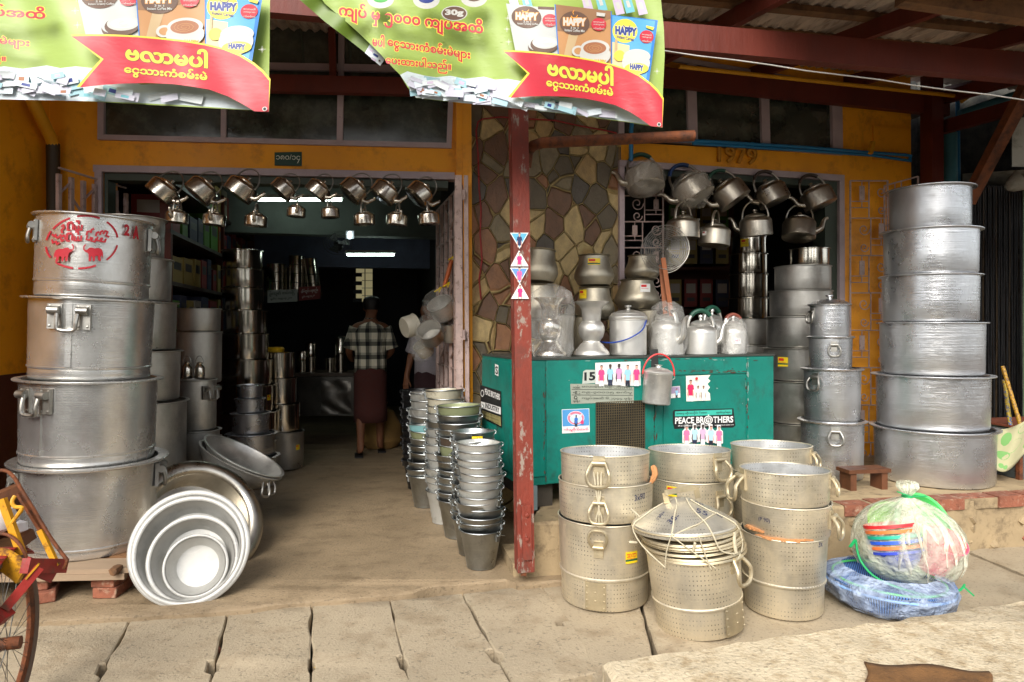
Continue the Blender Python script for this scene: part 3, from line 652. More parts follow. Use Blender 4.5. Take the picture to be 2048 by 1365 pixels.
def dring(par, T, s=1.0, m=None, flip=1, drop=1.0, br=True):         # single bracket and D-shaped ring
    m = m or alu_cast; r = thing('handle', None, None); r.parent = par; r.matrix_local = T
    mb = MB(); 
    if br:
        mb.box(-.006*s, .004*s, -.026*s, .026*s, -.06*s*(1 if flip < 0 else 1), .03*s)
    else: mb.box(-.006*s, .004*s, -.026*s, .026*s, 0, .03*s)
    mb.tube([(.014*s,-.03*s,.0),(.014*s,.03*s,.0)], .0125*s, 10)
    mb.build('bracket', m, r)
    o = .03*s*drop; L_ = flip
    mb = MB(); mb.tube(bent([(.014*s,-.03*s,0),(o,-.046*s,-.034*s*L_),(o*1.1,-.05*s,-.066*s*L_),(o*1.1,-.03*s,-.098*s*L_),(o*1.1,.03*s,-.098*s*L_),(o*1.1,.05*s,-.066*s*L_),(o,.046*s,-.034*s*L_),(.014*s,.03*s,0)], steps=4), .0085*s, 8); mb.build('bail', m, r)
def pot(label, cat, px, Y, y1, y0, hb, ht, hr, m, group=None, tilt=(0,0), name='cooking_pot', band=None, seam=None, inm=None, rimz=.006, wall=.005, z0=None, z1=None, dent=0):
    X = xc(px, Y); z0 = zc(y0, Y) if z0 is None else z0; z1 = zc(y1, Y) if z1 is None else z1
    Rb, Rt, Rr = Rp(hb, px, Y), Rp(ht, px, Y), Rp(hr, px, Y); H = z1 - z0
    r = thing(name, label, cat, (X, Y, z0), (rad(tilt[0]), rad(tilt[1]), random.uniform(0, .001)), group)
    mb = MB(); n = 64
    pr = [(0, 0), (Rb*.93, 0), (Rb*.985, .006), (Rb, .02)]
    if band: pr += [(Rb + (Rt-Rb)*band - .004, H*band - .008), (Rb + (Rt-Rb)*band + .004, H*band - .004), (Rb + (Rt-Rb)*band + .005, H*band + .004), (Rb + (Rt-Rb)*band, H*band + .009)]
    pr += [(Rb + (Rt-Rb)*.5, H*.5)] if not band or band < .5 else []
    pr += [(Rt, H - .002)]
    mb.lathe(pr, n)
    mb.lathe([(Rt, H - .002), (Rt - wall, H - .002), (Rb - wall, .03), (0, .03)], n, 1 if inm else 0)
    if seam is not None:
        a = camang(px) + seam; T = Matrix.Rotation(a, 4, 'Z'); mb.box(Rt - .006, Rt + .0025, -.014, .014, .012 + (H*band if band else 0), H - .01, 0, T)
    mb.build('body', [m, inm or m], r)
    mb = MB()
    if hr > ht: mb.lathe([(Rt - .001, H - .003), (Rr - .004, H - rimz*.5), (Rr, H), (Rr, H + rimz*.6), (Rr - .005, H + rimz), (Rt - wall, H + rimz*.8), (Rt - wall - .002, H - .004)], n)
    else: mb.lathe([(Rt + .004*math.cos(2*PI*k/8), H + .004*math.sin(2*PI*k/8)) for k in range(9)], n)
    mb.build('rim', m, r)
    r['_R'] = Rt; r['_H'] = H; r['_a'] = camang(px)
    return r
def at(r, th, z): return Matrix.Rotation(r['_a'] + th, 4, 'Z') @ TC((r['_R'], 0, z))
def sticker(par, th, zc_, w_, h_, cols, R=None, text=None, label=None, arr=None):
    """small printed label bent round a pot: yellow/white ground with printed bars"""
    R = (R or par['_R']) + .0012; a0 = par['_a'] + th
    f = lambda x, y, l: Vector(((R + .0004*l)*math.cos(a0 + x/R), (R + .0004*l)*math.sin(a0 + x/R), zc_ - y))
    ar = Art(w_/5); ar.poly([(-w_/2,-h_/2),(w_/2,-h_/2),(w_/2,h_/2),(-w_/2,h_/2)], cols[0])
    if text: ar.text(text, (-w_*.42, h_*.0), (w_*.42, h_*.0), h_*.34, cols[1], .02)
    else: ar.poly([(-w_*.42,-h_*.38),(w_*.1,-h_*.38),(w_*.1,-h_*.1),(-w_*.42,-h_*.1)], cols[1])
    if len(cols) > 2: ar.poly([(-w_/2,h_*.14),(w_/2,h_*.14),(w_/2,h_*.3),(-w_/2,h_*.3)], cols[2])
    ar.poly([(-w_*.4,h_*.06),(w_*.3,h_*.06),(w_*.3,h_*.1),(-w_*.4,h_*.1)], cols[1])
    o = ar.build('sticker', f, par, False)
    if label: o['label'] = label
    return o
def clean(r):
    for k in ('_R','_H','_a'):
        if k in r: del r[k]
def stack(levels, ybase, Y, m, labf, group, cat='pot', taper=.97, tilt=(0,0), name='cooking_pot', zbase=None, **kw):
    """levels from the top: (y of rim, centre x, half rim, half body) in photo pixels"""
    out = []; n = len(levels)
    for i, (y, x, hr, hb) in enumerate(levels):
        yb = levels[i+1][0] if i + 1 < n else ybase
        mm = m[i] if isinstance(m, list) else m
        z0 = zbase if (i == n-1 and zbase is not None) else zc(yb, Y) + .007
        r = pot(labf(n - 1 - i, n), cat, x, Y, y, yb, hb*taper, hb, hr, mm, group, tilt, name, z0=z0, **kw); out.append(r)
    return out
# ------------------------------------------------------------------ tallest left stack (four big lidless cauldrons on a pallet)
YL = 3.86; gL = 'big cauldrons stacked on the pallet'
c4 = pot('topmost big cauldron with red elephant stencil on its side', 'cauldron', 186, YL, 442, 598, 116, 118, 126, alu_old, gL, (0, 2.6), 'cauldron', band=.2, rimz=.008)
c3 = pot('second cauldron from top with clasp and riveted seam facing front', 'cauldron', 182, YL, 601, 756, 124, 127, 142, alu_old, gL, (0, 2.2), 'cauldron', band=.16, seam=-.36, rimz=.008)
c2 = pot('third cauldron from top with clasp at front left', 'cauldron', 178, YL, 757, 917, 137, 140, 153, alu_old, gL, (0, 1.6), 'cauldron', band=.14, seam=-.75, rimz=.008)
c1 = pot('lowest and widest cauldron standing on the wooden pallet', 'cauldron', 178, YL, 917, 1079, 137, 143, 164, alu_old, gL, (0, 1.4), 'cauldron', band=.11, rimz=.010, z0=.199)
for r, th, s in ((c4, -1.47, .85), (c4, 1.4, .95), (c3, -.36, 1.0), (c2, -.82, 1.0), (c1, -1.5, .95), (c1, 1.42, 1.0)): clasp(r, at(r, th, r['_H'] - .075), s)
# stencil on the top cauldron: photo pixels mapped to the drum side
red_st = flat('stencil_red', (176,22,40), .6)
def drum(r, px0, py0, Y):
    def f(x, y, l):
        k = .148 / 1365 * 1365   # pixels to metres at this depth
        th = math.asin(max(-.98, min(.98, (x - px0) / 126.0))); z = zc(y, Y) - r.location.z + (x - px0) * .00030
        q = r['_a'] + th; R = r['_R'] + .0015 + .0003*l - (.0 if z > .09 else .002)
        return Vector((R*math.cos(q), R*math.sin(q), z))
    return f
ar = Art(6)
for a0, a1 in ((-2.55,-1.95),(-1.75,-1.1),(-.85,-.15),(.15,.8),(1.15,1.65),(1.8,2.35),(2.6,3.05),(3.3,3.65)):
    ar.line([(160 + 71*math.cos(a0 + (a1-a0)*k/8), 492 + 49*math.sin(a0 + (a1-a0)*k/8)) for k in range(9)], 3.6, red_st)
def bl(pts, w_=4): ar.line(pts, w_, red_st)
for x0, y0 in ((100,474),(107,478),(116,476)): bl([(x0,y0),(x0+4,y0+4),(x0+9,y0+1)], 4)
for x0, y0 in ((101,486),(109,489),(118,484),(125,480)): bl([(x0,y0-2),(x0+2,y0+5),(x0+7,y0+2)], 4)
bl([(118,462),(122,458),(124,464),(119,468),(121,474)], 4)
for y0 in (455, 475):   # blocky centre letters
    bl([(131,y0),(131,y0+14),(137,y0+14)], 4.5); bl([(131,y0),(140,y0)], 4.5); bl([(141,y0+2),(141,y0+14)], 4.5); bl([(146,y0-2),(152,y0-2),(152,y0+4)], 4.5); bl([(146,y0+6),(146,y0+14),(158,y0+14),(158,y0+5)], 4.5); bl([(152,y0+6),(152,y0+13)], 4)
for x0, y0 in ((168,474),(176,470),(186,476),(194,474)): bl([(x0,y0+6),(x0+1,y0),(x0+6,y0-2)], 4)
for x0, y0 in ((170,486),(180,489),(190,488),(199,490)): bl([(x0,y0-5),(x0-2,y0+2),(x0+5,y0+3),(x0+7,y0-3)], 4)
bl([(200,478),(204,472),(209,474),(206,481),(212,484)], 4)
def eleph(x0, y0, s, fx, ro=0):
    P = [(0,-8),(3,-15),(10,-18),(18,-17),(24,-19),(30,-19),(33,-16),(36,-14),(40,-16),(40,-21),(37,-25),(39,-27),(43,-22),(43,-15),(38,-10),(33,-8),(31,-4),(30,10),(25,10),(25,0),(23,0),(21,10),(17,10),(16,-1),(11,-1),(10,8),(5,11),(3,8),(5,2),(2,-2),(0,4),(-1,2)]
    ar.poly([(x0 + fx*x*s, y0 + y*s + ro*x) for x, y in P], red_st)
eleph(109, 518, .86, 1); eleph(201, 520, .88, -1)
ar.text('2', (241,480), (252,482), 22, red_st, .05); ar.text('A', (259,486), (272,488), 26, red_st, .09)
ar.build('stencil', drum(c4, 186, 0, YL), c4, False)
# pallet, bricks, wedge
pal = thing('pallet', 'grey wooden pallet propped on bricks under the cauldrons', 'pallet', (xc(190,3.8), 3.8, .144)); pal.rotation_euler = (0, 0, .06)
for k in range(4):
    MB().box(-.62, .40, -.36 + k*.2, -.36 + k*.2 + .165, .03, .052).build('board', oldwood if k else mat('grey_board', (150,128,104), .8, 0, .25, 4, .3, 40, stretch=(.3,1,1)), pal)
MB().box(-.62, .34, -.372, -.34, 0, .03).build('side_rail', mat('grey_board', (150,128,104)), pal); MB().box(-.62, .34, .2, .25, 0, .03).build('side_rail', oldwood, pal)
MB().lathe([(0,-.03),(.02,-.03),(.024,0),(.02,.03),(0,.03)], 9, T=Euler((rad(90),0,0)).to_matrix().to_4x4(), rw=lambda a, z: 1 + .12*math.sin(3*a)).build('wood_wedge', oldwood, tag=('small worn wooden block wedged on the pallet edge', 'block')).location = W(232,1140,3.44)
def brick(px, py, Y, z, rz_, label, sc=1):
    mb = MB(); mb.box(-.06*sc, .06*sc, -.11, .11, 0, .055); o = mb.build('brick', brick_m, tag=(label, 'brick', 'bricks propping the pallet')); o.location = (xc(px, Y), Y, z); o.rotation_euler = (0, 0, rz_)
    md = o.modifiers.new('b', 'BEVEL'); md.width = .006; md.segments = 2; return o
brick(231, 0, 3.60, .031, .05, 'lower red brick under the right end of the pallet'); brick(230, 0, 3.60, .087, -.02, 'upper red brick under the right end of the pallet')
brick(88, 0, 3.52, .031, .5, 'lower brick under left end of pallet behind the wheel'); brick(84, 0, 3.55, .087, .3, 'upper brick under left end of pallet behind the wheel')
# ------------------------------------------------------------------ the other stacks on the left
stack([(440,262,76,70),(521,268,84,78),(607,272,90,84),(703,274,97,90),(803,277,106,100)], 990, 4.52, alu_grey, lambda i, n: 'dull rimmed pot, %s of the stack behind the cauldrons' % pos_word(i, n), 'dull pots behind the cauldrons', zbase=.035)
stack([(619,398,47,45),(665,398,49,47)], 760, 5.35, alu_grey, lambda i, n: ('plain straight sided pot at back, %s, behind two little jugs' % pos_word(i, n)), 'plain pots behind the jugs', zbase=zc(765,5.35))
q = stack([(760,396,42,38),(860,398,47,42)], 1000, 5.0, alu_grey, lambda i, n: 'pot with clasp handle under the two little jugs, %s' % pos_word(i, n), 'clasped pots under the jugs', zbase=.035)
for r in q: clasp(r, at(r, .75, r['_H'] - .07), .75)
for k, (x, hh) in enumerate(((378, 0), (403, 1))):
    r = thing('milk_jug', ['left little steel jug with wire handle standing on dull pot','right little steel jug with wire handle standing on dull pot'][k], 'jug', (xc(x,5.0), 5.0 - .03, zc(757,5.0)))
    MB().lathe([(0,0),(.033,0),(.036,.01),(.036,.075),(.03,.09),(.02,.105),(.022,.115),(.012,.12),(0,.125)], 20).build('body', steel_k, r)
    MB().tube([(.03*math.cos(t), 0, .11 + .055*math.sin(t)) for t in [PI*k_/12 for k_ in range(13)]], .003, 6).build('bail', steel_hook, r)
tall = [(503,485,43,40),(541,486,44,41),(579,486,45,42),(623,491,48,45),(669,492,50,47),(720,494,52,49),(771,496,55,51),(824,499,59,54),(880,500,60,55)]
q = stack(tall, 940, 6.5, steel, lambda i, n: 'polished steel pot, %s of the tallest shiny column indoors' % pos_word(i, n), 'tallest shiny column indoors', zbase=.035, taper=1)
sticker(q[6], .95, q[6]['_H']*.55, .05, .05, (stk_y, stk_r))
q = stack([(771,500,29,26),(798,500,32,29),(826,501,42,38),(867,503,54,48),(912,505,57,50)], 950, 6.0, alu_spun, lambda i, n: 'small spun aluminium pot, %s of the little pyramid stack' % pos_word(i, n), 'little pyramid of pots indoors', zbase=.035)
q = stack([(706,560,31,29),(757,562,33,31),(808,566,36,34),(863,572,38,36)], 925, 6.75, [steel, steel, steel, alu_grey], lambda i, n: 'steel canister, %s of the shorter column beside the aisle' % pos_word(i, n), 'canisters beside the aisle', zbase=.035, taper=1)
sticker(q[3], .7, q[3]['_H']*.6, .045, .05, (stk_y, stk_r))
MB().lathe([(0,0),(.075,0),(.08,.03),(.07,.045),(0,.05)], 24).build('plastic_dish', mat('yellow_plastic', (222,176,20), .4), tag=('yellow plastic lid resting on the canister column', 'dish')).location = (xc(552,6.75), 6.75, zc(704,6.75))  # yellow lid lying on top of the canisters
# basins and woks leaning at the foot of the cauldrons
def bowl(label, loc, R, H, ax, m, name='basin', group=None, flat_=.55, rim=.02, cat='basin'):
    """open side faces along ax"""
    ax = Vector(ax).normalized(); q = ax.to_track_quat('Z', 'Y'); r = thing(name, label, cat, loc, q.to_euler(), group)
    pr = [(0,-H),(R*flat_,-H),(R*(flat_+.12),-H*.94)]
    pr += [(R*(flat_+.12) + (R-rim-R*(flat_+.12))*t, -H*.94 + H*.9*t**1.25) for t in (.25,.5,.75,1)]
    MB().lathe(pr, 64).lathe([(p[0]-.003 if p[0] else 0, p[1]+.004) for p in pr], 64).build('body', m, r)
    MB().lathe([(R - rim*.5 + rim*.55*math.cos(t), rim*.35*math.sin(t)) for t in [2*PI*k/12 for k in range(13)]], 64).build('rim', m, r)
    return r
ax = Vector((.28,-1,.36)).normalized(); up_ = (Vector((0,0,1)) - ax*ax.z).normalized()
cB = W(380,1096,3.53)
bm_ = metal('bowl_aluminium', (186,185,180), .52, .2, (166,162,152), .3, .1, .03, met=.4)
gB = 'nested basins leaning at the front'
bowl('largest outermost basin of the four nested at the front left', cB, .292, .12, ax, bm_, group=gB, flat_=.6, rim=.028)
bowl('second largest of the four nested basins', cB - up_*.012 + ax*.006, .272, .112, ax, bm_, group=gB, flat_=.6, rim=.024)
bowl('third basin inward of the four nested basins', cB - up_*.055 - ax*.012 + Vector((.018,0,0)), .222, .105, ax, bm_, group=gB, flat_=.58, rim=.022)
bowl('smallest innermost of the four nested basins', cB - up_*.088 - ax*.03 + Vector((.03,0,0)), .158, .08, ax, bm_, group=gB, flat_=.55, rim=.014)
bowl('giant basin with wide rounded rim leaning behind the nested basins', W(402,1036,4.05), .375, .13, (.62,-.52,.60), metal('polished_pan_side', (196,190,178), .3, .6, (140,130,112), .4, .3, .1), flat_=.6, rim=.085)
def wok(label, c, R, H, roll, pitch, hands, m):
    r = thing('wok', label, 'wok', c, (rad(pitch), rad(roll), 0), 'woks tilted beside the aisle')
    pr = [(0,-H),(R*.3,-H*.97),(R*.55,-H*.83),(R*.78,-H*.56),(R*.93,-H*.25),(R,0)]
    MB().lathe(pr, 56).lathe([(max(0,p[0]-.004), p[1]+.005) for p in pr], 56).build('body', m, r)
    MB().lathe([(R,-.002),(R*1.05,.0),(R*1.06,.006),(R*1.0,.008)], 56).build('rim', m, r)
    for th in hands:
        a = rad(th); T = Matrix.Rotation(a, 4, 'Z') @ TC((R*1.0, 0, -.03))
        MB().tube(bent([(0,-.02,0),(.03,-.035,-.03),(.05,-.03,-.07),(.05,.03,-.07),(.03,.035,-.03),(0,.02,0)], steps=4), .008, 8, T=T).build('handle', alu_cast, r)
wok('lower tilted wok with ring handle hanging off its right side', W(482,921,4.72), .285, .17, 27, -7, (-28, 150), alu_matte)
wok('upper tilted wok nested in the wok beside the aisle', W(489,913,4.74), .28, .14, 29, -5, (-20,), alu_matte)
# ------------------------------------------------------------------ right: big spun stack, lidded cans, pots inside the window opening
YR = 4.92
stack([(382,1859,94,84),(465,1860,106,97),(554,1859,107,99),(647,1862,114,107),(750,1863,127,116),(854,1866,134,124)], 957, YR, alu_spun, lambda i, n: 'huge brushed aluminium pot, %s of the big stack at right' % pos_word(i, n), 'huge brushed pots at right', zbase=ZT + .002, taper=.985, name='cauldron', cat='cauldron', rimz=.007)
YK = 5.0
lv = [(612,1659,44,40),(677,1661,46,44),(740,1664,62,58),(843,1664,67,64)]
q = stack(lv, 950, YK, alu_spun, lambda i, n: 'silver can with ring handle, %s of four beside the huge stack' % pos_word(i, n), 'ring handled cans at right', cat='can', name='lidded_can', zbase=ZT + .002)
for r, th, sz in zip(q, (-1.0, .15, -.6, .1), (.8, .8, .95, .95)): dring(r, at(r, th, r['_H'] - .045), sz)
for r, dz in zip(q, (0, .003, .004, .004)):
    R = r['_R']; H = r['_H']
    pr = [(R*1.1,H+.004),(R*1.12,H+.012),(R*1.0,H+.018)] + ([(R*.85,H+.03),(R*.5,H+.045),(R*.12,H+.052),(R*.1,H+.062),(R*.2,H+.068),(R*.2,H+.078),(0,H+.08)] if r is q[0] else [])
    MB().lathe(pr, 48).build('lid', alu_spun, r)
mm = stack([(500,1619,43,40),(535,1605,59,57),(584,1601,66,63),(635,1600,72,68),(697,1598,76,72),(761,1597,80,76),(843,1597,82,78)], 930, 5.68, [steel] + [alu_grey]*6, lambda i, n: 'wide pot, %s of the stack in the window opening' % pos_word(i, n), 'wide pots in the window opening', zbase=ZT + .002, taper=1)
sticker(mm[4], -.45, mm[4]['_H']*.6, .085, .075, (stk_y, stk_r, stk_g))
nn = stack([(476,1498,37,35),(511,1497,41,38),(551,1497,42,39),(598,1496,44,40),(640,1497,44,41),(691,1497,46,42),(760,1497,47,43)], 880, 6.2, [steel]*4 + [alu_grey]*3, lambda i, n: 'narrow shiny pot, %s of the column behind the kettles' % pos_word(i, n), 'narrow shiny column in the opening', zbase=ZT + .002, taper=1)
sticker(nn[0], -.25, nn[0]['_H']*.6, .07, .07, (stk_y, stk_r))
# stool, crates, cloth, poles
st = thing('low_stool', 'little dark wooden stool standing on the terrace', 'stool', (xc(1727,4.62), 4.62, ZT), (0,0,.16))
MB().box(-.155,.155,-.07,.07,.115,.14).build('seat', wood_d, st)
for x in (-.115,.115): MB().box(x-.022,x+.022,-.058,.058,0,.115).build('leg', wood_d, st)
cr = thing('storage_crate', 'grey metal bin with rusty edge behind the flowered cloth', 'crate', (xc(2040,5.0), 5.0, ZT), (0,0,.2))
MB().box(-.12,.5,-.1,.4,.005,.33).build('body', mat('grey_sheet_bin', (96,104,104), .55, .3, .3, 5, .1, 30, (110,66,40), (.6,.75)), cr); MB().box(-.128,-.1,-.112,-.08,0,.335).build('corner_iron', rust, cr)
cr2 = thing('wooden_box', 'green wooden box with red brown lid at far right', 'box', (xc(2045,5.25), 5.25, zc(880,5.25)), (0,0,.2))
MB().box(-.22,.4,-.1,.25,0,.12).build('body', mat('green_box_paint', (92,106,82), .6), cr2); MB().box(-.24,.42,-.12,.27,.12,.135).build('lid', mat('red_brown_lid', (128,70,48), .6), cr2)
cloth_m = mat('flowered_cloth', (170,166,130), .9, 0, .1, 8, .2, 60); fl_g = flat('cloth_green', (112,160,92), .9)
def clf(u, v_):
    x = 1988 + 110*u; y = 858 + 6*math.sin(6*u) + v_*(62 + 20*math.sin(5*u + 1)) - 26*u*(1-v_); Yd = 4.86 - .05*v_ + .025*math.sin(9*u + 3*v_)
    return W(x, y, Yd)
cl_ = MB().grid(clf, 24, 12).build('cloth', cloth_m, tag=('cream cloth with green flower print draped over the grey bin', 'cloth')); cl_.modifiers.new('s','SOLIDIFY').thickness = .003
ar = Art(8)
for (x, y, a_, b_, r_) in ((.22,.25,.10,.16,.3),(.36,.5,.13,.14,.9),(.15,.62,.1,.14,2),(.55,.2,.12,.12,.4),(.7,.45,.1,.16,1),(.62,.75,.1,.1,0),(.12,.86,.05,.06,0),(.2,.9,.04,.05,0),(.85,.25,.1,.14,.2)): ar.ell(x, y, a_, b_, fl_g, r_)
ar.mx = .08
o = ar.build('print', lambda x, y, l: clf(max(0,min(1,x)), max(0,min(1,y))) + Vector((0,-.004,.001)), cl_)
for k, (a, b_, c1_) in enumerate((((2005,733,5.15),(2046,868,5.0),(186,140,30)),((2008,760,5.2),(2022,860,5.1),(200,170,40)))):
    mb = MB(); p0 = W(*a); p1 = W(*b_); mb.tube([p0.lerp(p1, t/12) for t in range(13)], [.014 + .0015*(t % 2) for t in range(13)], 10)
    mb.build('painted_pole', mat('pole_paint' + 'ab'[k], c1_, .5, 0, .3, 25, .1, 40, [(120,86,40),(40,80,150)][k], (.5,.56)), tag=(['thicker yellow banded pole leaning on the green box','thinner yellow and blue pole leaning on the green box'][k], 'pole'))
# ------------------------------------------------------------------ strainers in front
gS = 'golden perforated strainers'
def strainer(label, px, Y, y1, y0, hb, ht, tilt=(0,0), z0=None, band=None, hands=()):
    r = pot(label, 'strainer', px, Y, y1, y0, hb, ht, ht, gold, gS, tilt, 'perforated_pot', inm=gold_in, z0=z0, band=band)
    for (th, dz, s, fl, dr) in hands: dring(r, at(r, th, r['_H'] - dz), s, gold_plain, fl, dr)
    return r
Y1 = 3.60
s1 = strainer('lowest pot of left golden stack with riveted patch near its foot', 1209, Y1, 1028, 0, 86, 93, z0=.003, band=.37, hands=((-.12,.10,.9,-1,1.2),))
s2 = strainer('middle pot of left golden stack marked with ink', 1211, Y1, 957, 1028, 92, 94, (-1.5,0), hands=((-.12,.075,.95,1,1.2),))
s3 = strainer('topmost open pot of left golden stack by the grille', 1210, Y1, 903, 965, 87, 89, (-3,0), hands=((-.12,.03,1.1,1,1.3),))
def plate(r, a0, a1, z0, z1, n=8):
    mb = MB(); R = r['_R']*.935 + .006
    mb.lathe([(R-.004,z0),(R,z0+.002),(R+.002,z1-.002),(R-.004,z1)], n, a0=r['_a']+a0, a1=r['_a']+a1)
    rr = random.Random(3)
    for i in range(10):
        a = r['_a'] + a0 + (a1-a0)*(.08 if i < 4 else (.92 if i < 8 else .5)); z = z0 + (z1-z0)*((i % 4)/4 + .1) if i < 8 else z0 + (z1-z0)*(.35 + .3*(i-8))
        mb.lathe([(0,.004),(.005,.0025),(.006,0)], 8, T=Matrix.Rotation(a,4,'Z') @ TC((R+.001,0,z)) @ Matrix.Rotation(rad(90),4,'Y'))
    mb.build('riveted_patch', gold_plain, r)
plate(s1, -.42, .03, .012, .15)
sticker(s1, .58, s1['_H']*.64, .07, .058, (stk_y, stk_r, stk_g), text='အာကာ')
def scribble(r, th, z, t, w_, h_, slope=0):
    R = r['_R'] + .001; a0 = r['_a'] + th; ar = Art(w_/8)
    ar.text(t, (0,0), (w_, 0), h_, ink, .0)
    ar.build('ink_writing', lambda x, y, l: Vector((R*math.cos(a0 + x/R), R*math.sin(a0 + x/R), z - y + x*slope)), r, False)
scribble(s2, .62, .115, '3x90', .075, .03, .05)
wrap = MB(); wrap.tube(bent([(xc(1303,3.55),3.52,zc(930,3.55)),(xc(1306,3.55),3.50,zc(948,3.5)),(xc(1302,3.5),3.5,zc(966,3.5))]), [.012,.016,.018,.016,.017,.015,.016,.012,.01], 7); wrap.build('cardboard_scrap', card, tag=('crumpled brown cardboard scrap tucked beside the left golden stack', 'cardboard'))
Y2 = 3.98
strainer('lower pot of the middle rear golden stack behind tied lids', 1379, Y2, 950, 0, 82, 87, z0=.003, hands=((.72,.07,1,1,1.2),))
s22 = strainer('open top pot of the middle rear golden stack', 1379, Y2, 899, 955, 80, 82, (-3,0), hands=((.72,.03,1.1,1,1.3),))
sl_ = [c for c in bpy.data.objects if c.get('label') == 'lower pot of the middle rear golden stack behind tied lids'][0]; sticker(sl_, -.4, sl_['_H'] - .05, .06, .055, (stk_y, stk_r, stk_g))
Y3 = 4.05
strainer('lower pot of the right rear golden stack', 1543, Y3, 938, 0, 80, 84, z0=.003)
strainer('open top pot of the right rear golden stack beside the teal cabinet', 1543, Y3, 890, 945, 80, 82, (-3,0), hands=((1.3,.035,.9,1,1.2),))
Y4 = 3.46
s41 = strainer('lowest pot of the right front golden stack with rusty stains', 1567, Y4, 1060, 0, 79, 88, z0=.003, band=.42)
s42 = strainer('middle pot of the right front golden stack above cardboard', 1572, Y4, 1000, 1063, 88, 91, (-1,0), hands=((1.3,.05,1,1,1.3),))
s43 = strainer('open topmost pot of the right front golden stack', 1570, Y4, 938, 1003, 88, 91, (-3,0), hands=((-1.15,.035,1.15,1,1.6),(1.4,.03,.8,1,1.2)))
scribble(s42, -.62, .08, '(P 90)', .06, .025); scribble(s41, .85, s41['_H'] - .03, '3x', .03, .03)
mb = MB(); rr = random.Random(8); a0 = s41['_a']
for k in range(16):
    th = a0 - .95 + k*.105; R = s41['_R'] - .012; z = s41['_H'] + .002 + rr.uniform(0,.010) + (.022 if k < 4 else 0)
    T = Matrix.Rotation(th, 4, 'Z') @ TC((R,0,z)) @ Euler((rr.uniform(-.1,.1), 0, rr.uniform(-.3,.3))).to_matrix().to_4x4()
    mb.box(-.03,.012,-.035,.035,-.004,.004,0,T)
o = mb.build('cardboard_sheets', card, tag=('torn cardboard sheets wedged between two golden pots', 'cardboard')); o.location = s41.location
Y5 = 3.27
s5 = strainer('front leaning golden pot under the bundle of tied lids', 1398, Y5, 1098, 0, 87, 95, (0,-5), z0=.003, band=.40, hands=((1.0,.0,1.1,1,1.3),))
plate(s5, .62, 1.35, .01, .15)
# lids tied on top of it: local frame of the leaning pot
lg = 'golden lids tied in a bundle'
Mx = s5.matrix_basis.copy() if False else (TC(s5.location) @ s5.rotation_euler.to_matrix().to_4x4())
Rl = s5['_R'] + .012; H5 = s5['_H']
for k in range(7):
    z = H5 + .002 + k*.0175; dx = (k - 3)*-.004 + .006*math.sin(k*2.3)
    r = thing('pot_lid', 'flat golden lid, %s in the string tied bundle' % pos_word(k, 7), 'lid', Mx @ Vector((dx, .004*math.sin(k), z)), (rad(1.2*math.sin(k*1.7)), rad(-5 + .8*math.cos(k*2)), 0), lg)
    MB().lathe([(Rl*.96,-.003),(Rl,0),(Rl+.003,.006),(Rl,.011),(Rl*.95,.012),(Rl*.5,.016),(0,.017)], 56).build('disc', gold_plain, r)
    MB().lathe([(Rl+.003+.003*math.cos(t), .003+.003*math.sin(t)) for t in [2*PI*i/6 for i in range(7)]], 56).build('rim', gold_plain, r)
lid = thing('conical_lid', 'pointed golden lid with strap handle on top of the bundle', 'lid', Mx @ Vector((-.03,0,H5+.128)), (rad(-3), rad(-3), 0))
cone = [(Rl+.012,-.022),(Rl+.014,-.005),(Rl+.01,.008),(Rl*.86,.035),(Rl*.6,.068),(Rl*.3,.098),(.035,.118),(0,.121)]
MB().lathe(cone, 64).build('cone', metal('lid_tin', (206,200,184), .38, .4, (140,136,130), .45, .25, .1, dots=58, met=.7), lid)
MB().lathe([(Rl+.014+.004*math.cos(t), -.004+.004*math.sin(t)) for t in [2*PI*i/8 for i in range(9)]], 64).build('rim', gold_plain, lid)
mb = MB(); pts = [(-.075,-.0,.098),(-.085,-.01,.15),(.06,-.03,.172),(.07,-.02,.118)]
for a, b_ in zip(pts[:-1], pts[1:]): mb.beam(a, b_, .026, .004, up=(0,1,0))
mb.build('strap_handle', gold_plain, lid)
def conez(r_): 
    for (r0, z0), (r1, z1) in zip(cone[2:-1], cone[3:]):
        if r1 <= r_ <= r0: return z0 + (z1-z0)*(r0-r_)/(r0-r1)
    return cone[2][1]
ar = Art(.012)
for t, (x, y), w_, h_, rot in (('38-', (-.10,-.17), .06,.03,.5), ('130x', (-.14,-.11), .05,.02,.7), ('55', (.03,-.12), .05,.035,-.4), ('51140', (.09,-.08), .07,.022,-.6), ('S0', (.05,-.03), .04,.02,-.3)):
    v, f = text2d(t, 0); x0, y0, x1, y1 = bbox(v)
    ar.raw([(x + ((p[0]-x0)/(x1-x0)*w_*math.cos(rot) - (p[1]-y0)/(y1-y0)*h_*math.sin(rot)), y + ((p[0]-x0)/(x1-x0)*w_*math.sin(rot) + (p[1]-y0)/(y1-y0)*h_*math.cos(rot))) for p in v], f, ink)
ar.build('ink_writing', lambda x, y, l: Vector((x, y, conez(math.hypot(x, y)) + .0025)), lid, False)
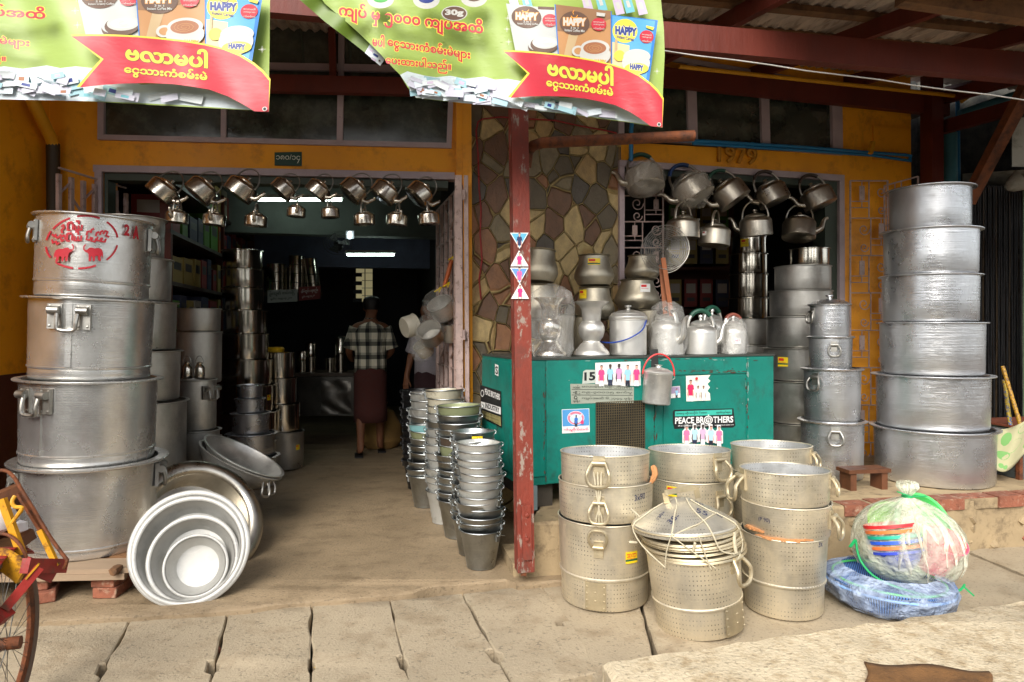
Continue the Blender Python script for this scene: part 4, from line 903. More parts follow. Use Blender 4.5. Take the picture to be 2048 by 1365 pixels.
# string over the bundle
Lm = TC(lid.location) @ lid.rotation_euler.to_matrix().to_4x4(); mb = MB(); a0 = s5['_a']
def rimp(th, k):   # a point on the rim line (k 0 = pot rim .. 1 = cone edge)
    R = Rl + .017; p = (Mx @ Vector((R*math.cos(a0+th), R*math.sin(a0+th), H5 - .012))).lerp(Lm @ Vector((R*math.cos(a0+th), R*math.sin(a0+th), .0)), k); return p
def conep(th, rr_): return Lm @ Vector((rr_*Rl*math.cos(a0+th), rr_*Rl*math.sin(a0+th), conez(rr_*Rl) + .005))
def strg(pts, r_=.0029): mb.tube(bent(pts, steps=3), r_, 6, sx=1.3)
strg([conep(-1.2,.15), conep(-.35,.3), conep(-.25,.6), conep(-.2,.86), rimp(-.2,1)]); strg([rimp(-.2,1), rimp(-.38,.5), rimp(-.5,0)]); strg([rimp(-.2,1), rimp(.1,.55), rimp(.42,.02)])
strg([conep(.6,.15), conep(.45,.4), conep(.5,.65), conep(.55,.88), rimp(.55,1), rimp(.62,.5), rimp(.9,.3)]); strg([rimp(-.2,1), conep(.15,.92), conep(.35,.86), conep(.8,.72), conep(1.3,.7)])
strg([rimp(.28,1), rimp(.3,.5), rimp(.33,0)]); strg([conep(-2.4,.2), conep(-1.5,.5), conep(-1.3,.8), rimp(-1.25,1), rimp(-1.0,.5), rimp(-.5,0)]); strg([conep(1.0,.2), conep(1.1,.5), conep(1.3,.86), rimp(1.35,1), rimp(1.3,.4), rimp(.95,.1)])
strg([rimp(-1.3,.45), rimp(-1.35,.42) + Vector((-.04,-.01,.005))], .007); strg([conep(-1.45,.9), conep(-1.45,.95) + Vector((-.03,0,.045))], .006); strg([rimp(.12,.6), rimp(.12,.6) + Vector((.004,-.012,.035))], .006); strg([rimp(.95,.3), rimp(1.0,.65), rimp(1.1,.9)], .008)
mb.build('tie_string', twine, tag=('white plastic string knotted round the bundle of golden lids', 'string'))
mb = MB(); p0, p1, p2 = W(1195,945,3.36), W(1197,1015,3.36), W(1198,1052,3.365)
for dx in (-.012, 0, .012): mb.tube(bent([p0 + Vector((dx*1.6,0,0)), p0.lerp(p1,.6) + Vector((dx*.8,-.012,0)), p1 + Vector((0,-.012,0)), p1.lerp(p2,.5) + Vector((dx,-.01,0)), p2 + Vector((dx*1.3,0,0))]), .0045, 6)
mb.build('tie_string', twine, tag=('white string tying together the handles of left golden stack', 'string'))
mb = MB(); mb.tube(bent([W(1655,1005,3.4), W(1658,1018,3.38), W(1655,1030,3.4), W(1661,1045,3.39)]), .005, 6); mb.build('tie_string', twine, tag=('white string knot on handle of the right front golden stack', 'string'))
# ------------------------------------------------------------------ buckets
def mkbucket(m, tagname):
    r = thing('bucket', 'bucket', 'bucket'); R = .115; H = .2; Rb = .076
    MB().lathe([(0,.008),(Rb-.004,.008),(Rb-.003,0),(Rb+.001,0),(Rb+.002,.022),(Rb+.004,.026),(Rb+.005,.03),(R-.012,H-.045),(R-.008,H-.04),(R-.002,H-.004),(R+.001,H),(R-.003,H+.001),(R-.006,H-.006),(Rb,.03),(0,.022)], 40).build('body', m, r)
    MB().lathe([(R+.0012+.0036*math.cos(t), H+.0036*math.sin(t)) for t in [2*PI*i/8 for i in range(9)]], 40).build('rim_wire', galv if m is not black_m else black_m, r)
    for s_ in (-1, 1):
        mb = MB(); mb.box(R-.006,R+.004,-.012,.012,H-.05,H-.012,0,Matrix.Rotation(PI/2*(1-s_),4,'Z')); mb.tube([(s_*(R+.004),0,H-.022),(s_*(R+.016),0,H-.016),(s_*(R+.018),0,H-.004),(s_*(R+.008),.004,H+.004)], .0026, 6)
        mb.build('bail_hook', galv if m is not black_m else black_m, r)
    MB().tube([((R+.013)*math.cos(t), (R+.012)*math.sin(t)*.99, H-.012 - .045*math.sin(t)) for t in [PI*i/20 for i in range(21)]], .0026, 6).build('bail', galv if m is not black_m else black_m, r)
    return r
BP = {}
def bucket(kind, label, loc, rot, sc, group):
    m = {'galv':galv,'pale':pale_tin,'cream':cream_tin,'green':green_tin,'cyan':cyan_tin,'brown':brown_tin,'black':black_m}[kind]
    if kind not in BP:
        BP[kind] = mkbucket(m, kind); r = BP[kind]; r.location = loc; r.rotation_euler = rot; r.scale = (sc,)*3; r['label'] = label; r['group'] = group; bpy.context.view_layer.update(); return r
    return dup(BP[kind], label, loc, rot, sc, group)
rb = random.Random(12); bk = {}
def bstack(px_b, px_t, yb, ytop, half, kinds, nm):
    Y = F*(CH-ZF)/(yb-HY); sc = Rp(half, px_b, Y)/.115; n = len(kinds); z0 = ZF + .004; zt = zc(ytop, Y) - .2*sc; st_ = (zt - z0)/(n-1)
    for i, k in enumerate(kinds):
        px = px_b + (px_t-px_b)*i/(n-1)
        t = [rad(rb.uniform(-2,2)) if i else 0 for _ in (0,1)]
        bk[(nm, i)] = (bucket(k, '%s bucket, %s in %s' % ({'galv':'grey galvanised','pale':'pale zinc','cream':'dusty cream','green':'olive green','cyan':'pale blue','brown':'brown','black':'black'}[k], pos_word(i, n), nm), (xc(px,Y) + rb.uniform(-.004,.004)*(i>0), Y + rb.uniform(-.004,.004), z0 + st_*i + rb.uniform(-.004,.004)*(i>0)), (t[0], t[1] + rad(0), rad(8*i % 40 - 20 + rb.uniform(-25,25))), sc, 'buckets stacked in the doorway'), sc)
bstack(962, 958, 1133, 885, 43, ['galv']*5 + ['pale']*8, 'the nearest bucket stack')
bstack(945, 945, 1106, 864, 41, ['galv']*10 + ['pale','pale','galv'], 'the second bucket stack')
bstack(918, 919, 1072, 812, 43, ['galv']*7 + ['green','brown','galv','galv','galv','green'], 'the third bucket stack')
bstack(889, 890, 1044, 779, 37, ['pale']*9 + ['galv','pale','cream','cream','cream'], 'the fourth bucket stack')
bstack(852, 856, 1012, 786, 36, ['galv']*6 + ['green','cyan','galv','pale','pale','pale'], 'the fifth bucket stack')
bstack(838, 838, 976, 780, 33, ['black']*13, 'the rearmost black bucket stack')
r, sc = bk[('the second bucket stack', 12)]; r['_R'] = .112; r['_a'] = camang(945) - r.rotation_euler.z; sticker(r, .2, .165, .06, .036, (stk_y, stk_r, flat('sticker_orange', (236,130,40))), text='တန်ဖိုး')
r['label'] = 'grey galvanised bucket with yellow price sticker, topmost in second stack'
# ------------------------------------------------------------------ bag of plastic ware and blue baskets
bagc = W(1815,1075,3.62)
film = clear('bag_film', (232,236,214), .42, .14, 1.1, 9)
bag = thing('plastic_sack', 'big knotted clear plastic sack full of bright plasticware', 'bag', (bagc.x, bagc.y, .10))
Hb = .40; Rbg = .27
def bagr(a, z): 
    t = z / Hb; fold = .016*math.sin(11*a + 3*t)*t + .012*math.sin(7*a + 2 + 4*t) + .03*t*t*abs(math.sin(9*a + 1.5*math.sin(3*t))) + .03*max(0, t-.4)*math.sin(23*a + t)
    return 1 + fold*1.6
pr = [(.0,.0),(.16,.005),(.235,.05),(.268,.12),(.27,.19),(.25,.26),(.20,.325),(.125,.375),(.055,.405),(.022,.42),(.018,.43),(.03,.445),(.05,.475),(.045,.50)]
MB().lathe(pr, 96, rw=bagr).build('film', film, bag)
fm = clear('bag_folds', (240,236,214), .42, .2, .8, 14); fo = MB(); rf = random.Random(6)
def prz(z):
    for (r0, z0), (r1, z1) in zip(pr[:-1], pr[1:]):
        if z0 <= z <= z1: return r0 + (r1-r0)*(z-z0)/max(1e-6, z1-z0)
    return .03
for k in range(22):
    a = -PI/2 + rf.gauss(0, .55) if k < 14 else rf.uniform(0, 2*PI); zb = rf.uniform(.02, .26); da = rf.uniform(-.25,.25); wd = rf.uniform(.010,.030); v = []; f = []
    for i in range(15):
        t = i/14; z = .42 - (.42-zb)*t; aa = a + da*t + .04*math.sin(6*t+k); q = prz(z); q = q*bagr(aa, z) + .004; ww = wd*(1 - t)**.5*(.35 + t)
        for e_ in (-1, 0, 1): v.append(((q + .006*(e_ == 0))*math.cos(aa) - e_*ww*math.sin(aa), (q + .006*(e_ == 0))*math.sin(aa) + e_*ww*math.cos(aa), z))
    for i in range(14):
        for e_ in (0, 1): f.append((3*i+e_, 3*i+e_+1, 3*i+e_+4, 3*i+e_+3))
    fo.add(v, f)
fo.build('gathered_folds', fm, bag)
MB().lathe([(.024+.006*math.cos(t), .424+.006*math.sin(t)) for t in [2*PI*i/8 for i in range(9)]], 16).build('knot_tie', flat('green_tie', (20,160,90)), bag)
mb = MB(); mb.beam((.01,-.02,.425), (-.07,-.03,.455), .012, .006); mb.beam((.02,-.01,.425), (.085,-.03,.432), .012, .005); mb.tube(bent([(-.285,-.02,.20),(-.275,-.05,.1),(-.22,-.14,.03),(-.05,-.27,.0),(.1,-.25,.015),(.17,-.2,.03)]), .006, 6); mb.beam((.15,-.22,.03), (.19,-.24,-.01), .014, .006); mb.beam((-.285,-.02,.2), (-.33,-.05,.17), .014, .006); mb.build('green_ribbon', flat('green_tie', (20,160,90)), bag)
def plastic(n, c): return mat('plastic_' + n, c, .45, 0, .05, 6, 0)
def pbasket(label, loc, R, H, cols, rot, grp='plastic baskets in the sack'):
    r = thing('plastic_basket', label, 'basket', loc, rot, grp)
    for k, c in enumerate(cols):
        pr_ = [(R*.45,-H),(R*.78,-H*.62),(R*.95,-H*.2),(R,0),(R+.012,.004),(R+.012,-.010),(R*.98,-.012)]
        if k: pr_ = [(R,-.004),(R+.012,.004),(R+.013,-.012),(R,-.014)]
        MB().lathe(([(0,-H)] if not k else []) + pr_, 40, T=TC((0,0,k*.026))).build('bowl' if not k else 'nested_rim', c, r)
    return r
pbasket('nest of rainbow rimmed plastic baskets with blue base inside the sack', bagc + Vector((-.115,-.10,-.035)), .118, .10, [plastic('blue',(50,72,190)), plastic('orange',(236,120,60)), plastic('blue2',(40,90,210)), plastic('aqua',(30,170,140)), plastic('orange',(236,120,60)), plastic('red',(226,44,50))], (rad(-14),rad(-6),0))
pk = thing('plastic_bin', 'pink plastic bin lying inside the knotted sack', 'bin', bagc + Vector((.09,-.11,-.055)), (rad(28),rad(8),0))
MB().lathe([(0,-.08),(.075,-.08),(.1,.10),(.106,.104),(.1,.106),(.09,.09),(.065,-.07),(0,-.07)], 36).build('shell', plastic('pink', (236,80,112)), pk)
pbasket('pale green plastic basket at back of the knotted sack', bagc + Vector((.10,.02,.07)), .15, .12, [plastic('mint',(90,210,110))], (rad(60),rad(20),0)); pbasket('lime green plastic bowl behind the rainbow baskets', bagc + Vector((-.05,.05,.07)), .11, .09, [plastic('lime',(150,216,70))], (rad(40),rad(-20),0))
m_, t_, b_ = _base('ribbed_blue_plastic'); tc_ = t_.nodes.new('ShaderNodeTexCoord'); sx_ = t_.nodes.new('ShaderNodeSeparateXYZ'); t_.links.new(tc_.outputs['Object'], sx_.inputs[0])
at_ = t_.nodes.new('ShaderNodeMath'); at_.operation = 'ARCTAN2'; t_.links.new(sx_.outputs[0], at_.inputs[0]); t_.links.new(sx_.outputs[1], at_.inputs[1]); ml_ = t_.nodes.new('ShaderNodeMath'); ml_.operation = 'MULTIPLY'; ml_.inputs[1].default_value = 24; t_.links.new(at_.outputs[0], ml_.inputs[0]); fr_ = t_.nodes.new('ShaderNodeMath'); fr_.operation = 'FRACT'; t_.links.new(ml_.outputs[0], fr_.inputs[0])
t_.links.new(_ramp(t_, fr_.outputs[0], [(.38, s2l((34,52,90))), (.5, s2l((104,146,210)))]), b_.inputs['Base Color']); b_.inputs['Roughness'].default_value = .4; ribm = m_
bb = thing('basket_bundle', 'stack of ribbed blue plastic baskets wrapped in clear film under the sack', 'basket', (xc(1770,3.52), 3.50, .012), (0, rad(2), .1))
Rk = .30; nb_ = 40
for k in range(2):
    mb = MB(); z = .022*k
    mb.lathe([(0,z),(Rk*.74,z),(Rk*.8,.006+z),(Rk*.95,.095+z),(Rk*1.0,.10+z),(Rk*1.005,.108+z),(Rk*.94,.106+z),(Rk*.78,.012+z),(0,.010+z)], 60)
    mb.build('basket_shell', ribm, bb)
MB().lathe([(Rk*1.0 + .007*math.cos(t), .105 + .007*math.sin(t)) for t in [2*PI*i/8 for i in range(9)]], 60).build('basket_rim', plastic('denim', (130,170,226)), bb)
MB().lathe([(Rk*.86 + .006*math.cos(t), .125 + .006*math.sin(t)) for t in [2*PI*i/8 for i in range(9)]], 60).build('inner_basket_rim', plastic('mint',(150,225,150)), bb)
mb = MB(); mb.lathe([(0,-.004),(Rk*.8,-.004),(Rk*.98,.04),(Rk*1.05,.10),(Rk*1.0,.135),(Rk*.8,.16),(Rk*.7,.17)], 96, rw=lambda a, z: 1 + .022*math.sin(13*a+z*40) + .018*math.sin(5*a+1) + .014*math.sin(29*a - z*60)); mb.build('film', clear('basket_film', (190,206,232), .5, .16, 1.4, 14), bb)
mb = MB(); mb.grid(lambda u, v_: W(1650 + 48*u + 6*math.sin(7*v_), 1098 - 22*v_ + 40*(1-u)*v_ + 60*u*(1-v_), 3.50 + .12*v_ + .02*math.sin(9*u)), 14, 10)
mb.build('loose_film', clear('basket_film', (225,228,232)), bb, True) if False else None
# burlap mat at the lower right
mat_ = MB(); mat_.grid(lambda u, v_: Vector((*gp(1728 + 250*u + 8*math.sin(5*v_), 1327 + 4*math.sin(9*u) + 70*v_ + 18*u*(1-v_), .14), .148 + .006*math.sin(8*u)*math.sin(5*v_))), 30, 8)
o = mat_.build('burlap_mat', mat('brown_burlap', (118,82,44), .95, 0, .3, 9, .5, 90, (80,54,28), (.5,.7)), tag=('brown burlap sacking lying on the kerb slab at lower right', 'mat')); o.modifiers.new('s','SOLIDIFY').thickness = .012
# litter
for k, (x, y, c, s_) in enumerate(((191,1228,(215,215,235),.022),(880,1120,(220,190,60),.005),(630,1340,(230,180,40),.005))):
    p = G(x, y, .0); mb = MB(); mb.grid(lambda u, v_: Vector(((u-.5)*s_*1.6,(v_-.5)*s_, .004 + .004*math.sin(5*u))), 4, 3); o = mb.build('paper_scrap', flat('scrap' + 'abc'[k], c), tag=(['crumpled white paper scrap by the pallet bricks','tiny yellow scrap near the nearest bucket','tiny yellow scrap on the third paving slab'][k], 'litter')); o.location = p + Vector((0,0,.004)); o.rotation_euler = (0,0,.4)
# ------------------------------------------------------------------ kettles
def kettle(name, label, R, H, m, spout=1, grip=None, lidk=True, handle_h=1.15, hr=.05, group=None, sw=1.0, hm=None):
    r = thing(name, label, 'kettle', group=group)
    MB().lathe([(0,0),(R*.96,0),(R*1.0,.03*R),(R*1.0,H*.7),(R*.985,H*.76),(R*.9,H*.86),(R*.68,H*.94),(R*.6,H*.96),(R*.6,H)], 40).build('body', m, r)
    MB().lathe([(R*.63,H*.97),(R*.64,H*1.0),(R*.52,H*1.07),(R*.3,H*1.12),(R*.1,H*1.14),(R*.08,H*1.2),(R*.15,H*1.24),(R*.13,H*1.3),(0,H*1.31)], 32).build('lid', m, r)
    mb = MB(); ht = handle_h * R; n = 20
    P = [(R*.8*math.cos(t)*(1+.08*math.sin(t)), 0, H*.84 + ht*math.sin(t)) for t in [PI*i/n for i in range(n+1)]]
    mb.tube(P, R*hr, 8, sx=1.5); 
    for s_ in (-1,1): mb.box(s_*R*.8-.04*R, s_*R*.8+.04*R, -.09*R, .09*R, H*.72, H*.92)
    mb.build('handle', hm or m, r)
    if grip: MB().tube(P[5:16], R*hr*1.5, 8, sx=1.4).build('grip', grip, r)
    s_ = spout; sp = bent([(s_*R*.92,0,H*.35),(s_*R*1.25,0,H*.5),(s_*R*1.34,0,H*.74),(s_*R*1.46,0,H*.98),(s_*R*1.66*sw,0,H*1.05)], steps=3)
    n = len(sp); MB().tube(sp, [R*(.2 - .12*i/(n-1)) for i in range(n)], 12).build('spout', m, r)
    return r
P1 = [(323,381,1.0),(399,379,1.0),(480,379,1.02),(566,374,.82),(636,377,.82),(705,378,.95),(769,383,.95),(838,384,.92)]
P2 = [(353,446,.84),(428,451,.84),(511,453,.84),(592,434,.72),(661,436,.72),(729,450,.84),(793,451,.84),(858,449,.86)]
U = [W(p[0]-8, p[1]+13, DOOR.Y(p[0]) - .16) for p in P1]; Rk_ = 29*4.9/F
pk_ = kettle('steel_kettle', 'steel kettle', Rk_, Rk_*1.15, steel_k, 1, None, group='steel kettles hung along the doorway lintel', hr=.05, sw=.82, hm=steel_hook)
bpy.context.view_layer.update()
for i, p in enumerate(P1):
    lab = 'steel kettle tipped on its ring handle, %s from left in the upper doorway row' % ORD[i]; rot = (rad(-12 + 5*math.sin(i*3.1)), rad(38 + (0,4,-5,3,-2,6,-3,5)[i]), rad((0,8,-6,4,-10,6,-4,9)[i]))
    if i == 0: pk_.location = U[0]; pk_.rotation_euler = rot; pk_['label'] = lab
    else: dup(pk_, lab, U[i], rot, p[2])
for i, p in enumerate(P2):
    dup(pk_, 'small upright steel kettle hooked on a spout, %s from left in the lower doorway row' % ORD[i], W(p[0], p[1], DOOR.Y(p[0]) - .2), (rad(-4), 0, rad((-90, -84, -78, -70, 88, 84, -66, 92)[i])), p[2]*.86)
gA = 'aluminium kettles hung in the window opening'
grip_b = mat('grip_blue', (30,60,110), .5); grip_g = mat('grip_green', (32,84,66), .5); grip_r = mat('grip_brown', (130,70,56), .5); grip_k = mat('grip_dark', (60,44,34), .5)
wrap_m = clear('bag_wrap', (214,208,196), .26, .15, .7, 10)
kal = metal('kettle_aluminium', (192,184,170), .32, .5, (120,112,98), .3, .3, .12)
K1 = [(1293,378,1.12,-8,-20,grip_g),(1390,398,1.16,-30,-14,grip_b),(1466,404,1.08,-34,-10,grip_g),(1545,406,1.02,-22,-10,grip_k),(1637,413,1.04,-22,-10,grip_k)]
K2 = [(1366,478,1.0,0,0,40),(1427,492,.98,4,4,60),(1513,473,1.0,3,-6,150),(1597,477,1.04,3,-14,-20)]
Rk2 = 33*5.1/F
for i, (x, y, s_, roll, pit, g) in enumerate(K1):
    k = kettle('aluminium_kettle', ['plastic wrapped kettle with green grip hanging leftmost in the window opening','plastic wrapped kettle with blue grip hanging second from left','big bare kettle with green grip hanging third from left','bare kettle with dark handle hanging fourth from left','bare kettle with dark handle hanging rightmost in the upper row'][i], Rk2*s_, Rk2*s_*1.25, kal, -1, g, group=gA, hr=.07)
    Yk = RIGHT.Y(x) - .16; k.location = W(x + 6*(i > 0), y, Yk); k.rotation_euler = (rad(pit), rad(roll), rad(0))
    if i < 2:
        R = Rk2*s_
        b_ = thing('plastic_wrap', ['clear plastic bag drooping round the leftmost hanging kettle','clear plastic bag round the second hanging kettle'][i], 'bag', k.location, k.rotation_euler, 'clear bags round hanging kettles')
        MB().lathe([(.01,-.55*R),(.45*R,-.3*R),(1.02*R,.02*R),(1.12*R,.5*R),(1.08*R,.95*R),(.8*R,1.35*R),(.35*R,1.55*R)], 40, rw=lambda a, z: 1 + .035*math.sin(7*a+z*50) + .03*math.sin(13*a - z*40)).build('film', wrap_m, b_)
for i, (x, y, s_, roll, pit, rz_) in enumerate(K2):
    k = kettle('aluminium_kettle', ['lower kettle half hidden behind the wire skimmer','lower hanging kettle with red and white sticker','lower hanging kettle with flat bottom, third in the row','lower hanging kettle with spout to the right, rightmost'][i], Rk2*s_, Rk2*s_*1.3, kal, 1, None, group=gA, hr=.06)
    k.location = W(x, y, RIGHT.Y(x) - .14 - .04*(i == 0)); k.rotation_euler = (rad(pit), rad(roll), rad(rz_))
    if i == 1:
        k['_R'] = Rk2*s_; k['_a'] = camang(x) - rad(rz_); sticker(k, -.65, Rk2*.62, .038, .032, (stk_w, stk_r)); clean(k)
# ------------------------------------------------------------------ folding gates and grilles
def rungs(name, label, a, b_, z0, z1, nv, zs, rv=.009, rh=.006, group=None):
    g = thing(name, label, 'gate', (a.x, a.y, z0), (0,0,0), group); a = Vector((a.x, a.y, 0)); b_ = Vector((b_.x, b_.y, 0))
    for i in range(nv):
        p = a.lerp(b_, i/(nv-1)); MB().beam((p.x,p.y,z0),(p.x,p.y,z1), rv*2, rv*2.6, up=(b_-a)).build('upright', iron_pink, g, True)
    for k, z in enumerate(zs):
        mb = MB()
        for i in range(nv-1):
            p = a.lerp(b_, i/(nv-1)); q = a.lerp(b_, (i+1)/(nv-1)); dz = .0 if k % 3 else .10
            mb.beam((p.x,p.y,z),(q.x,q.y,z+dz*(-1)**i), rh*2, rh*2)
        mb.build('rung', iron_pink, g, True)
    return g
zz = [.25+.17*k for k in range(14)]
rungs('folding_gate', 'pinkish folding steel gate collapsed at left side of the doorway', Vector((-2.955,4.45,0)), Vector((-2.885,5.1,0)), .05, 2.42, 7, zz, .011)
gR = rungs('folding_gate', 'pinkish folding steel gate collapsed at right side of the doorway', Vector((-.375,5.0,0)), Vector((-.66,6.05,0)), .05, 2.46, 6, zz, .013)
MB().beam(W(921,990,4.93), W(917,352,4.93), .045, .05).build('gate_post', iron_pink, gR, True); MB().beam(W(936,990,4.95), W(932,352,4.95), .03, .03).build('gate_post', iron_pink, gR, True)
mb = MB()
for y in (390, 670): mb.tube([W(928,y-10,4.9), W(928,y+10,4.9)], .013, 8)
mb.build('hinge', iron_pink, gR, True)
def scroll(mb, pl, cx, cy, s, off, fl=1):
    pts = []
    for k in range(26):
        t = k/25; a = t*2.6*PI; r_ = s*(1 - t*.8); pts.append(pl.W(cx + fl*r_*math.cos(a) - fl*s, cy + r_*math.sin(a)*1.1, off))
    mb.tube(pts, .0045, 5)
def grille(label, pl, x0, x1, yt, yb, off, cell, group, seed, tilt=0):
    g = thing('window_grille', label, 'grille', pl.W((x0+x1)/2, yb, off), (0,0,0), group); mb = MB(); rr = random.Random(seed); r_ = .0052
    def P(x, y): return pl.W(x, y + tilt*(x-x0), off)
    for x in (x0, x1): mb.tube([P(x,yt),P(x,yb)], r_*1.5, 6)
    for y in (yt, yb): mb.tube([P(x0,y),P(x1,y)], r_*1.3, 6)
    w_ = x1-x0; y = yt
    mb2 = MB(); mb3 = MB()
    k = 0
    while y < yb - cell:
        xm = x0 + w_*(.55 if k % 2 else .5); mb.tube([P(xm,y),P(xm,y+cell)], r_, 5); mb.tube([P(x0,y+cell),P(x1,y+cell)], r_, 5)
        for q, (a, b_) in enumerate(((x0,xm),(xm,x1))):
            m_ = a + (b_-a)*.62
            if (k+q) % 2 == 0:
                mb.tube([P(m_,y),P(m_,y+cell*.72)], r_*.8, 5); mb.tube([P(a,y+cell*.55),P(b_,y+cell*.55)], r_*.8, 5); mb.tube([P(a,y+cell*.72),P(b_,y+cell*.72)], r_*.8, 5)
                mb3.quad(pl, [(m_-5,y+cell*.52),(m_+5,y+cell*.52),(m_+5,y+cell*.14),(m_-5,y+cell*.14)], .004, off+.004)
            else:
                scroll(mb2, pl, b_-2, y+cell*.3, (b_-a)*.28, off, 1); scroll(mb2, pl, a+(b_-a)*.9, y+cell*.78, (b_-a)*.22, off, 1)
        y += cell; k += 1
    mb.build('bars', iron_pink, g, True); mb2.build('scrollwork', iron_pink, g, True); mb3.build('plates', iron_pink, g, True); return g
gg = 'scrolled steel window grilles'
IN = Plane(RIGHT.X0, RIGHT.Y0 + .10, RIGHT.s)
grille('open steel grille behind wire skimmer at left of window opening', IN, 1244, 1326, 340, 760, .0, 52, gg, 1)
grille('open steel grille on yellow wall right of the window opening', RIGHT, 1690, 1764, 365, 960, .06, 74, gg, 2)
SW = Plane(RIGHT.W(1768,600).x, RIGHT.W(1768,600).y - .07, -.25)
grille('steel grille folded outward behind the huge pot stack', SW, 1769, 1836, 372, 940, .0, 80, gg, 3, -.28)
# ------------------------------------------------------------------ teal generator cabinet
teal = grime(mat('teal_paint', (4,118,104), .42, 0, .14, 3, .12, 24, (22,92,82), (.5, .75)), (50,58,48), .8, 4, (.55,.72), (1,1,.6))
ZC0, ZC1 = .475, 1.224
cabn = thing('generator_cabinet', 'teal steel generator cabinet plastered with football stickers', 'cabinet', (.06, 4.05, ZC0), (0, 0, CAB.ang))
LC, DC, HC = 1.87, .74, ZC1 - ZC0
MB().box(0, LC, 0, DC, 0, HC).build('body', teal, cabn)
def cpx(px): Yp = CAB.Y(px); return (Yp - 4.05) / math.sin(CAB.ang)
for nm, a, b_, z0, z1 in (('corner_panel', .004, cpx(1089), .05, HC-.004), ('front_panel', cpx(1092), cpx(1307), .003, HC-.004), ('top_rail', cpx(1309), cpx(1492), HC-.115, HC-.004), ('door', cpx(1326), cpx(1490), .05, HC-.125), ('side_rail', cpx(1309), cpx(1324), .003, HC-.125), ('corner_panel', cpx(1494), LC-.004, .003, HC-.004)):
    o = MB().box(a, b_, -.008, .01, z0, z1).build(nm, teal, cabn); md = o.modifiers.new('b','BEVEL'); md.width = .003; md.segments = 2
MB().box(-.004, LC+.004, -.012, DC+.004, HC, HC+.012).build('top', mat('dirty_top', (60,64,58), .5, 0, .3, 6), cabn)
MB().box(-.010, .01, .02, DC-.02, .05, HC-.02).build('side_panel', teal, cabn)
gx0, gx1 = cpx(1190), cpx(1287); gz0, gz1 = zc(905, 4.2) - ZC0, zc(806, 4.2) - ZC0
MB().box(gx0, gx1, -.010, -.006, gz0, gz1).build('vent_backing', flat('vent_black', (16,18,16), .8), cabn)
mb = MB(); n = 22
for i in range(n+1): x = gx0 + (gx1-gx0)*i/n; mb.box(x-.0018, x+.0018, -.016, -.012, gz0, gz1)
for i in range(20): z = gz0 + (gz1-gz0)*i/19; mb.box(gx0, gx1, -.0125, -.0095, z-.0018, z+.0018)
mb.build('vent_mesh', mat('vent_wire', (96,84,60), .5, .4), cabn)
for x in (.12, LC-.2): MB().box(x, x+.1, .05, DC-.05, ZT-ZC0, 0).build('foot', mat('dark_skid', (66,60,52), .7), cabn)
MB().box(.0, .09, -.02, .1, ZT-ZC0+.002, .0).build('leg', mat('grey_steel_box', (120,136,140), .5, .2), cabn)
SIDE = Plane(.06 - .0102*.93, 4.05 - .0102*.36, -2.612)
def fig(ar, x, y, s, shirt, skin=(176,130,110), sh=(60,60,70), full=1):
    m_ = lambda n, c: flat('print_%s_%d_%d_%d' % (n, *c), c, .5)
    ar.poly([(x-4.2*s,y+17*s),(x-5.6*s,y+27*s),(x-4*s,y+34*s),(x-2.8*s,y+33*s),(x-3.6*s,y+26*s),(x-2.8*s,y+18*s)], m_('skin', skin)); ar.poly([(x+4.2*s,y+17*s),(x+5.6*s,y+27*s),(x+4*s,y+34*s),(x+2.8*s,y+33*s),(x+3.6*s,y+26*s),(x+2.8*s,y+18*s)], m_('skin', skin))
    if full: ar.poly([(x-3.4*s,y+28*s),(x+3.4*s,y+28*s),(x+4*s,y+39*s),(x+.4*s,y+39*s),(x,y+34*s),(x-.4*s,y+39*s),(x-4*s,y+39*s)], m_('short', sh))
    ar.poly([(x-1.6*s,y+9*s),(x+1.6*s,y+9*s),(x+5*s,y+11*s),(x+6*s,y+18*s),(x+3.6*s,y+19*s),(x+3.5*s,y+29*s),(x-3.5*s,y+29*s),(x-3.6*s,y+19*s),(x-6*s,y+18*s),(x-5*s,y+11*s)], m_('shirt', shirt))
    ar.poly([(x-1.1*s,y+7*s),(x+1.1*s,y+7*s),(x+1.3*s,y+10*s),(x,y+11*s),(x-1.3*s,y+10*s)], m_('skin', skin)); ar.ell(x, y+5*s, 2.3*s, 3.2*s, m_('skin', skin), n=14)
    ar.poly([(x-2.4*s,y+4.6*s),(x-2.2*s,y+2*s),(x,y+1.2*s),(x+2.2*s,y+2*s),(x+2.4*s,y+4.6*s),(x+1.6*s,y+3.2*s),(x-1.6*s,y+3.2*s)], flat('print_hair', (40,32,28)))
pink = (226,70,130); sky_ = (150,200,226); lav = (206,150,190)
five = [(pink,(200,150,130),(240,240,240)),(sky_,(86,66,60),(40,46,70)),(lav,(70,56,54),(240,240,240)),(sky_,(206,160,140),(30,34,50)),(pink,(214,170,150),(236,236,240))]
def stick(name, label, build_):
    ar = Art(); build_(ar); o = ar.build(name, onplane(CAB, .0095, .0006), None, False)
    o.parent = cabn; bpy.context.view_layer.update(); o.matrix_parent_inverse = (TC(cabn.location) @ cabn.rotation_euler.to_matrix().to_4x4()).inverted()
    if label: o['label'] = label
    return o
def b1_(ar):
    ar.poly([(1189,726),(1279,723),(1280,771),(1189,775)], stk_w)
    for i, (c, sk, sh) in enumerate(five): fig(ar, 1201 + 16.8*i, 726 + (3,1,0,2,2)[i], 1.12, c, sk, sh)
stick('sticker', 'white sticker with five standing football players', b1_)
def b2_(ar):
    ar.poly([(1165,743),(1170,740),(1190,740),(1190,766),(1163,768)], flat('patch_grey', (180,186,176))); ar.text('15', (1167,762), (1189,761), 17, blk, .04)
stick('number_patch', None, b2_)
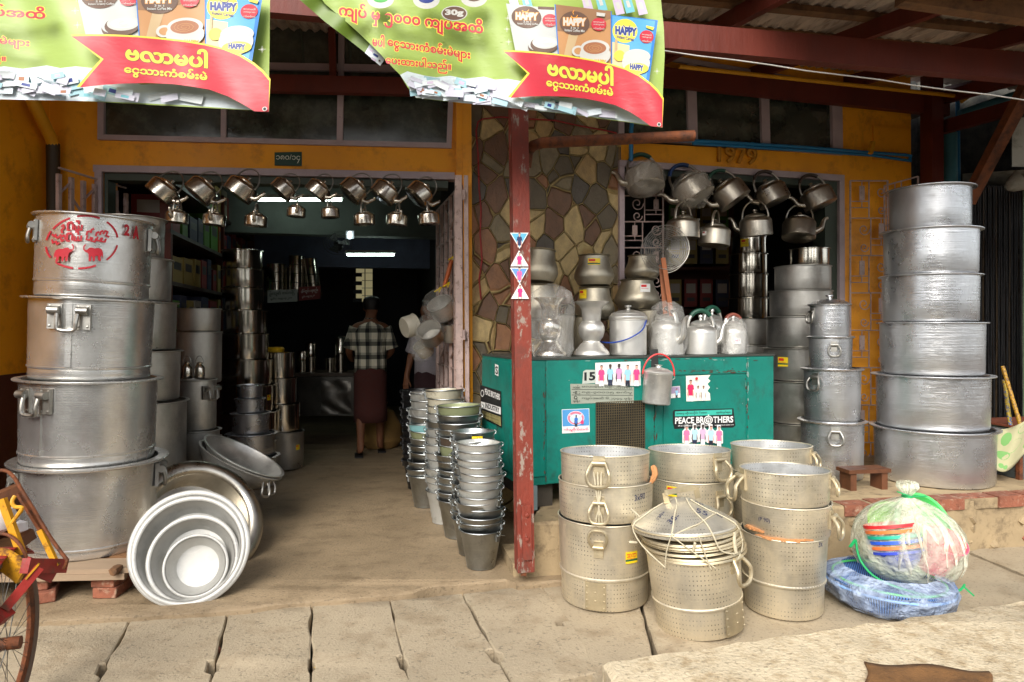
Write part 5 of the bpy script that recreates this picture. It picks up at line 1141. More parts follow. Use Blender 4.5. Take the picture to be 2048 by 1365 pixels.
def b3_(ar):
    pg = flat('plate_grey', (150,154,140)); pd = flat('plate_ink', (56,60,54)); ar.poly([(1139,768),(1200,768),(1266,774),(1266,806),(1200,806),(1141,808)], pg)
    for y in (779,790): ar.line([(1142,y),(1264,y+1)], 1, pd)
    for y, t in ((777,'ဗလာမပါ ၀၉-၂၅၅၃၅'), (788,'၀၉-၃၀၀၁၅ စက်မှု'), (800,'ကျပ်အထိ ၆၂၇၄၄ ဖုန်း')): ar.text(t, (1162,y), (1262,y+1), 7, pd, .0)
    for y, t in ((777,'ကမ်း'),(788,'မြို့'),(805,'ဖုန်း')): ar.text(t, (1144,y), (1158,y), 6, pd, .01)
    ar.ell(1149, 795, 3.4, 3.6, pd, n=12); ar.ell(1149, 795, 2, 2.1, pg, n=10)
stick('name_plate', None, b3_)
def b4_(ar):
    ar.poly([(1122,819),(1177,817),(1178,864),(1123,867)], stk_w); ar.poly([(1123,820),(1176,818),(1177,851),(1124,853)], flat('sticker_blue', (80,150,206)))
    ar.ell(1150, 836, 17, 14, flat('ring_white', (226,222,228))); ar.ell(1150, 836, 16, 13, flat('ring_pink', (236,120,140))); ar.ell(1150, 837, 12, 9.5, flat('ring_pale', (190,214,236)))
    ar.text('MANCHESTER', (1137,832), (1163,831), 5, stk_w, .03, curve=-5); fig(ar, 1150, 829, .62, (60,110,190), (70,56,54)); ar.ell(1162, 844, 3, 4, flat('print_rose', (226,60,110)), n=10)
    ar.text('မန်ယူနိုက်တက်', (1125,863), (1174,862), 8, flat('print_rose', (226,60,110)), .02)
stick('sticker', 'blue and white sticker with round pink crest', b4_)
def b5_(ar): ar.poly([(1337,774),(1358,772),(1359,795),(1338,797)], stk_w); ar.poly([(1338,775),(1357,773),(1358,786),(1339,788)], flat('sticker_mauve', (170,150,180))); fig(ar, 1351, 776, .5, sky_)
stick('sticker', 'small mauve sticker right of the hanging can', b5_)
def b6_(ar):
    ar.poly([(1370,752),(1400,751),(1419,750),(1414,757),(1419,762),(1413,768),(1418,775),(1413,782),(1418,787),(1419,801),(1371,803)], flat('sticker_cream', (232,230,214))); fig(ar, 1379, 758, 1.15, (206,40,90), (196,150,130), (240,240,240))
    for x in (1393, 1403): fig(ar, x, 770, .8, (232,232,232), (150,116,100), (232,232,232))
    ar.ell(1389, 757, 3, 3, stk_r, n=10)
stick('sticker', 'torn cream sticker with one red shirted player and two in white', b6_)
def b7_(ar):
    ar.poly([(1344,823),(1347,820),(1465,817),(1467,838),(1469,851),(1464,855),(1380,856),(1347,858),(1344,845)], blk); tl = flat('banner_teal', (60,180,160)); ar.poly([(1348,823),(1462,819),(1462,829),(1348,833)], tl)
    ar.text('တဖလှ ထိုးသသိုင်း ဗီဒေတ', (1351,831), (1412,829), 7, blk, .02); ar.text('ထုတ်လုပ်ရေး', (1430,829), (1459,828), 7, blk, .02)
    ar.text('PEACE BR', (1348,848), (1406,846), 13, stk_w, .03); ar.text('THERS', (1424,846), (1464,845), 13, stk_w, .03); ar.ell(1414, 840, 9, 8.5, stk_w); ar.ell(1414, 840, 7, 6.6, blk); ar.ell(1414, 840, 5.6, 5.2, stk_w); ar.text('TB', (1410,843), (1418,843), 6, blk, .04)
    ar.line([(1414,829),(1414,833)], 2, stk_w); ar.line([(1414,847),(1414,851)], 2, stk_w); ar.text('09-012300044 09-403 09-43000045', (1353,853), (1420,852), 3, stk_w); ar.text('www.peace-brothers.com', (1426,852), (1464,851), 3.4, stk_w)
stick('sticker', 'black and teal lettered advertising sticker', b7_)
def b8_(ar):
    for i, (c, sk, sh) in enumerate(five):
        x, y = 1371 + 15.3*i, (850,848,847,849,850)[i]; ar.poly([(x-8,y+36),(x-8,y+12),(x-4,y+8),(x-3.5,y-1),(x+3.5,y-1),(x+4,y+8),(x+8,y+12),(x+8,y+36)], stk_w); fig(ar, x, y, 1.08, tuple(int(v*.7+70) for v in c), sk, sh)
stick('sticker', 'cut out row of five players below the black sticker', b8_)
ar = Art(); ar.poly([(961,770),(1003,783),(1005,857),(964,836)], blk)
for a_, b2, c_ in (((963,786),(1001,800),13), ): ar.text('PEACE BROTHERS', (971,789), (1001,801), 12, stk_w, .03)
ar.poly([(963,803),(1003,815),(1003,830),(964,816)], stk_w); ar.text('INDUSTRY', (972,816), (1000,826), 10, blk, .03); ar.poly([(966,821),(1003,834),(1004,853),(967,834)], flat('plate_tan', (150,140,92))); ar.ell(966.5, 787, 3.4, 7, stk_w); ar.ell(966.5, 787, 2.4, 5.4, blk)
for y in (826,832,838): ar.text('ရန်ကုန် မြို့ ၀၉-၄၃၀', (970,y), (1000,y+11), 4, blk)
o = ar.build('name_plate', onplane(SIDE, .003, .0006), None, False); o.parent = cabn; o.matrix_parent_inverse = (TC(cabn.location) @ cabn.rotation_euler.to_matrix().to_4x4()).inverted(); o['label'] = 'black and white lettered plate on the cabinet side'
ar = Art(); ar.poly([(991,728),(998,731),(998,753),(991,750)], stk_w); ar.text('S', (992,748), (997,750), 16, blk, .02)
o = ar.build('sticker', onplane(SIDE, .003, .0006), None, False); o.parent = cabn; o.matrix_parent_inverse = (TC(cabn.location) @ cabn.rotation_euler.to_matrix().to_4x4()).inverted()
ar = Art(); rw_ = random.Random(17); wk = flat('bare_rust', (74,50,36), .8); wd = flat('worn_primer', (120,150,140), .7)
for k in range(150):
    e_ = k % 6
    x, y = [(rw_.uniform(1066,1516), rw_.uniform(717,722)), (rw_.uniform(1306,1312), rw_.uniform(740,880)), (rw_.uniform(1489,1495), rw_.uniform(715,880)), (rw_.uniform(1328,1490), rw_.uniform(741,746)), (rw_.uniform(1070,1516), rw_.uniform(725,975)), (rw_.uniform(1086,1092), rw_.uniform(725,970))][e_]
    a_, b_ = (rw_.uniform(1,7), rw_.uniform(.5,1.6)) if e_ in (0,3) else ((rw_.uniform(.5,1.5), rw_.uniform(1,8)) if e_ in (1,2,5) else (rw_.uniform(.6,2.6), rw_.uniform(.5,1.6)))
    ar.poly([(x + a_*math.cos(q)*rw_.uniform(.6,1.2), y + b_*math.sin(q)*rw_.uniform(.6,1.2)) for q in (2*PI*i/7 for i in range(7))], wk if k % 4 else wd); ar.lay = 0
o = ar.build('paint_wear', onplane(CAB, .0088, .0001), None, False); o.parent = cabn; o.matrix_parent_inverse = (TC(cabn.location) @ cabn.rotation_euler.to_matrix().to_4x4()).inverted()
# stickers on the post: triangles with portraits
PP = Plane(xc(1040,PY-.047), PY - .058, .2)
for k, (pts, bgc, sh, fy) in enumerate((([(1020,466),(1057,466),(1039,498)],(90,170,206),(36,50,90),464),([(1038,501),(1057,533),(1021,533)],(214,224,232),(226,50,120),499),([(1020,536),(1057,536),(1039,568)],(96,140,196),(226,90,150),533),([(1040,566),(1058,598),(1022,598)],(226,226,230),(226,50,120),564))):
    ar = Art(); ar.poly(pts, stk_w); cx_ = sum(p[0] for p in pts)/3; cy_ = sum(p[1] for p in pts)/3
    ar.poly([(cx_ + (p[0]-cx_)*.86, cy_ + (p[1]-cy_)*.86) for p in pts], flat('post_sticker' + 'abcd'[k], bgc)); fig(ar, cx_, fy + (1 if k % 2 == 0 else 5), .9 if k % 2 == 0 else .88, sh, (206,160,140), sh, 0)
    ar.build('sticker', onplane(PP, .0, .0006), post)['label'] = ['triangular sticker of a player in navy shirt','upright triangular sticker of a player with dark beard','triangular sticker of a fair haired player in pink','lowest triangular sticker of a player in pink'][k]
# ------------------------------------------------------------------ wares on the cabinet
ZK = ZC1 + .0125
def cab(px, d): s_ = Plane(CAB.X0 - math.sin(CAB.ang)*d, CAB.Y0 + math.cos(CAB.ang)*d, CAB.s); return s_.Y(px)
def lat(name, label, cat, px, Y, prof, m, z=ZK, group=None, tilt=(0,0), n=48, part='body'):
    r = thing(name, label, cat, (xc(px,Y), Y, z), (rad(tilt[0]), rad(tilt[1]), 0), group); k = Y/F
    MB().lathe([(a*k, b_*k) for a, b_ in prof], n).build(part, m, r); r['_a'] = camang(px); return r
def belly(label, px, d, ybase, half, mouth, h, tilt=(0,0), group='round bellied pots on the cabinet'):
    Y = cab(px, d); r = lat('bellied_pot', label, 'pot', px, Y, [(0,0),(half*.55,0),(half*.8,h*.06),(half*.98,h*.26),(half,h*.36),(half*.93,h*.52),(half*.8,h*.72),(mouth*1.02,h*.9),(mouth,h*.96)], alu_pot, zc(ybase, Y), group, tilt)
    k = Y/F; MB().lathe([(mouth*k,h*.955*k),(mouth*1.1*k,h*.985*k),(mouth*1.12*k,h*k),(mouth*1.05*k,h*1.01*k),(mouth*.95*k,h*.98*k)], 40).build('rim', alu_pot, r)
    MB().lathe([(0,h*.5*k),(mouth*.94*k,h*.9*k),(mouth*.95*k,h*.98*k)], 32).build('inside', alu_pot, r); r['_R'] = half*.98*k; r['_H'] = h*k; return r
belly('upper round bellied pot right behind the red post', 1078, .42, 568, 37, 27, 68, (-4,4)); belly('lower round bellied pot in plastic behind the red post', 1078, .42, 640, 40, 29, 70)
bp = belly('upper round bellied pot with yellow sticker in the middle column', 1188, .46, 574, 40, 29, 63); sticker(bp, .0, bp['_H']*.74, .085, .05, (stk_y, stk_r, stk_g), R=bp['_R']*.85)
bp = belly('lower round bellied pot with tilted yellow sticker in middle column', 1189, .46, 642, 40, 29, 67); sticker(bp, -.75, bp['_H']*.78, .065, .06, (stk_y, stk_r), R=bp['_R']*.86)
belly('upper round bellied pot below the left grille', 1284, .5, 562, 35, 26, 50); bp = belly('widest round bellied pot with white sticker', 1274, .5, 622, 45, 32, 62); sticker(bp, .42, bp['_H']*.7, .075, .06, (stk_w, stk_r), R=bp['_R']*.9)
for x, h, lab in ((1168, 76, 'plain cylindrical pot behind the bare spittoon'), (1300, 86, 'plain cylindrical pot behind the lidded milk can'), (1120, 80, 'plain cylindrical pot behind the wrapped spittoon')): lat('cylinder_pot', lab, 'pot', x, cab(x,.42), [(0,0),(31,0),(32,2),(32,h-2),(34,h),(32,h+1),(30,h-3),(0,h-4)], alu_pot)
sp_prof = [(0,0),(34,0),(36,3),(35,8),(31,13),(26,18),(23,23),(18,27),(17,30),(23,38),(26,48),(26,58),(22,66),(18,70),(19,80),(20,92),(24,100),(34,107),(35,109),(24,104),(18,96),(16,80)]
k_ = cab(1100,.14)
lat('spittoon', 'tall waisted aluminium spittoon wrapped in crinkled plastic', 'spittoon', 1100, k_, [(a*.93, b_*1.08) for a, b_ in sp_prof], steel_k)
lat('spittoon', 'bare waisted aluminium spittoon with flared mouth', 'spittoon', 1183, cab(1183,.14), [(a, b_*1.0) for a, b_ in sp_prof], alu_matte)
def film_(name, label, px, Y, prof, z=ZK, am=.05): 
    r = thing(name, label, 'bag', (xc(px,Y), Y, z), (0,0,0), 'crinkled clear wraps on the cabinet'); k = Y/F
    MB().lathe([(a*k, b_*k) for a, b_ in prof], 44, rw=lambda a, z: 1 + am*math.sin(6*a+z*60) + am*.8*math.sin(11*a-z*90) + am*.5*math.sin(19*a+z*150)).build('film', clear('crinkle_film', (230,228,222), .2, .1, .8, 14), r); return r
film_('plastic_wrap', 'crinkled clear plastic round the tall spittoon', 1104, k_, [(36,-2),(42,14),(40,40),(42,75),(44,105),(40,128),(22,140),(6,146)])
# milk can with blue bail
kY = cab(1256,.13); k = kY/F
mc = lat('milk_can', 'lidded aluminium milk can with blue wire handle', 'can', 1256, kY, [(0,0),(34.5,0),(36.5,2),(36.5,70),(38,71),(37,73),(35,73)], alu_matte)
MB().lathe([(a*k,b_*k) for a, b_ in [(37,71),(38.5,74),(38,78),(35,80),(33,84),(20,89),(8,91),(4,92),(4,95),(7,97),(7,100),(0,101)]], 40).build('lid', alu_matte, mc)
MB().tube(bent([(34*k,-14*k,70*k),(20*k,-40*k,50*k),(-10*k,-46*k,33*k),(-40*k,-30*k,26*k),(-60*k,0,32*k),(-50*k,10*k,62*k)]), .0045, 8).build('bail', mat('blue_wire', (24,66,160), .4), mc)
MB().tube([(33*k + 5*k*math.cos(t), -16*k, 66*k + 6*k*math.sin(t)) for t in [2*PI*i/12 for i in range(13)]], .003, 6).build('ear', alu_cast, mc)
def cket(label, px, d, R_, H_, spout, grip, rz_, hh=1.15):
    Y = cab(px, d); k = Y/F; q = kettle('aluminium_kettle', label, R_*k, H_*k, alu_matte, spout, grip, handle_h=hh, hr=.1, group='kettles standing on the cabinet'); q.location = (xc(px,Y), Y, ZK); q.rotation_euler = (0,0,rad(rz_)); return q
cket('bare squat kettle with green grip standing on the cabinet', 1401, .13, 32, 60, 1, grip_g, 0); cket('wrapped kettle with dark grip standing on the cabinet', 1333, .16, 33, 72, 1, grip_k, -55, .95); kq = cket('smallest kettle with brown grip and pink price sticker', 1466, .14, 25.5, 58, -1, grip_r, 12, 1.15)
cket('kettle mostly hidden behind the green gripped kettle', 1424, .42, 30, 66, 1, grip_g, 30)
film_('plastic_wrap', 'crinkled clear plastic round the dark gripped kettle', 1334, cab(1334,.16), [(34,0),(37,20),(36,50),(33,75),(30,95),(14,106),(4,108)]); film_('plastic_wrap', 'crinkled clear plastic round the smallest kettle', 1466, cab(1466,.14), [(26,0),(29,16),(28,40),(24,58),(16,70),(8,74)])
kq['_R'] = 25.5*cab(1466,.14)/F; kq['_a'] = camang(1466) - rad(12); sticker(kq, .3, .055*1.6, .042, .034, (stk_w, flat('print_rose', (226,60,110))), text='NFT', R=kq['_R']*1.15)
for o in bpy.data.objects: 
    for kk in ('_R','_H','_a'):
        if kk in o: del o[kk]
# hanging can on strap
hY = CAB.Y(1313) - .075; k = hY/F
hc = thing('milk_can', 'small lidded can with red handle hanging on the cabinet front', 'can', (xc(1312,hY), hY, zc(808,hY)), (0, rad(4), 0))
MB().lathe([(a*k,b_*k) for a, b_ in [(0,0),(26,0),(28,2),(28.5,58),(29.5,60),(28,61)]], 40).build('body', alu_matte, hc); MB().lathe([(a*k,b_*k) for a, b_ in [(29,60),(30,63),(28,66),(18,71),(6,73),(5,76),(8,78),(0,79)]], 32).build('lid', alu_matte, hc)
MB().tube([(30*k*math.cos(t)*1.05, -4*k, 58*k + 42*k*math.sin(t)) for t in [PI*i/20 for i in range(21)]], .005, 8).build('bail', mat('red_wire', (206,50,50), .4), hc); mb = MB()
for s_ in (-1,1): mb.tube([(s_*29*k,-4*k,50*k),(s_*33*k,-4*k,54*k),(s_*31*k,-4*k,62*k)], .003, 6)
mb.build('ear', alu_cast, hc)
mb = MB(); sY = CAB.Y(1310) - .02; mb.hexa([W(1300,742,sY),W(1317,742,sY),W(1316,699,sY),W(1300,699,sY)] + [p + Vector((0,.006,0)) for p in (W(1300,742,sY),W(1317,742,sY),W(1316,699,sY),W(1300,699,sY))]); mb.lathe([(0,.004),(.008,.003),(.009,0)], 10, T=TC(W(1308,709,sY)) @ Matrix.Rotation(rad(90),4,'X'))
mb.tube([W(1308,735,sY-.02), W(1308,735,sY+.03)], .006, 6); mb.build('hook_strap', mat('black_strap', (34,34,32), .5), tag=('black iron hook strap bolted on the cabinet edge', 'hook'))
# wire skimmers
def skim(label, c, R, ax_, base, grp):
    r = thing('wire_skimmer', label, 'skimmer', c, Vector(ax_).to_track_quat('Z','Y').to_euler(), grp); mb = MB()
    for i in range(1, 13): q = R*i/12; mb.tube([(q*math.cos(2*PI*j/40), q*math.sin(2*PI*j/40), -.03*(1-(i/12)**2)) for j in range(40)], .0028 if i == 12 else .0014, 5, closed=True)
    for j in range(9): a = 2*PI*j/9; mb.tube([(R*t*math.cos(a), R*t*math.sin(a), -.002 - .03*(1-t*t)) for t in (.05,.35,.7,1)], .0016, 4)
    mb.build('wire_basket', steel_hook, r)
    M_ = TC(r.location) @ r.rotation_euler.to_matrix().to_4x4(); a = M_.inverted() @ Vector(base[0]); b_ = M_.inverted() @ Vector(base[1])
    MB().beam(a, b_, .03, .012, up=(0,0,1)).build('handle', mat('skimmer_wood', (150,86,48), .6, 0, .2, 5, .15, 40, stretch=(1,1,.3)), r); return r
sY = 4.55
skim('front wire skimmer standing with long wooden handle among bellied pots', W(1334,495,sY), 45*sY/F, (.05,-1,.12), (W(1326,516,sY-.015), W(1344,640,sY)), 'wire skimmers'); skim('rear wire skimmer peeking out behind the front skimmer', W(1328,502,sY+.06), 46*sY/F, (-.1,-1,.1), (W(1322,530,sY+.05), W(1332,640,sY+.04)), 'wire skimmers')
# bundle of pans bagged and hung on the right gate
gP = 'bagged saucepans hung on the gate'
def pan(label, px, py, Y, R_, H_, ax_, m, hd=None):
    k = Y/F; r = thing('hanging_pan', label, 'saucepan', W(px,py,Y), Vector(ax_).to_track_quat('Z','Y').to_euler(), gP)
    MB().lathe([(a*k,b_*k) for a, b_ in [(0,-H_),(R_*.88,-H_),(R_*.97,-H_*.9),(R_,0),(R_*1.06,1),(R_*.97,1),(R_*.93,-H_*.86),(0,-H_*.93)]], 36).build('body', m, r); return r
pY = 5.3
pan('saucepan at top of the bagged bundle on the gate', 878, 607, pY, 25, 34, (-.35,-.6,.75), alu_matte); pan('saucepan facing front with bright inside in the bagged bundle', 858, 660, pY-.1, 24, 32, (-.2,-.75,.6), alu_grey); pan('saucepan at right of the bagged bundle by the gate post', 900, 645, pY+.05, 21, 38, (-.1,-.35,.95), alu_matte); pan('pale dented bowl at left of the bagged bundle', 829, 650, pY+.1, 22, 24, (.75,.55,.25), mat('pale_enamel', (172,166,150), .5)); pan('lowest bagged saucepan hanging under the pale bowl', 842, 690, pY+.12, 17, 26, (-.4,-.5,.7), mat('pale_enamel', (172,166,150), .5))
for i, (x, y, rx_, ry_) in enumerate(((880,612,33,34),(860,662,30,34),(843,694,24,32))):
    k = pY/F; r = thing('plastic_wrap', ['clear bag round the top hanging saucepan','clear bag round the front facing saucepan','clear bag round the lowest hanging saucepan'][i], 'bag', W(x,y,pY-.12+.09*i), (0,0,0), 'clear bags on the gate bundle')
    MB().lathe([(rx_*k*math.cos(t), ry_*k*math.sin(t)) for t in [-PI/2+.05+(PI-.1)*j/14 for j in range(15)]], 40, rw=lambda a, z: 1 + .07*math.sin(5*a+z*70) + .05*math.sin(11*a-z*110)).build('film', clear('pan_film', (226,224,216), .10, .1, .8, 14), r)
r = thing('wooden_handle', 'orange wooden ladle handle tied with yellow ribbon above the pans', 'handle', W(895,540,pY), (0,0,0)); r.name = 'wooden_ladle'; r['category'] = 'ladle'
MB().tube([W(903,520,pY), W(897,545,pY), W(888,575,pY)], [.016,.018,.014], 10).build('shaft', mat('orange_wood', (190,96,44), .5), r, True); mb = MB()
for x, y in ((904,516),(893,570),(876,580),(870,690)): mb.tube(bent([W(x-7,y+4,pY-.03),W(x,y,pY-.04),W(x+6,y-5,pY-.03),W(x+2,y+5,pY-.03)]), .006, 6)
mb.build('yellow_ribbon', flat('yellow_ribbon', (226,196,30)), r, True)
# ------------------------------------------------------------------ banners
lime = mat('banner_lime', (146,168,78), .45, 0, .1, 3, .2, 9, stretch=(.6,1,2)); limed = mat('banner_lime_dark', (92,116,26), .5, 0, .1, 2, .02)
bw = mat('banner_white', (206,216,220), .5, 0, .05, 2, .0); rdm = mat('banner_red', (180,32,48), .42, 0, .08, 3, .2, 9, stretch=(.6,1,2)); ylm = flat('banner_yellow', (216,194,60)); dkb = flat('banner_brown', (92,66,50)); tan_ = flat('banner_tan', (176,128,80)); wht = flat('banner_cup', (186,184,176)); skb = flat('banner_sky', (78,150,196)); blu = flat('banner_blue', (30,110,186)); grd = flat('banner_note_teal', (110,176,186)); grp_ = flat('banner_note_mauve', (186,170,190)); nav = flat('banner_navy', (34,50,120)); org = flat('banner_orange', (240,160,50)); cof = flat('banner_coffee', (150,96,62)); mlk = flat('banner_milk', (206,212,190)); ltan = flat('banner_light_tan', (180,154,114)); gry = flat('banner_grey', (176,178,174))
def banner(label, X, Yf, outline, full, fold=None):
    r = thing('vinyl_banner', label, 'banner', X(1200,120) and Yf(*X(1200,120), 0), (0,0,0), 'vinyl banners hung from the canopy')
    ar = Art(9); T = lambda pts: [X(*p) for p in pts]
    class A2:
        def poly(s, p, m): ar.poly(T(p), m)
        def ell(s, x, y, a, b, m, rot=0): s.poly([(x + a*math.cos(q)*math.cos(rot) - b*math.sin(q)*math.sin(rot), y + a*math.cos(q)*math.sin(rot) + b*math.sin(q)*math.cos(rot)) for q in (2*PI*i/26 for i in range(26))], m)
        def line(s, p, w_, m): ar.line(T(p), w_, m)
        def text(s, t, p0, p1, h, m, bold=.02, outline=None, ow=.03, curve=0):
            ar.text(t, X(*p0), X(*p1), h*1.06, m, bold, outline=outline, ow=ow, curve=curve)
    a = A2(); Z = lambda x, y: (600 + x/2.731, y/2.731)
    ar.poly(outline, lime)
    rr = random.Random(5); np1 = flat('note_pale_teal', (150,186,194)); np2 = flat('note_pale_mauve', (184,182,194)); np3 = flat('note_pale', (200,206,206))
    # banknotes along the bottom
    top = [(800,150),(815,143),(826,146),(850,152),(872,155),(900,152),(930,158),(968,154),(990,160),(1015,158),(1060,166),(1120,196),(1180,196),(1240,204),(1300,236),(1324,252)]
    xb0, yb0, xb1, yb1 = 826, 197, 1325, 255
    bot = [(1325,254.5),(1250,243),(1150,230),(1050,219),(940,208),(832,195.5)]
    if not full: top = [(700,138),(760,146)] + top; bot = [(1325,254),(1190,236),(1060,223),(940,214),(830,206),(700,200)]
    a.poly(top + bot, bw)
    for k in range(150):
        x = rr.uniform(720 if not full else 830, 1290); f_ = (x-826)/499; yb = 196 + f_*57; y = rr.uniform(158 + f_*35, yb - 9); rot = rr.uniform(-.3,.5)
        if full and (x < 840 + (200-y)*-.9): continue
        if x > 1020 and y < 192 + (x-1020)*.17: continue
        w_, h_ = rr.uniform(9,19), rr.uniform(3.5,8); c_, s_ = math.cos(rot), math.sin(rot)
        a.poly([(x + u*w_*c_ - v_*h_*s_, y + u*w_*s_ + v_*h_*c_) for u, v_ in ((-1,-1),(1,-1),(1,1),(-1,1))], [np1, np2, np3, bw, np2, np3][k % 6])
        if k % 4 == 0: a.poly([(x + u*w_*.4*c_ - v_*h_*.5*s_, y + u*w_*.4*s_ + v_*h_*.5*c_) for u, v_ in ((-1,-1),(1,-1),(1,1),(-1,1))], [nav, cof, grd, grp_][(k//4) % 4])
    # flying notes at the upper right
    for k, (x, y, c) in enumerate(((1160,0,grp_),(1235,10,grd),(1565,20,grp_),(1640,15,grd),(1735,35,grp_),(1790,25,grd),(1860,35,grp_))):
        a.poly([Z(x-30,y-40), Z(x+15,y-45), Z(x+40,y+40), Z(x-8,y+50)], c); a.poly([Z(x-12,y-20), Z(x+6,y-22), Z(x+18,y+14), Z(x,y+18)], wht)
    # packets
    a.poly([Z(1125,20),Z(1400,50),Z(1412,320),Z(1180,300)], gry); a.poly([Z(1132,26),Z(1395,55),Z(1400,110),Z(1140,80)], wht); a.poly([Z(1300,36),Z(1388,40),Z(1388,56),Z(1300,52)], dkb)
    a.ell(*Z(1237,95), 30, 22, dkb, .1); a.text('HAPPY', Z(1178,108), Z(1300,112), 14, wht, .06, outline=org, ow=.05); a.text('3 in 1', Z(1220,124), Z(1262,126), 4, wht); a.text('Instant Creamy Coffee', Z(1188,138), Z(1300,142), 5, wht)
    a.ell(*Z(1365,113), 15, 13, rdm); 
    for k in range(3): a.text(('ဗလာမပါ','ပေးစားနေသော','ကံစမ်းမဲ')[k], Z(1338,104+18*k), Z(1395,106+18*k), 4, wht, .01)
    a.ell(*Z(1300,255), 20, 16, dkb); a.ell(*Z(1285,245), 14, 11, gry); a.ell(*Z(1335,245), 28, 17, dkb); a.ell(*Z(1340,232), 26, 13, wht); a.ell(*Z(1342,232), 21, 9.5, mlk)
    for w__ in (.65,.35): a.line([(Z(1342,232)[0] + 21*w__*math.cos(t), Z(1342,232)[1] + 9*w__*math.sin(t)) for t in [i*.5 for i in range(11)]], .8, wht)
    a.poly([Z(1393,25),Z(1700,62),Z(1702,360),Z(1412,310)], tan_); a.poly([Z(1393,25),Z(1700,62),Z(1700,100),Z(1600,150),Z(1500,180),Z(1404,170)], flat('banner_mid_brown', (138,100,66))); a.poly([Z(1440,310),Z(1470,180),Z(1520,190),Z(1480,315)], ltan)
    a.line([Z(1393,25),Z(1412,310)], 2, blu); a.line([Z(1700,62),Z(1702,360)], 2, blu)
    a.ell(*Z(1500,128), 30, 24, dkb, .1); a.text('HAPPY', Z(1438,140), Z(1562,144), 15, wht, .06, outline=org, ow=.05); a.text('3 in 1', Z(1478,158), Z(1520,160), 4, wht); a.text('Instant Coffee Mix', Z(1446,172), Z(1556,178), 5, wht)
    a.line([Z(1480,88),Z(1490,98),Z(1508,98),Z(1516,84)], 1.5, org); a.line([Z(1495,80),Z(1490,68),Z(1497,58)], 1.2, org); a.line([Z(1212,58),Z(1222,66),Z(1242,66),Z(1250,54)], 1.5, org)
    a.ell(*Z(1632,134), 15, 13, rdm)
    for k in range(3): a.text(('ဗလာမပါ','ပေးစားနေသော','ကံစမ်းမဲ')[k], Z(1603,124+18*k), Z(1662,127+18*k), 4, wht, .01)
    a.poly([Z(1620,68),Z(1668,74),Z(1664,92),Z(1620,88)], wht)
    a.ell(*Z(1520,280), 13, 11, wht); a.ell(*Z(1522,280), 9, 7, tan_); a.ell(*Z(1612,300), 31, 22, wht); a.ell(*Z(1612,262), 29, 16, wht); a.ell(*Z(1610,264), 23, 12, cof); a.line([(Z(1610,264)[0] + (3 + t*2)*math.cos(t*2.2), Z(1610,264)[1] + (1.5 + t)*math.sin(t*2.2)) for t in [i*.3 for i in range(26)]], 1, tan_); a.text('HAPPY', Z(1610,345), Z(1672,352), 8, org, .04)
    a.poly([Z(1700,82),Z(1955,112),Z(1905,450),Z(1704,400)], blu); a.poly([Z(1706,86),Z(1940,116),Z(1890,445),Z(1706,398)], skb); a.poly([Z(1706,230),Z(1800,250),Z(1790,430),Z(1706,398)], flat('banner_wheat', (206,188,140)))
    a.ell(*Z(1775,170), 25, 24, ylm); a.text('HAPPY', Z(1722,188), Z(1840,200), 16, nav, .06, outline=wht, ow=.06); a.text('Instant Cereal', Z(1730,208), Z(1822,225), 6, nav)
    a.line([Z(1765,138),Z(1775,150),Z(1795,152),Z(1804,138)], 1.5, nav); a.ell(*Z(1893,202), 14, 13, rdm)
    for k in range(3): a.text(('ဗလာမပါ','ပေးစားနေသော','ကံစမ်းမဲ')[k], Z(1868,192+18*k), Z(1920,198+18*k), 4, wht, .01)
    a.line([Z(1722,320),Z(1728,215)], 5, ltan); a.ell(*Z(1745,305), 11, 11, ylm); a.ell(*Z(1835,345), 28, 24, wht); a.ell(*Z(1840,310), 27, 15, wht); a.ell(*Z(1840,308), 22, 10, gry); a.ell(*Z(1838,375), 24, 11, ylm); a.text('HAPPY', Z(1802,378), Z(1876,390), 11, nav, .06, outline=wht, ow=.06); a.poly([Z(1890,140),Z(1935,150),Z(1928,166),Z(1892,152)], ylm)
    # ribbon
    rib = [Z(1115,284),Z(1200,286),Z(1300,293),Z(1400,303),Z(1500,318),Z(1600,335),Z(1700,358),Z(1780,383),Z(1850,418),Z(1910,462),Z(1950,502),Z(1981,545),Z(1979,697),Z(1916,690),Z(1860,650),Z(1800,612),Z(1720,575),Z(1640,556),Z(1560,540),Z(1450,529),Z(1350,526),Z(1250,528),Z(1150,536),Z(1200,470),Z(1255,402)]
    a.poly([(x + (2 if y > 150 else -1), y - 3.2) for x, y in rib[:12]] + [(x, y-3) for x, y in rib[12:13]] + rib[13:22] + [(rib[22][0]-5, rib[22][1]-1), (rib[23][0]-4, rib[23][1]-2), (rib[24][0]-5, rib[24][1])], ylm); a.poly(rib, rdm)
    a.text('ဗလာမပါ', Z(1350,412), Z(1712,472), 38 if full else 36, ylm, .045, outline=dkb, ow=.025); a.text('ငွေသားကံစမ်းမဲ'.replace('ငွေ', 'ေငွ'), Z(1345,492), Z(1710,548), 26, ylm, .035, outline=dkb, ow=.02)
    # lettering on the green
    kw = dict(outline=ylm, ow=.05)
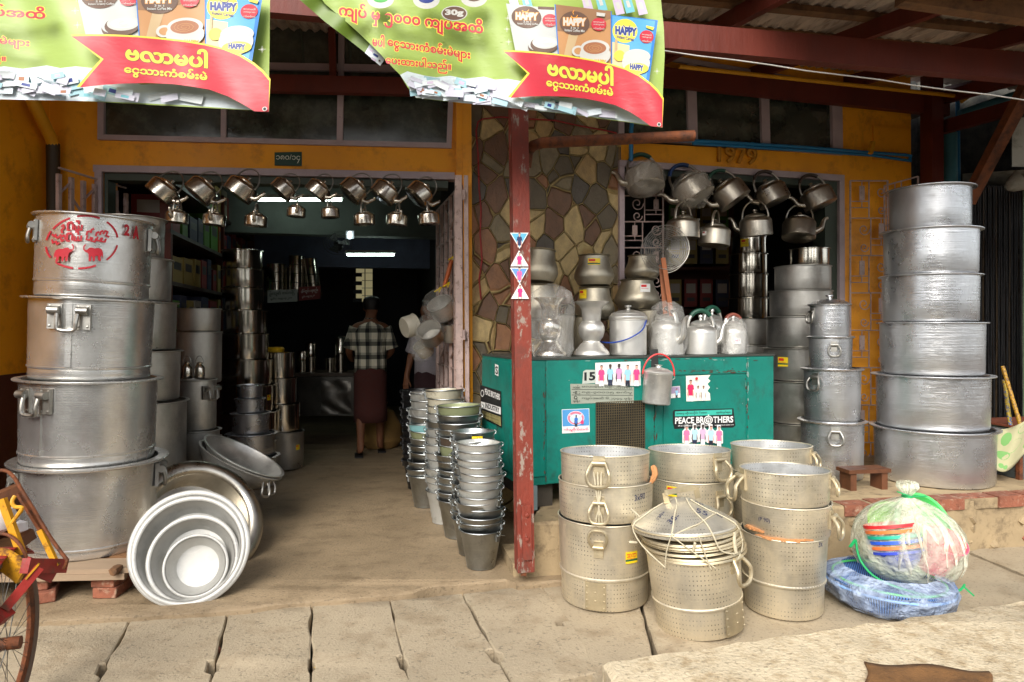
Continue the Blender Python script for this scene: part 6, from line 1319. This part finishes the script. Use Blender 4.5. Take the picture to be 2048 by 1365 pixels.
    if full:
        a.text('ကျပ် မှ ၅၀၀၀ ကျပ်အထိ', Z(212,120), Z(1000,222), 40, rdm, .035, **kw); a.text('မပါ', Z(395,252), Z(462,262), 24, rdm, .04, **kw); a.text('ေငွသားကံစမ်းမဲများ', Z(478,278), Z(930,350), 30, rdm, .03, **kw); a.text('ေပးထားပါသည်။', Z(468,372), Z(826,408), 27, rdm, .03, **kw)
        a.ell(*Z(843,74), 26, 15, wht); a.ell(*Z(843,74), 24, 13.5, dkb); a.text('30g', Z(792,92), Z(893,94), 14, wht, .05)
        for x, y, c in ((440,-5,flat('banner_green2', (60,150,60))),(690,-2,nav),(950,-12,dkb)):
            a.ell(*Z(x,y), 27, 19, wht); a.ell(*Z(x,y-4), 16, 9, c)
    else:
        a.text('ကျပ်အထိ', Z(660,180), Z(1000,222), 34, rdm, .035, **kw); a.text('ကံစမ်းမဲများ', Z(640,300), Z(930,345), 26, rdm, .03, **kw); a.text('သည်။', Z(690,395), Z(826,408), 22, rdm, .03, **kw)
    for x, y in ((1140,230),(1130,160),(1950,390),(1135,100)): 
        for k in range(4): q = k*PI/4; L_ = 6 if k % 2 == 0 else 3; p = Z(x,y); a.line([(p[0]-L_*math.cos(q),p[1]-L_*math.sin(q)),(p[0]+L_*math.cos(q),p[1]+L_*math.sin(q))], .7, wht)
    p = Z(1961,681); a.ell(*p, 4, 4, wht); a.ell(*p, 2.4, 2.6, blk)
    o = ar.build('printed_sheet', Yf, r)
    mb = MB(); v, f = refine(outline, [tuple(q) for q in tessellate_polygon([[Vector((x,y,0)) for x, y in outline]])], 20)
    mb.add([Yf(x, y, -6) for x, y in v], f); mb.build('sheet_back', mat('banner_back', (200,204,200), .6), r, True)
    if fold: fold(r, Yf)
    return r
def yfR(x, y, l): return W(x, y, 3.16 + .12*(x-960)/400 + .020*math.sin(x*.021 + y*.006) + .012*math.sin(x*.05 - y*.02) + .00010*(y-100) - .00035*l)
def yfL(x, y, l): return W(x, y, 2.86 + .08*(x-300)/400 + .016*math.sin(x*.017 + y*.005 + 1) + .008*math.sin(x*.045 - y*.02) - .00035*l)
outR = [(604,-60),(1316,-60),(1322,0),(1328,60),(1329.5,110),(1326,180),(1325,256),(1290,251),(1250,244),(1200,238),(1150,231),(1100,225),(1050,219.5),(1000,214),(940,208),(880,202),(832,196),(815,175),(800,150),(785,135),(760,108),(740,88),(715,64),(690,42),(650,8)]
def foldR(r, Yf):
    fo = [(590,-8),(660,-8),(690,36),(720,66),(748,92),(770,116),(768,122),(760,132),(733,108),(700,82),(650,44)]
    def fd(x, y, l): return W(x, y, 3.19 + .12*(x-960)/400 + .012*math.sin(x*.05+y*.05) - .0004*l)
    ar = Art(10); ar.poly(fo, limed); ar.poly([(742,84),(770,116),(768,122),(760,132),(730,106)], bw)
    for x, y in ((742,98),(752,108),(748,116)): ar.poly([(x-5,y-2),(x+5,y+4),(x+3,y+8),(x-6,y+2)], [grd, grp_, nav][x % 3])
    ar.ell(759, 122, 3, 3, wht); ar.ell(759, 122, 1.8, 1.9, blk)
    ar.build('folded_corner', fd, r)
banner('right lime green coffee banner with its left corner folded back', lambda x, y: (x, y), yfR, outR, True, foldR)
XL = lambda x, y: (143 + 1.246*(x-1008), 72 + 1.12*(y-103) - .057*(x-1008))
outL = [(-140,-70),(540,-70),(540,0),(539,100),(538,160),(538.5,224),(500,221),(400,215.5),(300,210),(200,204.5),(100,200),(0,197),(-140,192)]
banner('left lime green coffee banner hanging flat over the doorway', XL, yfL, outL, False)
# house number plate
hn = thing('number_plate', 'small dark green house number plate above the doorway', 'sign', DOOR.W(577,318), (0,0,0))
MB().quad(DOOR, [(550,332),(604,333),(604,305),(550,306)], .008, .012).build('plate', mat('plate_green', (14,58,40), .5), hn, True)
ar = Art(); ar.text('၁၈၀/၁၄', (553,327), (601,328), 17, flat('plate_paint', (220,222,200)), .0); ar.build('house_number', onplane(DOOR, .0135, .0003), hn)
# ------------------------------------------------------------------ inside the shop
def lamp_tube(label, px0, px1, py, Y, r_, st):
    t = thing('ceiling_light', label, 'lamp', W((px0+px1)/2, py, Y), (0,0,0))
    MB().tube([W(px0,py,Y), W(px1,py,Y)], r_, 10).build('tube', flat('lamp_glow' + str(px0), (232,255,244), .5, st), t, True)
    MB().beam(W(px0-3,py,Y)+Vector((0,.01,r_+.022)), W(px1+3,py,Y)+Vector((0,.01,r_+.022)), .05, .035).build('housing', mat('lamp_housing', (190,196,190), .6), t, True); return t
lamp_tube('lit fluorescent tube nearest the door behind the hanging kettles', 503, 683, 400, 7.2, .015, 6); lamp_tube('lit fluorescent tube deeper inside below the cross beam', 694, 788, 510, 8.4, .014, 6)
t = thing('ceiling_light', 'small square glow for a reflected lamp beside the dark fan', 'lamp', W(700,468,7.1)); MB().hexa([W(692,478,7.1),W(708,478,7.1),W(708,462,7.1),W(692,462,7.1),W(692,478,7.15),W(708,478,7.15),W(708,462,7.15),W(692,462,7.15)]).build('glow_panel', mat('lamp_housing', (190,196,190)), t, True); MB().hexa([W(697,478,7.08),W(701,478,7.08),W(701,464,7.08),W(697,464,7.08),W(697,478,7.098),W(701,478,7.098),W(701,464,7.098),W(697,464,7.098)]).build('glow', flat('lamp_glow_c', (225,240,255), .5, 5), t, True)  # lamp reflection, built as a small glowing square
fan = thing('wall_fan', 'dark round wall fan tilted under the beam', 'fan', W(676,486,7.3), (rad(62), rad(16), 0)); mb = MB()
for i in range(1,7): mb.tube([(.15*i/6*math.cos(q), .15*i/6*math.sin(q), .03*(1-(i/6)**2)) for q in [2*PI*j/28 for j in range(28)]], .003, 4, closed=True)
mb.build('guard', black_m, fan); MB().lathe([(0,-.1),(.045,-.09),(.05,-.03),(0,-.02)], 16).build('motor', black_m, fan); mb = MB()
for k in range(3): q = k*2.1; mb.add([(0,0,.0),(.13*math.cos(q),.13*math.sin(q),.01),(.13*math.cos(q+.9),.13*math.sin(q+.9),-.012)], [(0,1,2)])
mb.build('blade', black_m, fan)
shl = thing('wall_shelf', 'dark shelving of boxed goods along the left inner wall', 'shelf', R3(-2.3,1,0)); mb = MB()
for k, z in enumerate((.9,1.35,1.75,2.15,2.55)): MB().hexa([R3(-2.75,.6,z),R3(-2.12,.6,z),R3(-2.12,.6,z+.03),R3(-2.75,.6,z+.03),R3(-2.75,4.4,z),R3(-2.12,4.4,z),R3(-2.12,4.4,z+.03),R3(-2.75,4.4,z+.03)]).build('board', mat('shelf_dark', (58,46,38), .5), shl, True)
for d_ in (.6, 2.5, 4.35): MB().hexa([R3(-2.2,d_,.03),R3(-2.12,d_,.03),R3(-2.12,d_,2.8),R3(-2.2,d_,2.8),R3(-2.2,d_+.05,.03),R3(-2.12,d_+.05,.03),R3(-2.12,d_+.05,2.8),R3(-2.2,d_+.05,2.8)]).build('upright', mat('shelf_maroon', (84,34,22), .6), shl, True)
bc = [('white',(206,204,196)),('lime green',(96,170,40)),('orange',(206,110,40)),('red',(176,40,36)),('pale yellow',(206,180,90)),('cream',(196,186,160)),('dark blue',(40,50,90))]
rr = random.Random(21); seen = {}
def carton(name_c, c, label, p, sx, sy, sz, rz_, grp):
    key = (name_c, round(sx,2), round(sz,2)); m_ = mat('carton_' + name_c.replace(' ','_'), tuple(int(q*.68 + 12) for q in c), .6, 0, .1, 3, .02)
    mb = MB(); mb.box(-sx/2, sx/2, -sy/2, sy/2, 0, sz); pr_ = flat('carton_print', (54,52,54)); mb.m[0:0]
    r = thing('product_box', label, 'box', p, (0,0,rz_), grp); mb.build('carton', m_, r); ar = Art(); ar.poly([(-.3,.2),(.3,.2),(.3,.34),(-.3,.34)], pr_); ar.poly([(-.36,.5),(.36,.5),(.36,.85),(-.36,.85)], flat('carton_pale' , (170,160,150)))
    ar.build('print', lambda x, y, l: Vector((x*sx, -sy/2 - .001 - .0003*l, sz*y)), r, False); ar2 = Art(); ar2.poly([(-.36,.5),(.36,.5),(.36,.8),(-.36,.8)], pr_); ar2.build('print', lambda x, y, l: Vector((sx/2 + .001 + .0003*l, x*sy, sz*y)), r, False)
for row, z in enumerate((1.38,1.78,2.18,2.58)):
    d_ = .75; i = 0
    while d_ < 4.1:
        n_, c = bc[rr.randrange(len(bc))]; w_ = rr.uniform(.14,.3); h_ = rr.uniform(.2,.33)
        carton(n_, c, '%s goods box, %s from front on %s shelf of left inner wall' % (n_, ORD[i], ['lowest','second','third','top'][row]), R3(-2.3, d_ + w_/2, z+.004), .3, w_, h_, A, 'boxed goods on the left shelves'); d_ += w_ + rr.uniform(.02,.08); i += 1
sh2 = thing('wall_shelf', 'dark shelf of boxed goods inside the window opening', 'shelf', W(1400,640,7.6))
for y in (470,540,625): MB().hexa([W(1325,y,7.5),W(1465,y,7.5),W(1465,y-5,7.5),W(1325,y-5,7.5),W(1325,y,7.9),W(1465,y,7.9),W(1465,y-5,7.9),W(1325,y-5,7.9)]).build('board', mat('shelf_maroon', (84,34,22)), sh2, True)
MB().hexa([W(1322,660,7.92),W(1468,660,7.92),W(1468,400,7.92),W(1322,400,7.92),W(1322,660,7.95),W(1468,660,7.95),W(1468,400,7.95),W(1322,400,7.95)]).build('back_panel', mat('shelf_maroon', (84,34,22)), sh2, True)
for row, (y, cs) in enumerate(((465,('lime green','pale yellow','pale yellow','lime green')),(535,('pale yellow','pale yellow','dark blue','pale yellow')),(620,('pale yellow','red','red','dark blue')))):
    for i, n_ in enumerate(cs):
        c = dict(bc)[n_]; carton(n_, c, '%s goods box, %s from left on %s shelf in window opening' % (n_, ORD[i], ['top','middle','bottom'][row]), W(1346 + i*31, y-5.5, 7.62), .14, .2, .30 if row else .26, 0, 'boxed goods inside the window opening')
# counter, signs and wares deep inside
cn = thing('shop_counter', 'steel sheeted counter with dented panel deep inside the shop', 'counter', W(650,832,8.0)); cY = 8.0
MB().hexa([W(595,832,cY),W(712,832,cY),W(712,754,cY),W(595,754,cY)] + [p + Vector((-.1,.6,0)) for p in (W(595,832,cY),W(712,832,cY),W(712,754,cY),W(595,754,cY))]).build('body', metal('dull_steel_sheet', (120,118,112), .35, 0, None, .3, 0, .4), cn, True)
mb = MB(); mb.grid(lambda u, v_: W(642 + 60*u, 828 - 66*v_, cY - .012 - .007*math.sin(7*u+3*v_+2*math.sin(5*v_))*math.sin(9*v_+2*u)), 20, 20); mb.build('dented_panel', metal('dented_sheet', (120,116,110), .35, 0, None, .3, 0, .6), cn, True)
MB().hexa([W(590,753,cY-.03),W(716,753,cY-.03),W(716,747,cY-.03),W(590,747,cY-.03)] + [p + Vector((-.1,.66,0)) for p in (W(590,753,cY-.03),W(716,753,cY-.03),W(716,747,cY-.03),W(590,747,cY-.03))]).build('top', mat('counter_wood', (70,56,44), .5), cn, True)
for i, (x, h, w_) in enumerate(((604,44,10),(622,60,12),(660,30,9),(682,70,13))):
    k = 8.15/F; r = thing('steel_canister', ['short canister at left end of the counter','tall canister second on the counter','low canister in the middle of the counter','two tier canister at right end of the counter'][i], 'canister', W(x,747,8.15), (0,0,0), 'canisters on the counter'); MB().lathe([(0,0),(w_*k,0),(w_*k,h*.55*k),(w_*1.06*k,h*.56*k),(w_*k,h*.58*k),(w_*k,h*k),(w_*.6*k,h*1.05*k),(0,h*1.08*k)], 24).build('body', steel, r)
wr_ = thing('wall_rack', 'dark rack holding steel pots over two lettered boards', 'rack', W(585,585,8.4)); MB().hexa([W(525,592,8.3),W(645,592,8.3),W(645,585,8.3),W(525,585,8.3),W(525,592,8.8),W(645,592,8.8),W(645,585,8.8),W(525,585,8.8)]).build('board', mat('shelf_dark', (58,46,38)), wr_, True)
for i, (x0, cols, hh) in enumerate(((553,19,(20,18,18)),(594,16,(18,18,18,18)),(628,13,(17,17,17,16)))):
    y = 584; k = 8.5/F
    for j, h in enumerate(hh):
        r = thing('steel_pot', 'steel pot, %s in the %s column on the dark rack' % (pos_word(j, len(hh)), ['left','middle','leaning right'][i]), 'pot', W(x0 - (j*2 if i == 2 else 0), y, 8.5), (0,rad(-5) if i == 2 else 0,0), 'steel pots on the dark rack'); MB().lathe([(0,0),(cols*k,0),(cols*k,(h-1.4)*k),(cols*1.08*k,(h-1)*k),(cols*k,(h-.5)*k),(0,(h-1)*k)], 28).build('body', steel, r); y -= h
for i, (q, c, tx, tc) in enumerate((([(535,606),(594,603),(594,579),(535,581)],(150,150,148),'ဦးကျော် တင်ကြီး',(30,30,34)),([(598,602),(640,598),(640,572),(598,575)],(96,20,22),'အိမ်တွင်း ပစ္စည်း',(190,180,176)))):
    P_ = Plane(W(535,600,8.25).x, 8.25, 0); sg = thing('sign_board', ['grey board with black lettering under the steel pots','dark red board with white lettering under the steel pots'][i], 'sign', P_.W(*q[0])); MB().quad(P_, q, .02, 0).build('board', flat('sign_ground' + 'ab'[i], c), sg, True); ar = Art(); ar.text(tx, (q[0][0]+4,q[0][1]-12), (q[1][0]-4,q[1][1]-12), 11, flat('sign_ink' + 'ab'[i], tc), .02); ar.text('ဖုန်း ၀၉-၄၂၀', (q[0][0]+6,q[0][1]-4), (q[1][0]-10,q[1][1]-4), 6, flat('sign_ink' + 'ab'[i], tc), .02); ar.build('lettering', onplane(P_, .003, .0005), sg)
sack = thing('grain_sack', 'yellowish cloth sack slumped on the floor behind the man', 'sack', W(762,905,7.9) * 1.0); sack.location.z = ZF; MB().lathe([(0,0),(.18,.01),(.24,.1),(.22,.28),(.15,.42),(.06,.46),(.08,.52)], 28, rw=lambda a, z: 1+.06*math.sin(5*a+z*9)).build('cloth_body', mat('sack_cloth', (146,112,60), .9), sack)
# ------------------------------------------------------------------ people
def skin_mesh(name, J, E, m, parent, sub=2):
    me = bpy.data.meshes.new(name); ks = list(J); me.from_pydata([J[k][0] for k in ks], [(ks.index(a), ks.index(b_)) for a, b_ in E], []); me.materials.append(m)
    o = bpy.data.objects.new(name, me); COL.objects.link(o); o.parent = parent
    bm = bmesh.new(); bm.from_mesh(me); L_ = bm.verts.layers.skin.verify()
    for i, v in enumerate(bm.verts):
        r_ = J[ks[i]][1]; v[L_].radius = (r_, r_) if not isinstance(r_, tuple) else r_; v[L_].use_root = (i == 0)
    bm.to_mesh(me); bm.free(); md = o.modifiers.new('skin', 'SKIN'); md.use_smooth_shade = True; o.modifiers.new('sub', 'SUBSURF').levels = sub; o.modifiers['sub'].render_levels = sub
    return o
def loft(rings, n=32, uvk=1.0):   # rings: (center, rx, ry)
    mb = MB(); v = []; f = []; uv = []
    for c, rx, ry in rings:
        for j in range(n): a = 2*PI*j/n; v.append((c[0] + rx*math.cos(a), c[1] + ry*math.sin(a), c[2]))
    for i in range(len(rings)-1):
        for j in range(n):
            j2 = (j+1) % n; f.append((i*n+j, i*n+j2, (i+1)*n+j2, (i+1)*n+j)); u0, u1 = j/n, (j+1)/n; w0, w1 = rings[i][0][2], rings[i+1][0][2]
            uv.append(((u0*uvk,w0),(u1*uvk,w0),(u1*uvk,w1),(u0*uvk,w1)))
    return mb.add(v, f, 0, True, uv)
skin_t = mat('brown_skin', (122,78,52), .6, 0, .08, 6, .03); hair_m = mat('black_hair', (18,15,14), .5, 0, .2, 30, .3, 120)
def hand(J, E, root, wrist, d, side, nm):
    """palm and five bent fingers continuing from the wrist along d"""
    d = Vector(d).normalized(); sd = Vector(side).normalized(); up_ = d.cross(sd); w_ = Vector(wrist)
    J[nm+'p'] = (tuple(w_ + d*.045), (.034,.017)); E.append((root, nm+'p')); J[nm+'k'] = (tuple(w_ + d*.085), (.036,.014)); E.append((nm+'p', nm+'k'))
    for i, (o_, L_) in enumerate(((-.030,.062),(-.010,.074),(.010,.070),(.029,.056))):
        a = w_ + d*.095 + sd*o_; J[nm+'f%da' % i] = (tuple(a), .0095); b_ = a + d*L_*.5 + up_*.008; J[nm+'f%db' % i] = (tuple(b_), .0085); c_ = b_ + d*L_*.42 + up_*.022; J[nm+'f%dc' % i] = (tuple(c_), .007); E += [(nm+'k', nm+'f%da' % i), (nm+'f%da' % i, nm+'f%db' % i), (nm+'f%db' % i, nm+'f%dc' % i)]
    a = w_ + d*.04 - sd*.036; b_ = a + d*.035 - sd*.018 + up_*.01; c_ = b_ + d*.03 + up_*.012; J[nm+'ta'] = (tuple(a), .012); J[nm+'tb'] = (tuple(b_), .0105); J[nm+'tc'] = (tuple(c_), .008); E += [(nm+'p', nm+'ta'), (nm+'ta', nm+'tb'), (nm+'tb', nm+'tc')]
def person(label, loc, rz_, h, shirt_m, longyi_m, arms, turn=0, lean=0, legs=(.10,-.11), collar=True):
    r = thing('person', label, 'person', loc, (0,0,rz_)); r.scale = (h/1.70,)*3
    J = {}; E = []; y0 = -.02    # facing +Y
    J['pel'] = ((0,0,.93), (.15,.11)); J['wst'] = ((0,.0,1.08), (.125,.09)); J['chs'] = ((0,-.01+lean*.5,1.26), (.15,.10)); J['shc'] = ((0,-.015+lean,1.40), (.10,.075)); J['nck'] = ((0,.0+lean,1.475), .055); J['hd0'] = ((turn*.02,.02+lean*1.1,1.54), (.064,.07)); J['hd1'] = ((turn*.03,.022+lean*1.15,1.60), (.074,.088)); J['hd2'] = ((turn*.03,.012+lean*1.15,1.655), (.066,.08))
    E += [('pel','wst'),('wst','chs'),('chs','shc'),('shc','nck'),('nck','hd0'),('hd0','hd1'),('hd1','hd2')]
    J['nose'] = ((turn*.08,.115+lean,1.585), .012); E.append(('hd1','nose'))
    for s_ in (-1,1):
        J['ear%d' % s_] = ((s_*.083,.015+lean*1.1,1.59), .017); E.append(('hd1','ear%d' % s_))
        x = s_*.095; k = legs[0] if s_ > 0 else legs[1]
        J['hip%d' % s_] = ((x*.95,0,.86), .10); J['kne%d' % s_] = ((x*1.05,k*.3+.02,.49), .058); J['clf%d' % s_] = ((x*1.1,k*.7-.015,.34), .052); J['ank%d' % s_] = ((x*1.12,k,.09), .036); J['hel%d' % s_] = ((x*1.12,k-.035,.04), .034); J['toe%d' % s_] = ((x*1.25,k+.14,.032), (.042,.022))
        E += [('pel','hip%d' % s_),('hip%d' % s_,'kne%d' % s_),('kne%d' % s_,'clf%d' % s_),('clf%d' % s_,'ank%d' % s_),('ank%d' % s_,'hel%d' % s_),('ank%d' % s_,'toe%d' % s_)]
        el, wr2, hd = arms[0 if s_ < 0 else 1]; J['sho%d' % s_] = ((s_*.165,-.01+lean,1.385), .062); J['elb%d' % s_] = (el, .042); J['wri%d' % s_] = (wr2, .030); E += [('shc','sho%d' % s_),('sho%d' % s_,'elb%d' % s_),('elb%d' % s_,'wri%d' % s_)]
        hand(J, E, 'wri%d' % s_, wr2, hd, (s_,0,.1), 'h%d' % s_)
    skin_mesh('body', J, E, skin_t, r)
    mb = MB(); mb.lathe([(.078,-.02),(.088,.02),(.092,.06),(.082,.10),(.05,.125),(0,.132)], 32, T=TC((turn*.03,.0+lean*1.12,1.60)), rw=lambda a, z: (1.08 if math.sin(a) < .3 or z > .07 else .80) + .02*math.sin(9*a)); mb.build('hair', hair_m, r)
    mb = loft([((0,.0,.90),.175,.125),((0,0,1.0),.172,.122),((0,lean*.2,1.12),.170,.120),((0,lean*.5-.005,1.25),.185,.128),((0,lean*.8-.008,1.34),.195,.12),((0,lean-.01,1.41),.165,.095),((0,lean-.008,1.45),.09,.075),((0,lean,1.475),.068,.066),((0,lean,1.49),.066,.064)], 36)
    for s_ in (-1,1):
        a = Vector((s_*.155,-.01+lean,1.385)); e_ = Vector(arms[0 if s_ < 0 else 1][0]); mb.tube([a, a.lerp(e_,.35), a.lerp(e_,.7), a.lerp(e_,.9)], [.072,.072,.074,.08], 20, cap=False)
        pass
    for i in range(len(mb.uv)):
        if mb.uv[i] is None: mb.uv[i] = tuple((mb.v[q][1]*1.2 + mb.v[q][0]*.9, mb.v[q][2]) for q in mb.f[i])
    o = mb.build('shirt', shirt_m, r); o.modifiers.new('s','SOLIDIFY').thickness = .006
    mb = loft([((0,.01,.36),.178,.155),((0,.005,.5),.18,.15),((0,0,.7),.178,.14),((0,0,.86),.178,.132),((0,0,.96),.17,.122),((0,0,1.0),.168,.118)], 36); 
    mb.v = [Vector((p.x*(1+.02*math.sin(9*math.atan2(p.y,p.x))*(1.1-p.z)), p.y*(1+.03*math.sin(7*math.atan2(p.y,p.x))*(1.1-p.z)), p.z)) for p in mb.v]
    o = mb.build('longyi', longyi_m, r); o.modifiers.new('s','SOLIDIFY').thickness = .006
    for s_ in (-1,1): k = legs[0] if s_ > 0 else legs[1]; MB().box(s_*.125-.045, s_*.125+.045, k-.09, k+.17, .0, .014).build('sandal', black_m, r)
    return r
lo_m = mat('check_longyi', (76,36,30), .9, 0, .15, 30, .1, 120); lo2 = mat('dark_longyi', (50,26,30), .9, 0, .15, 20, .1)
Ym = 7.45
person('man seen from behind in plaid shirt and brown longyi', (xc(741,Ym), Ym, ZF+.002), rad(13), 1.70, plaid_mat(), lo_m, (((-.235,.02,1.13),(-.20,.20,1.02),(.3,1,.1)), ((.235,.02,1.13),(.17,.2,1.04),(-.3,1,.1))), .5, .02, (.16,-.10))
Yw = 7.2
person('person in dim light in pale shirt and dark longyi behind the hanging pans', (xc(858,Yw), Yw, ZF+.002), rad(150), 1.66, mat('pale_shirt', (150,144,150), .9), lo2, (((-.23,.0,1.12),(-.25,.08,.9),(0,.2,-1)), ((.24,.0,1.12),(.26,.06,.88),(0,.15,-1))), -.2)
# ------------------------------------------------------------------ trishaw at the left edge
tri = thing('cycle_trishaw', 'red and yellow cycle trishaw poking in at the left edge', 'trishaw', W(2,1300,2.4)); tri.location.z = 0
hub = Vector((xc(2,2.4), 2.4, .305)); td = Vector((-.28,.96,0)).normalized(); zU = Vector((0,0,1)); tn = td.cross(zU)
def wc(a, r_, o_=0): return hub + td*(r_*math.cos(a)) + zU*(r_*math.sin(a)) + tn*o_
redm = mat('trishaw_red', (146,38,30), .5, 0, .2, 8, .15, 40, (90,58,42), (.54,.66)); yelm = mat('trishaw_yellow', (206,146,26), .5, 0, .2, 8, .15, 40, (110,72,36), (.54,.64)); tyre = mat('dusty_tyre', (108,88,72), .9, 0, .2, 10, .3, 80)
MB().tube([wc(2*PI*k/64, .292) for k in range(64)], .019, 12, closed=True).build('tyre', tyre, tri, True); MB().tube([wc(2*PI*k/64, .266) for k in range(64)], .011, 8, closed=True, sx=1.6).build('rim', rust, tri, True)
mb = MB()
for k in range(32): a = 2*PI*k/32; mb.tube([wc(a + .35*(-1)**k, .02, .02*(-1)**(k//2)), wc(a, .262)], .0013, 4)
mb.build('spokes', steel_hook, tri, True); MB().tube([hub - tn*.06, hub + tn*.06], .022, 12).build('hub', rust, tri, True)
def tp(px, py, Y): return W(px, py, Y)
mb = MB(); 
for k in range(16):
    a0_, a1_ = rad(52 + k*7), rad(52 + (k+1)*7); q = [wc(a0_,.325,-.035), wc(a0_,.325,.035), wc(a1_,.325,.035), wc(a1_,.325,-.035)]; mb.add(q, [(0,1,2,3)])
o = mb.build('mudguard', redm, tri, True); o.modifiers.new('s','SOLIDIFY').thickness = .004
mb = MB(); yv = 2.37; pts = [(-4,1098),(10,1100),(30,1112),(53,1133),(32,1168),(20,1158),(-4,1140)]; q = [tp(x,y,yv) for x, y in pts]; n = len(q); mb.add(q + [p + Vector((.004,.012,0)) for p in q], [tuple(range(n)), tuple(range(2*n-1,n-1,-1))] + [(i,(i+1)%n,n+(i+1)%n,n+i) for i in range(n)], 0, False); mb.build('mudguard_flap', yelm, tri, True)
MB().beam(tp(50,1132,2.36), tp(128,1132,2.55), .03, .05).build('frame_tube', redm, tri, True); MB().beam(tp(50,1128,2.4), tp(108,1152,2.5), .012, .05).build('frame_tube', redm, tri, True)
mb = MB(); mb.beam(tp(80,1134,2.34), tp(10,1218,2.3), .012, .03); mb.beam(tp(12,1222,2.3), tp(-12,1244,2.3), .05, .045); mb.build('stay', redm, tri, True); MB().beam(tp(78,1128,2.335), tp(52,1158,2.32), .013, .006).build('yellow_edge', yelm, tri, True)
MB().tube(bent([tp(-6,942,2.5), tp(12,942,2.5), tp(28,955,2.5), tp(42,978,2.5), tp(70,1024,2.5), tp(100,1074,2.5), tp(126,1110,2.5), tp(134,1122,2.5), tp(128,1138,2.5)]), .0065, 8).build('carrier_rail', rust, tri, True)
MB().beam(tp(36,988,2.52), tp(82,1062,2.5), .012, .012).build('carrier_rail', rust, tri, True); MB().beam(tp(80,1060,2.5), tp(114,1132,2.5), .014, .02).build('carrier_strut', yelm, tri, True)
MB().beam(tp(4,998,2.46), tp(44,1110,2.46), .018, .026).build('carrier_strut', yelm, tri, True); MB().tube(bent([tp(30,992,2.45), tp(24,1004,2.44), tp(30,1014,2.44), tp(44,1016,2.44), tp(36,1030,2.44), tp(24,1046,2.44)]), .007, 8).build('hook_strut', yelm, tri, True)
mb = MB(); mb.beam(tp(-10,998,2.5), tp(42,976,2.55), .06, .035); mb.beam(tp(-10,1012,2.54), tp(40,1000,2.58), .03, .10); mb.beam(tp(34,1085,2.55), tp(60,1066,2.6), .05, .04); mb.build('seat_box', wood_d, tri, True)
MB().lathe([(0,-.05),(.04,-.03),(.05,0),(.035,.04),(0,.05)], 12, T=TC(tp(2,1040,2.5)), rw=lambda a, z: 1 + .15*math.sin(3*a)).build('rag', flat('white_rag', (214,210,208), .9), tri, True); MB().lathe([(0,-.02),(.022,-.01),(.02,.02),(0,.03)], 10, T=TC(tp(40,1056,2.52)), rw=lambda a, z: 1 + .15*math.sin(3*a)).build('rag', flat('white_rag', (214,210,208), .9), tri, True)
MB().tube(bent([tp(-8,1068,2.44), tp(15,1070,2.44), tp(36,1085,2.44), tp(50,1108,2.44), tp(56,1126,2.44)]), .006, 8).build('carrier_rail', rust, tri, True)
for o in bpy.data.objects:
    for kk in ('_R','_H','_a'):
        if kk in o: del o[kk]
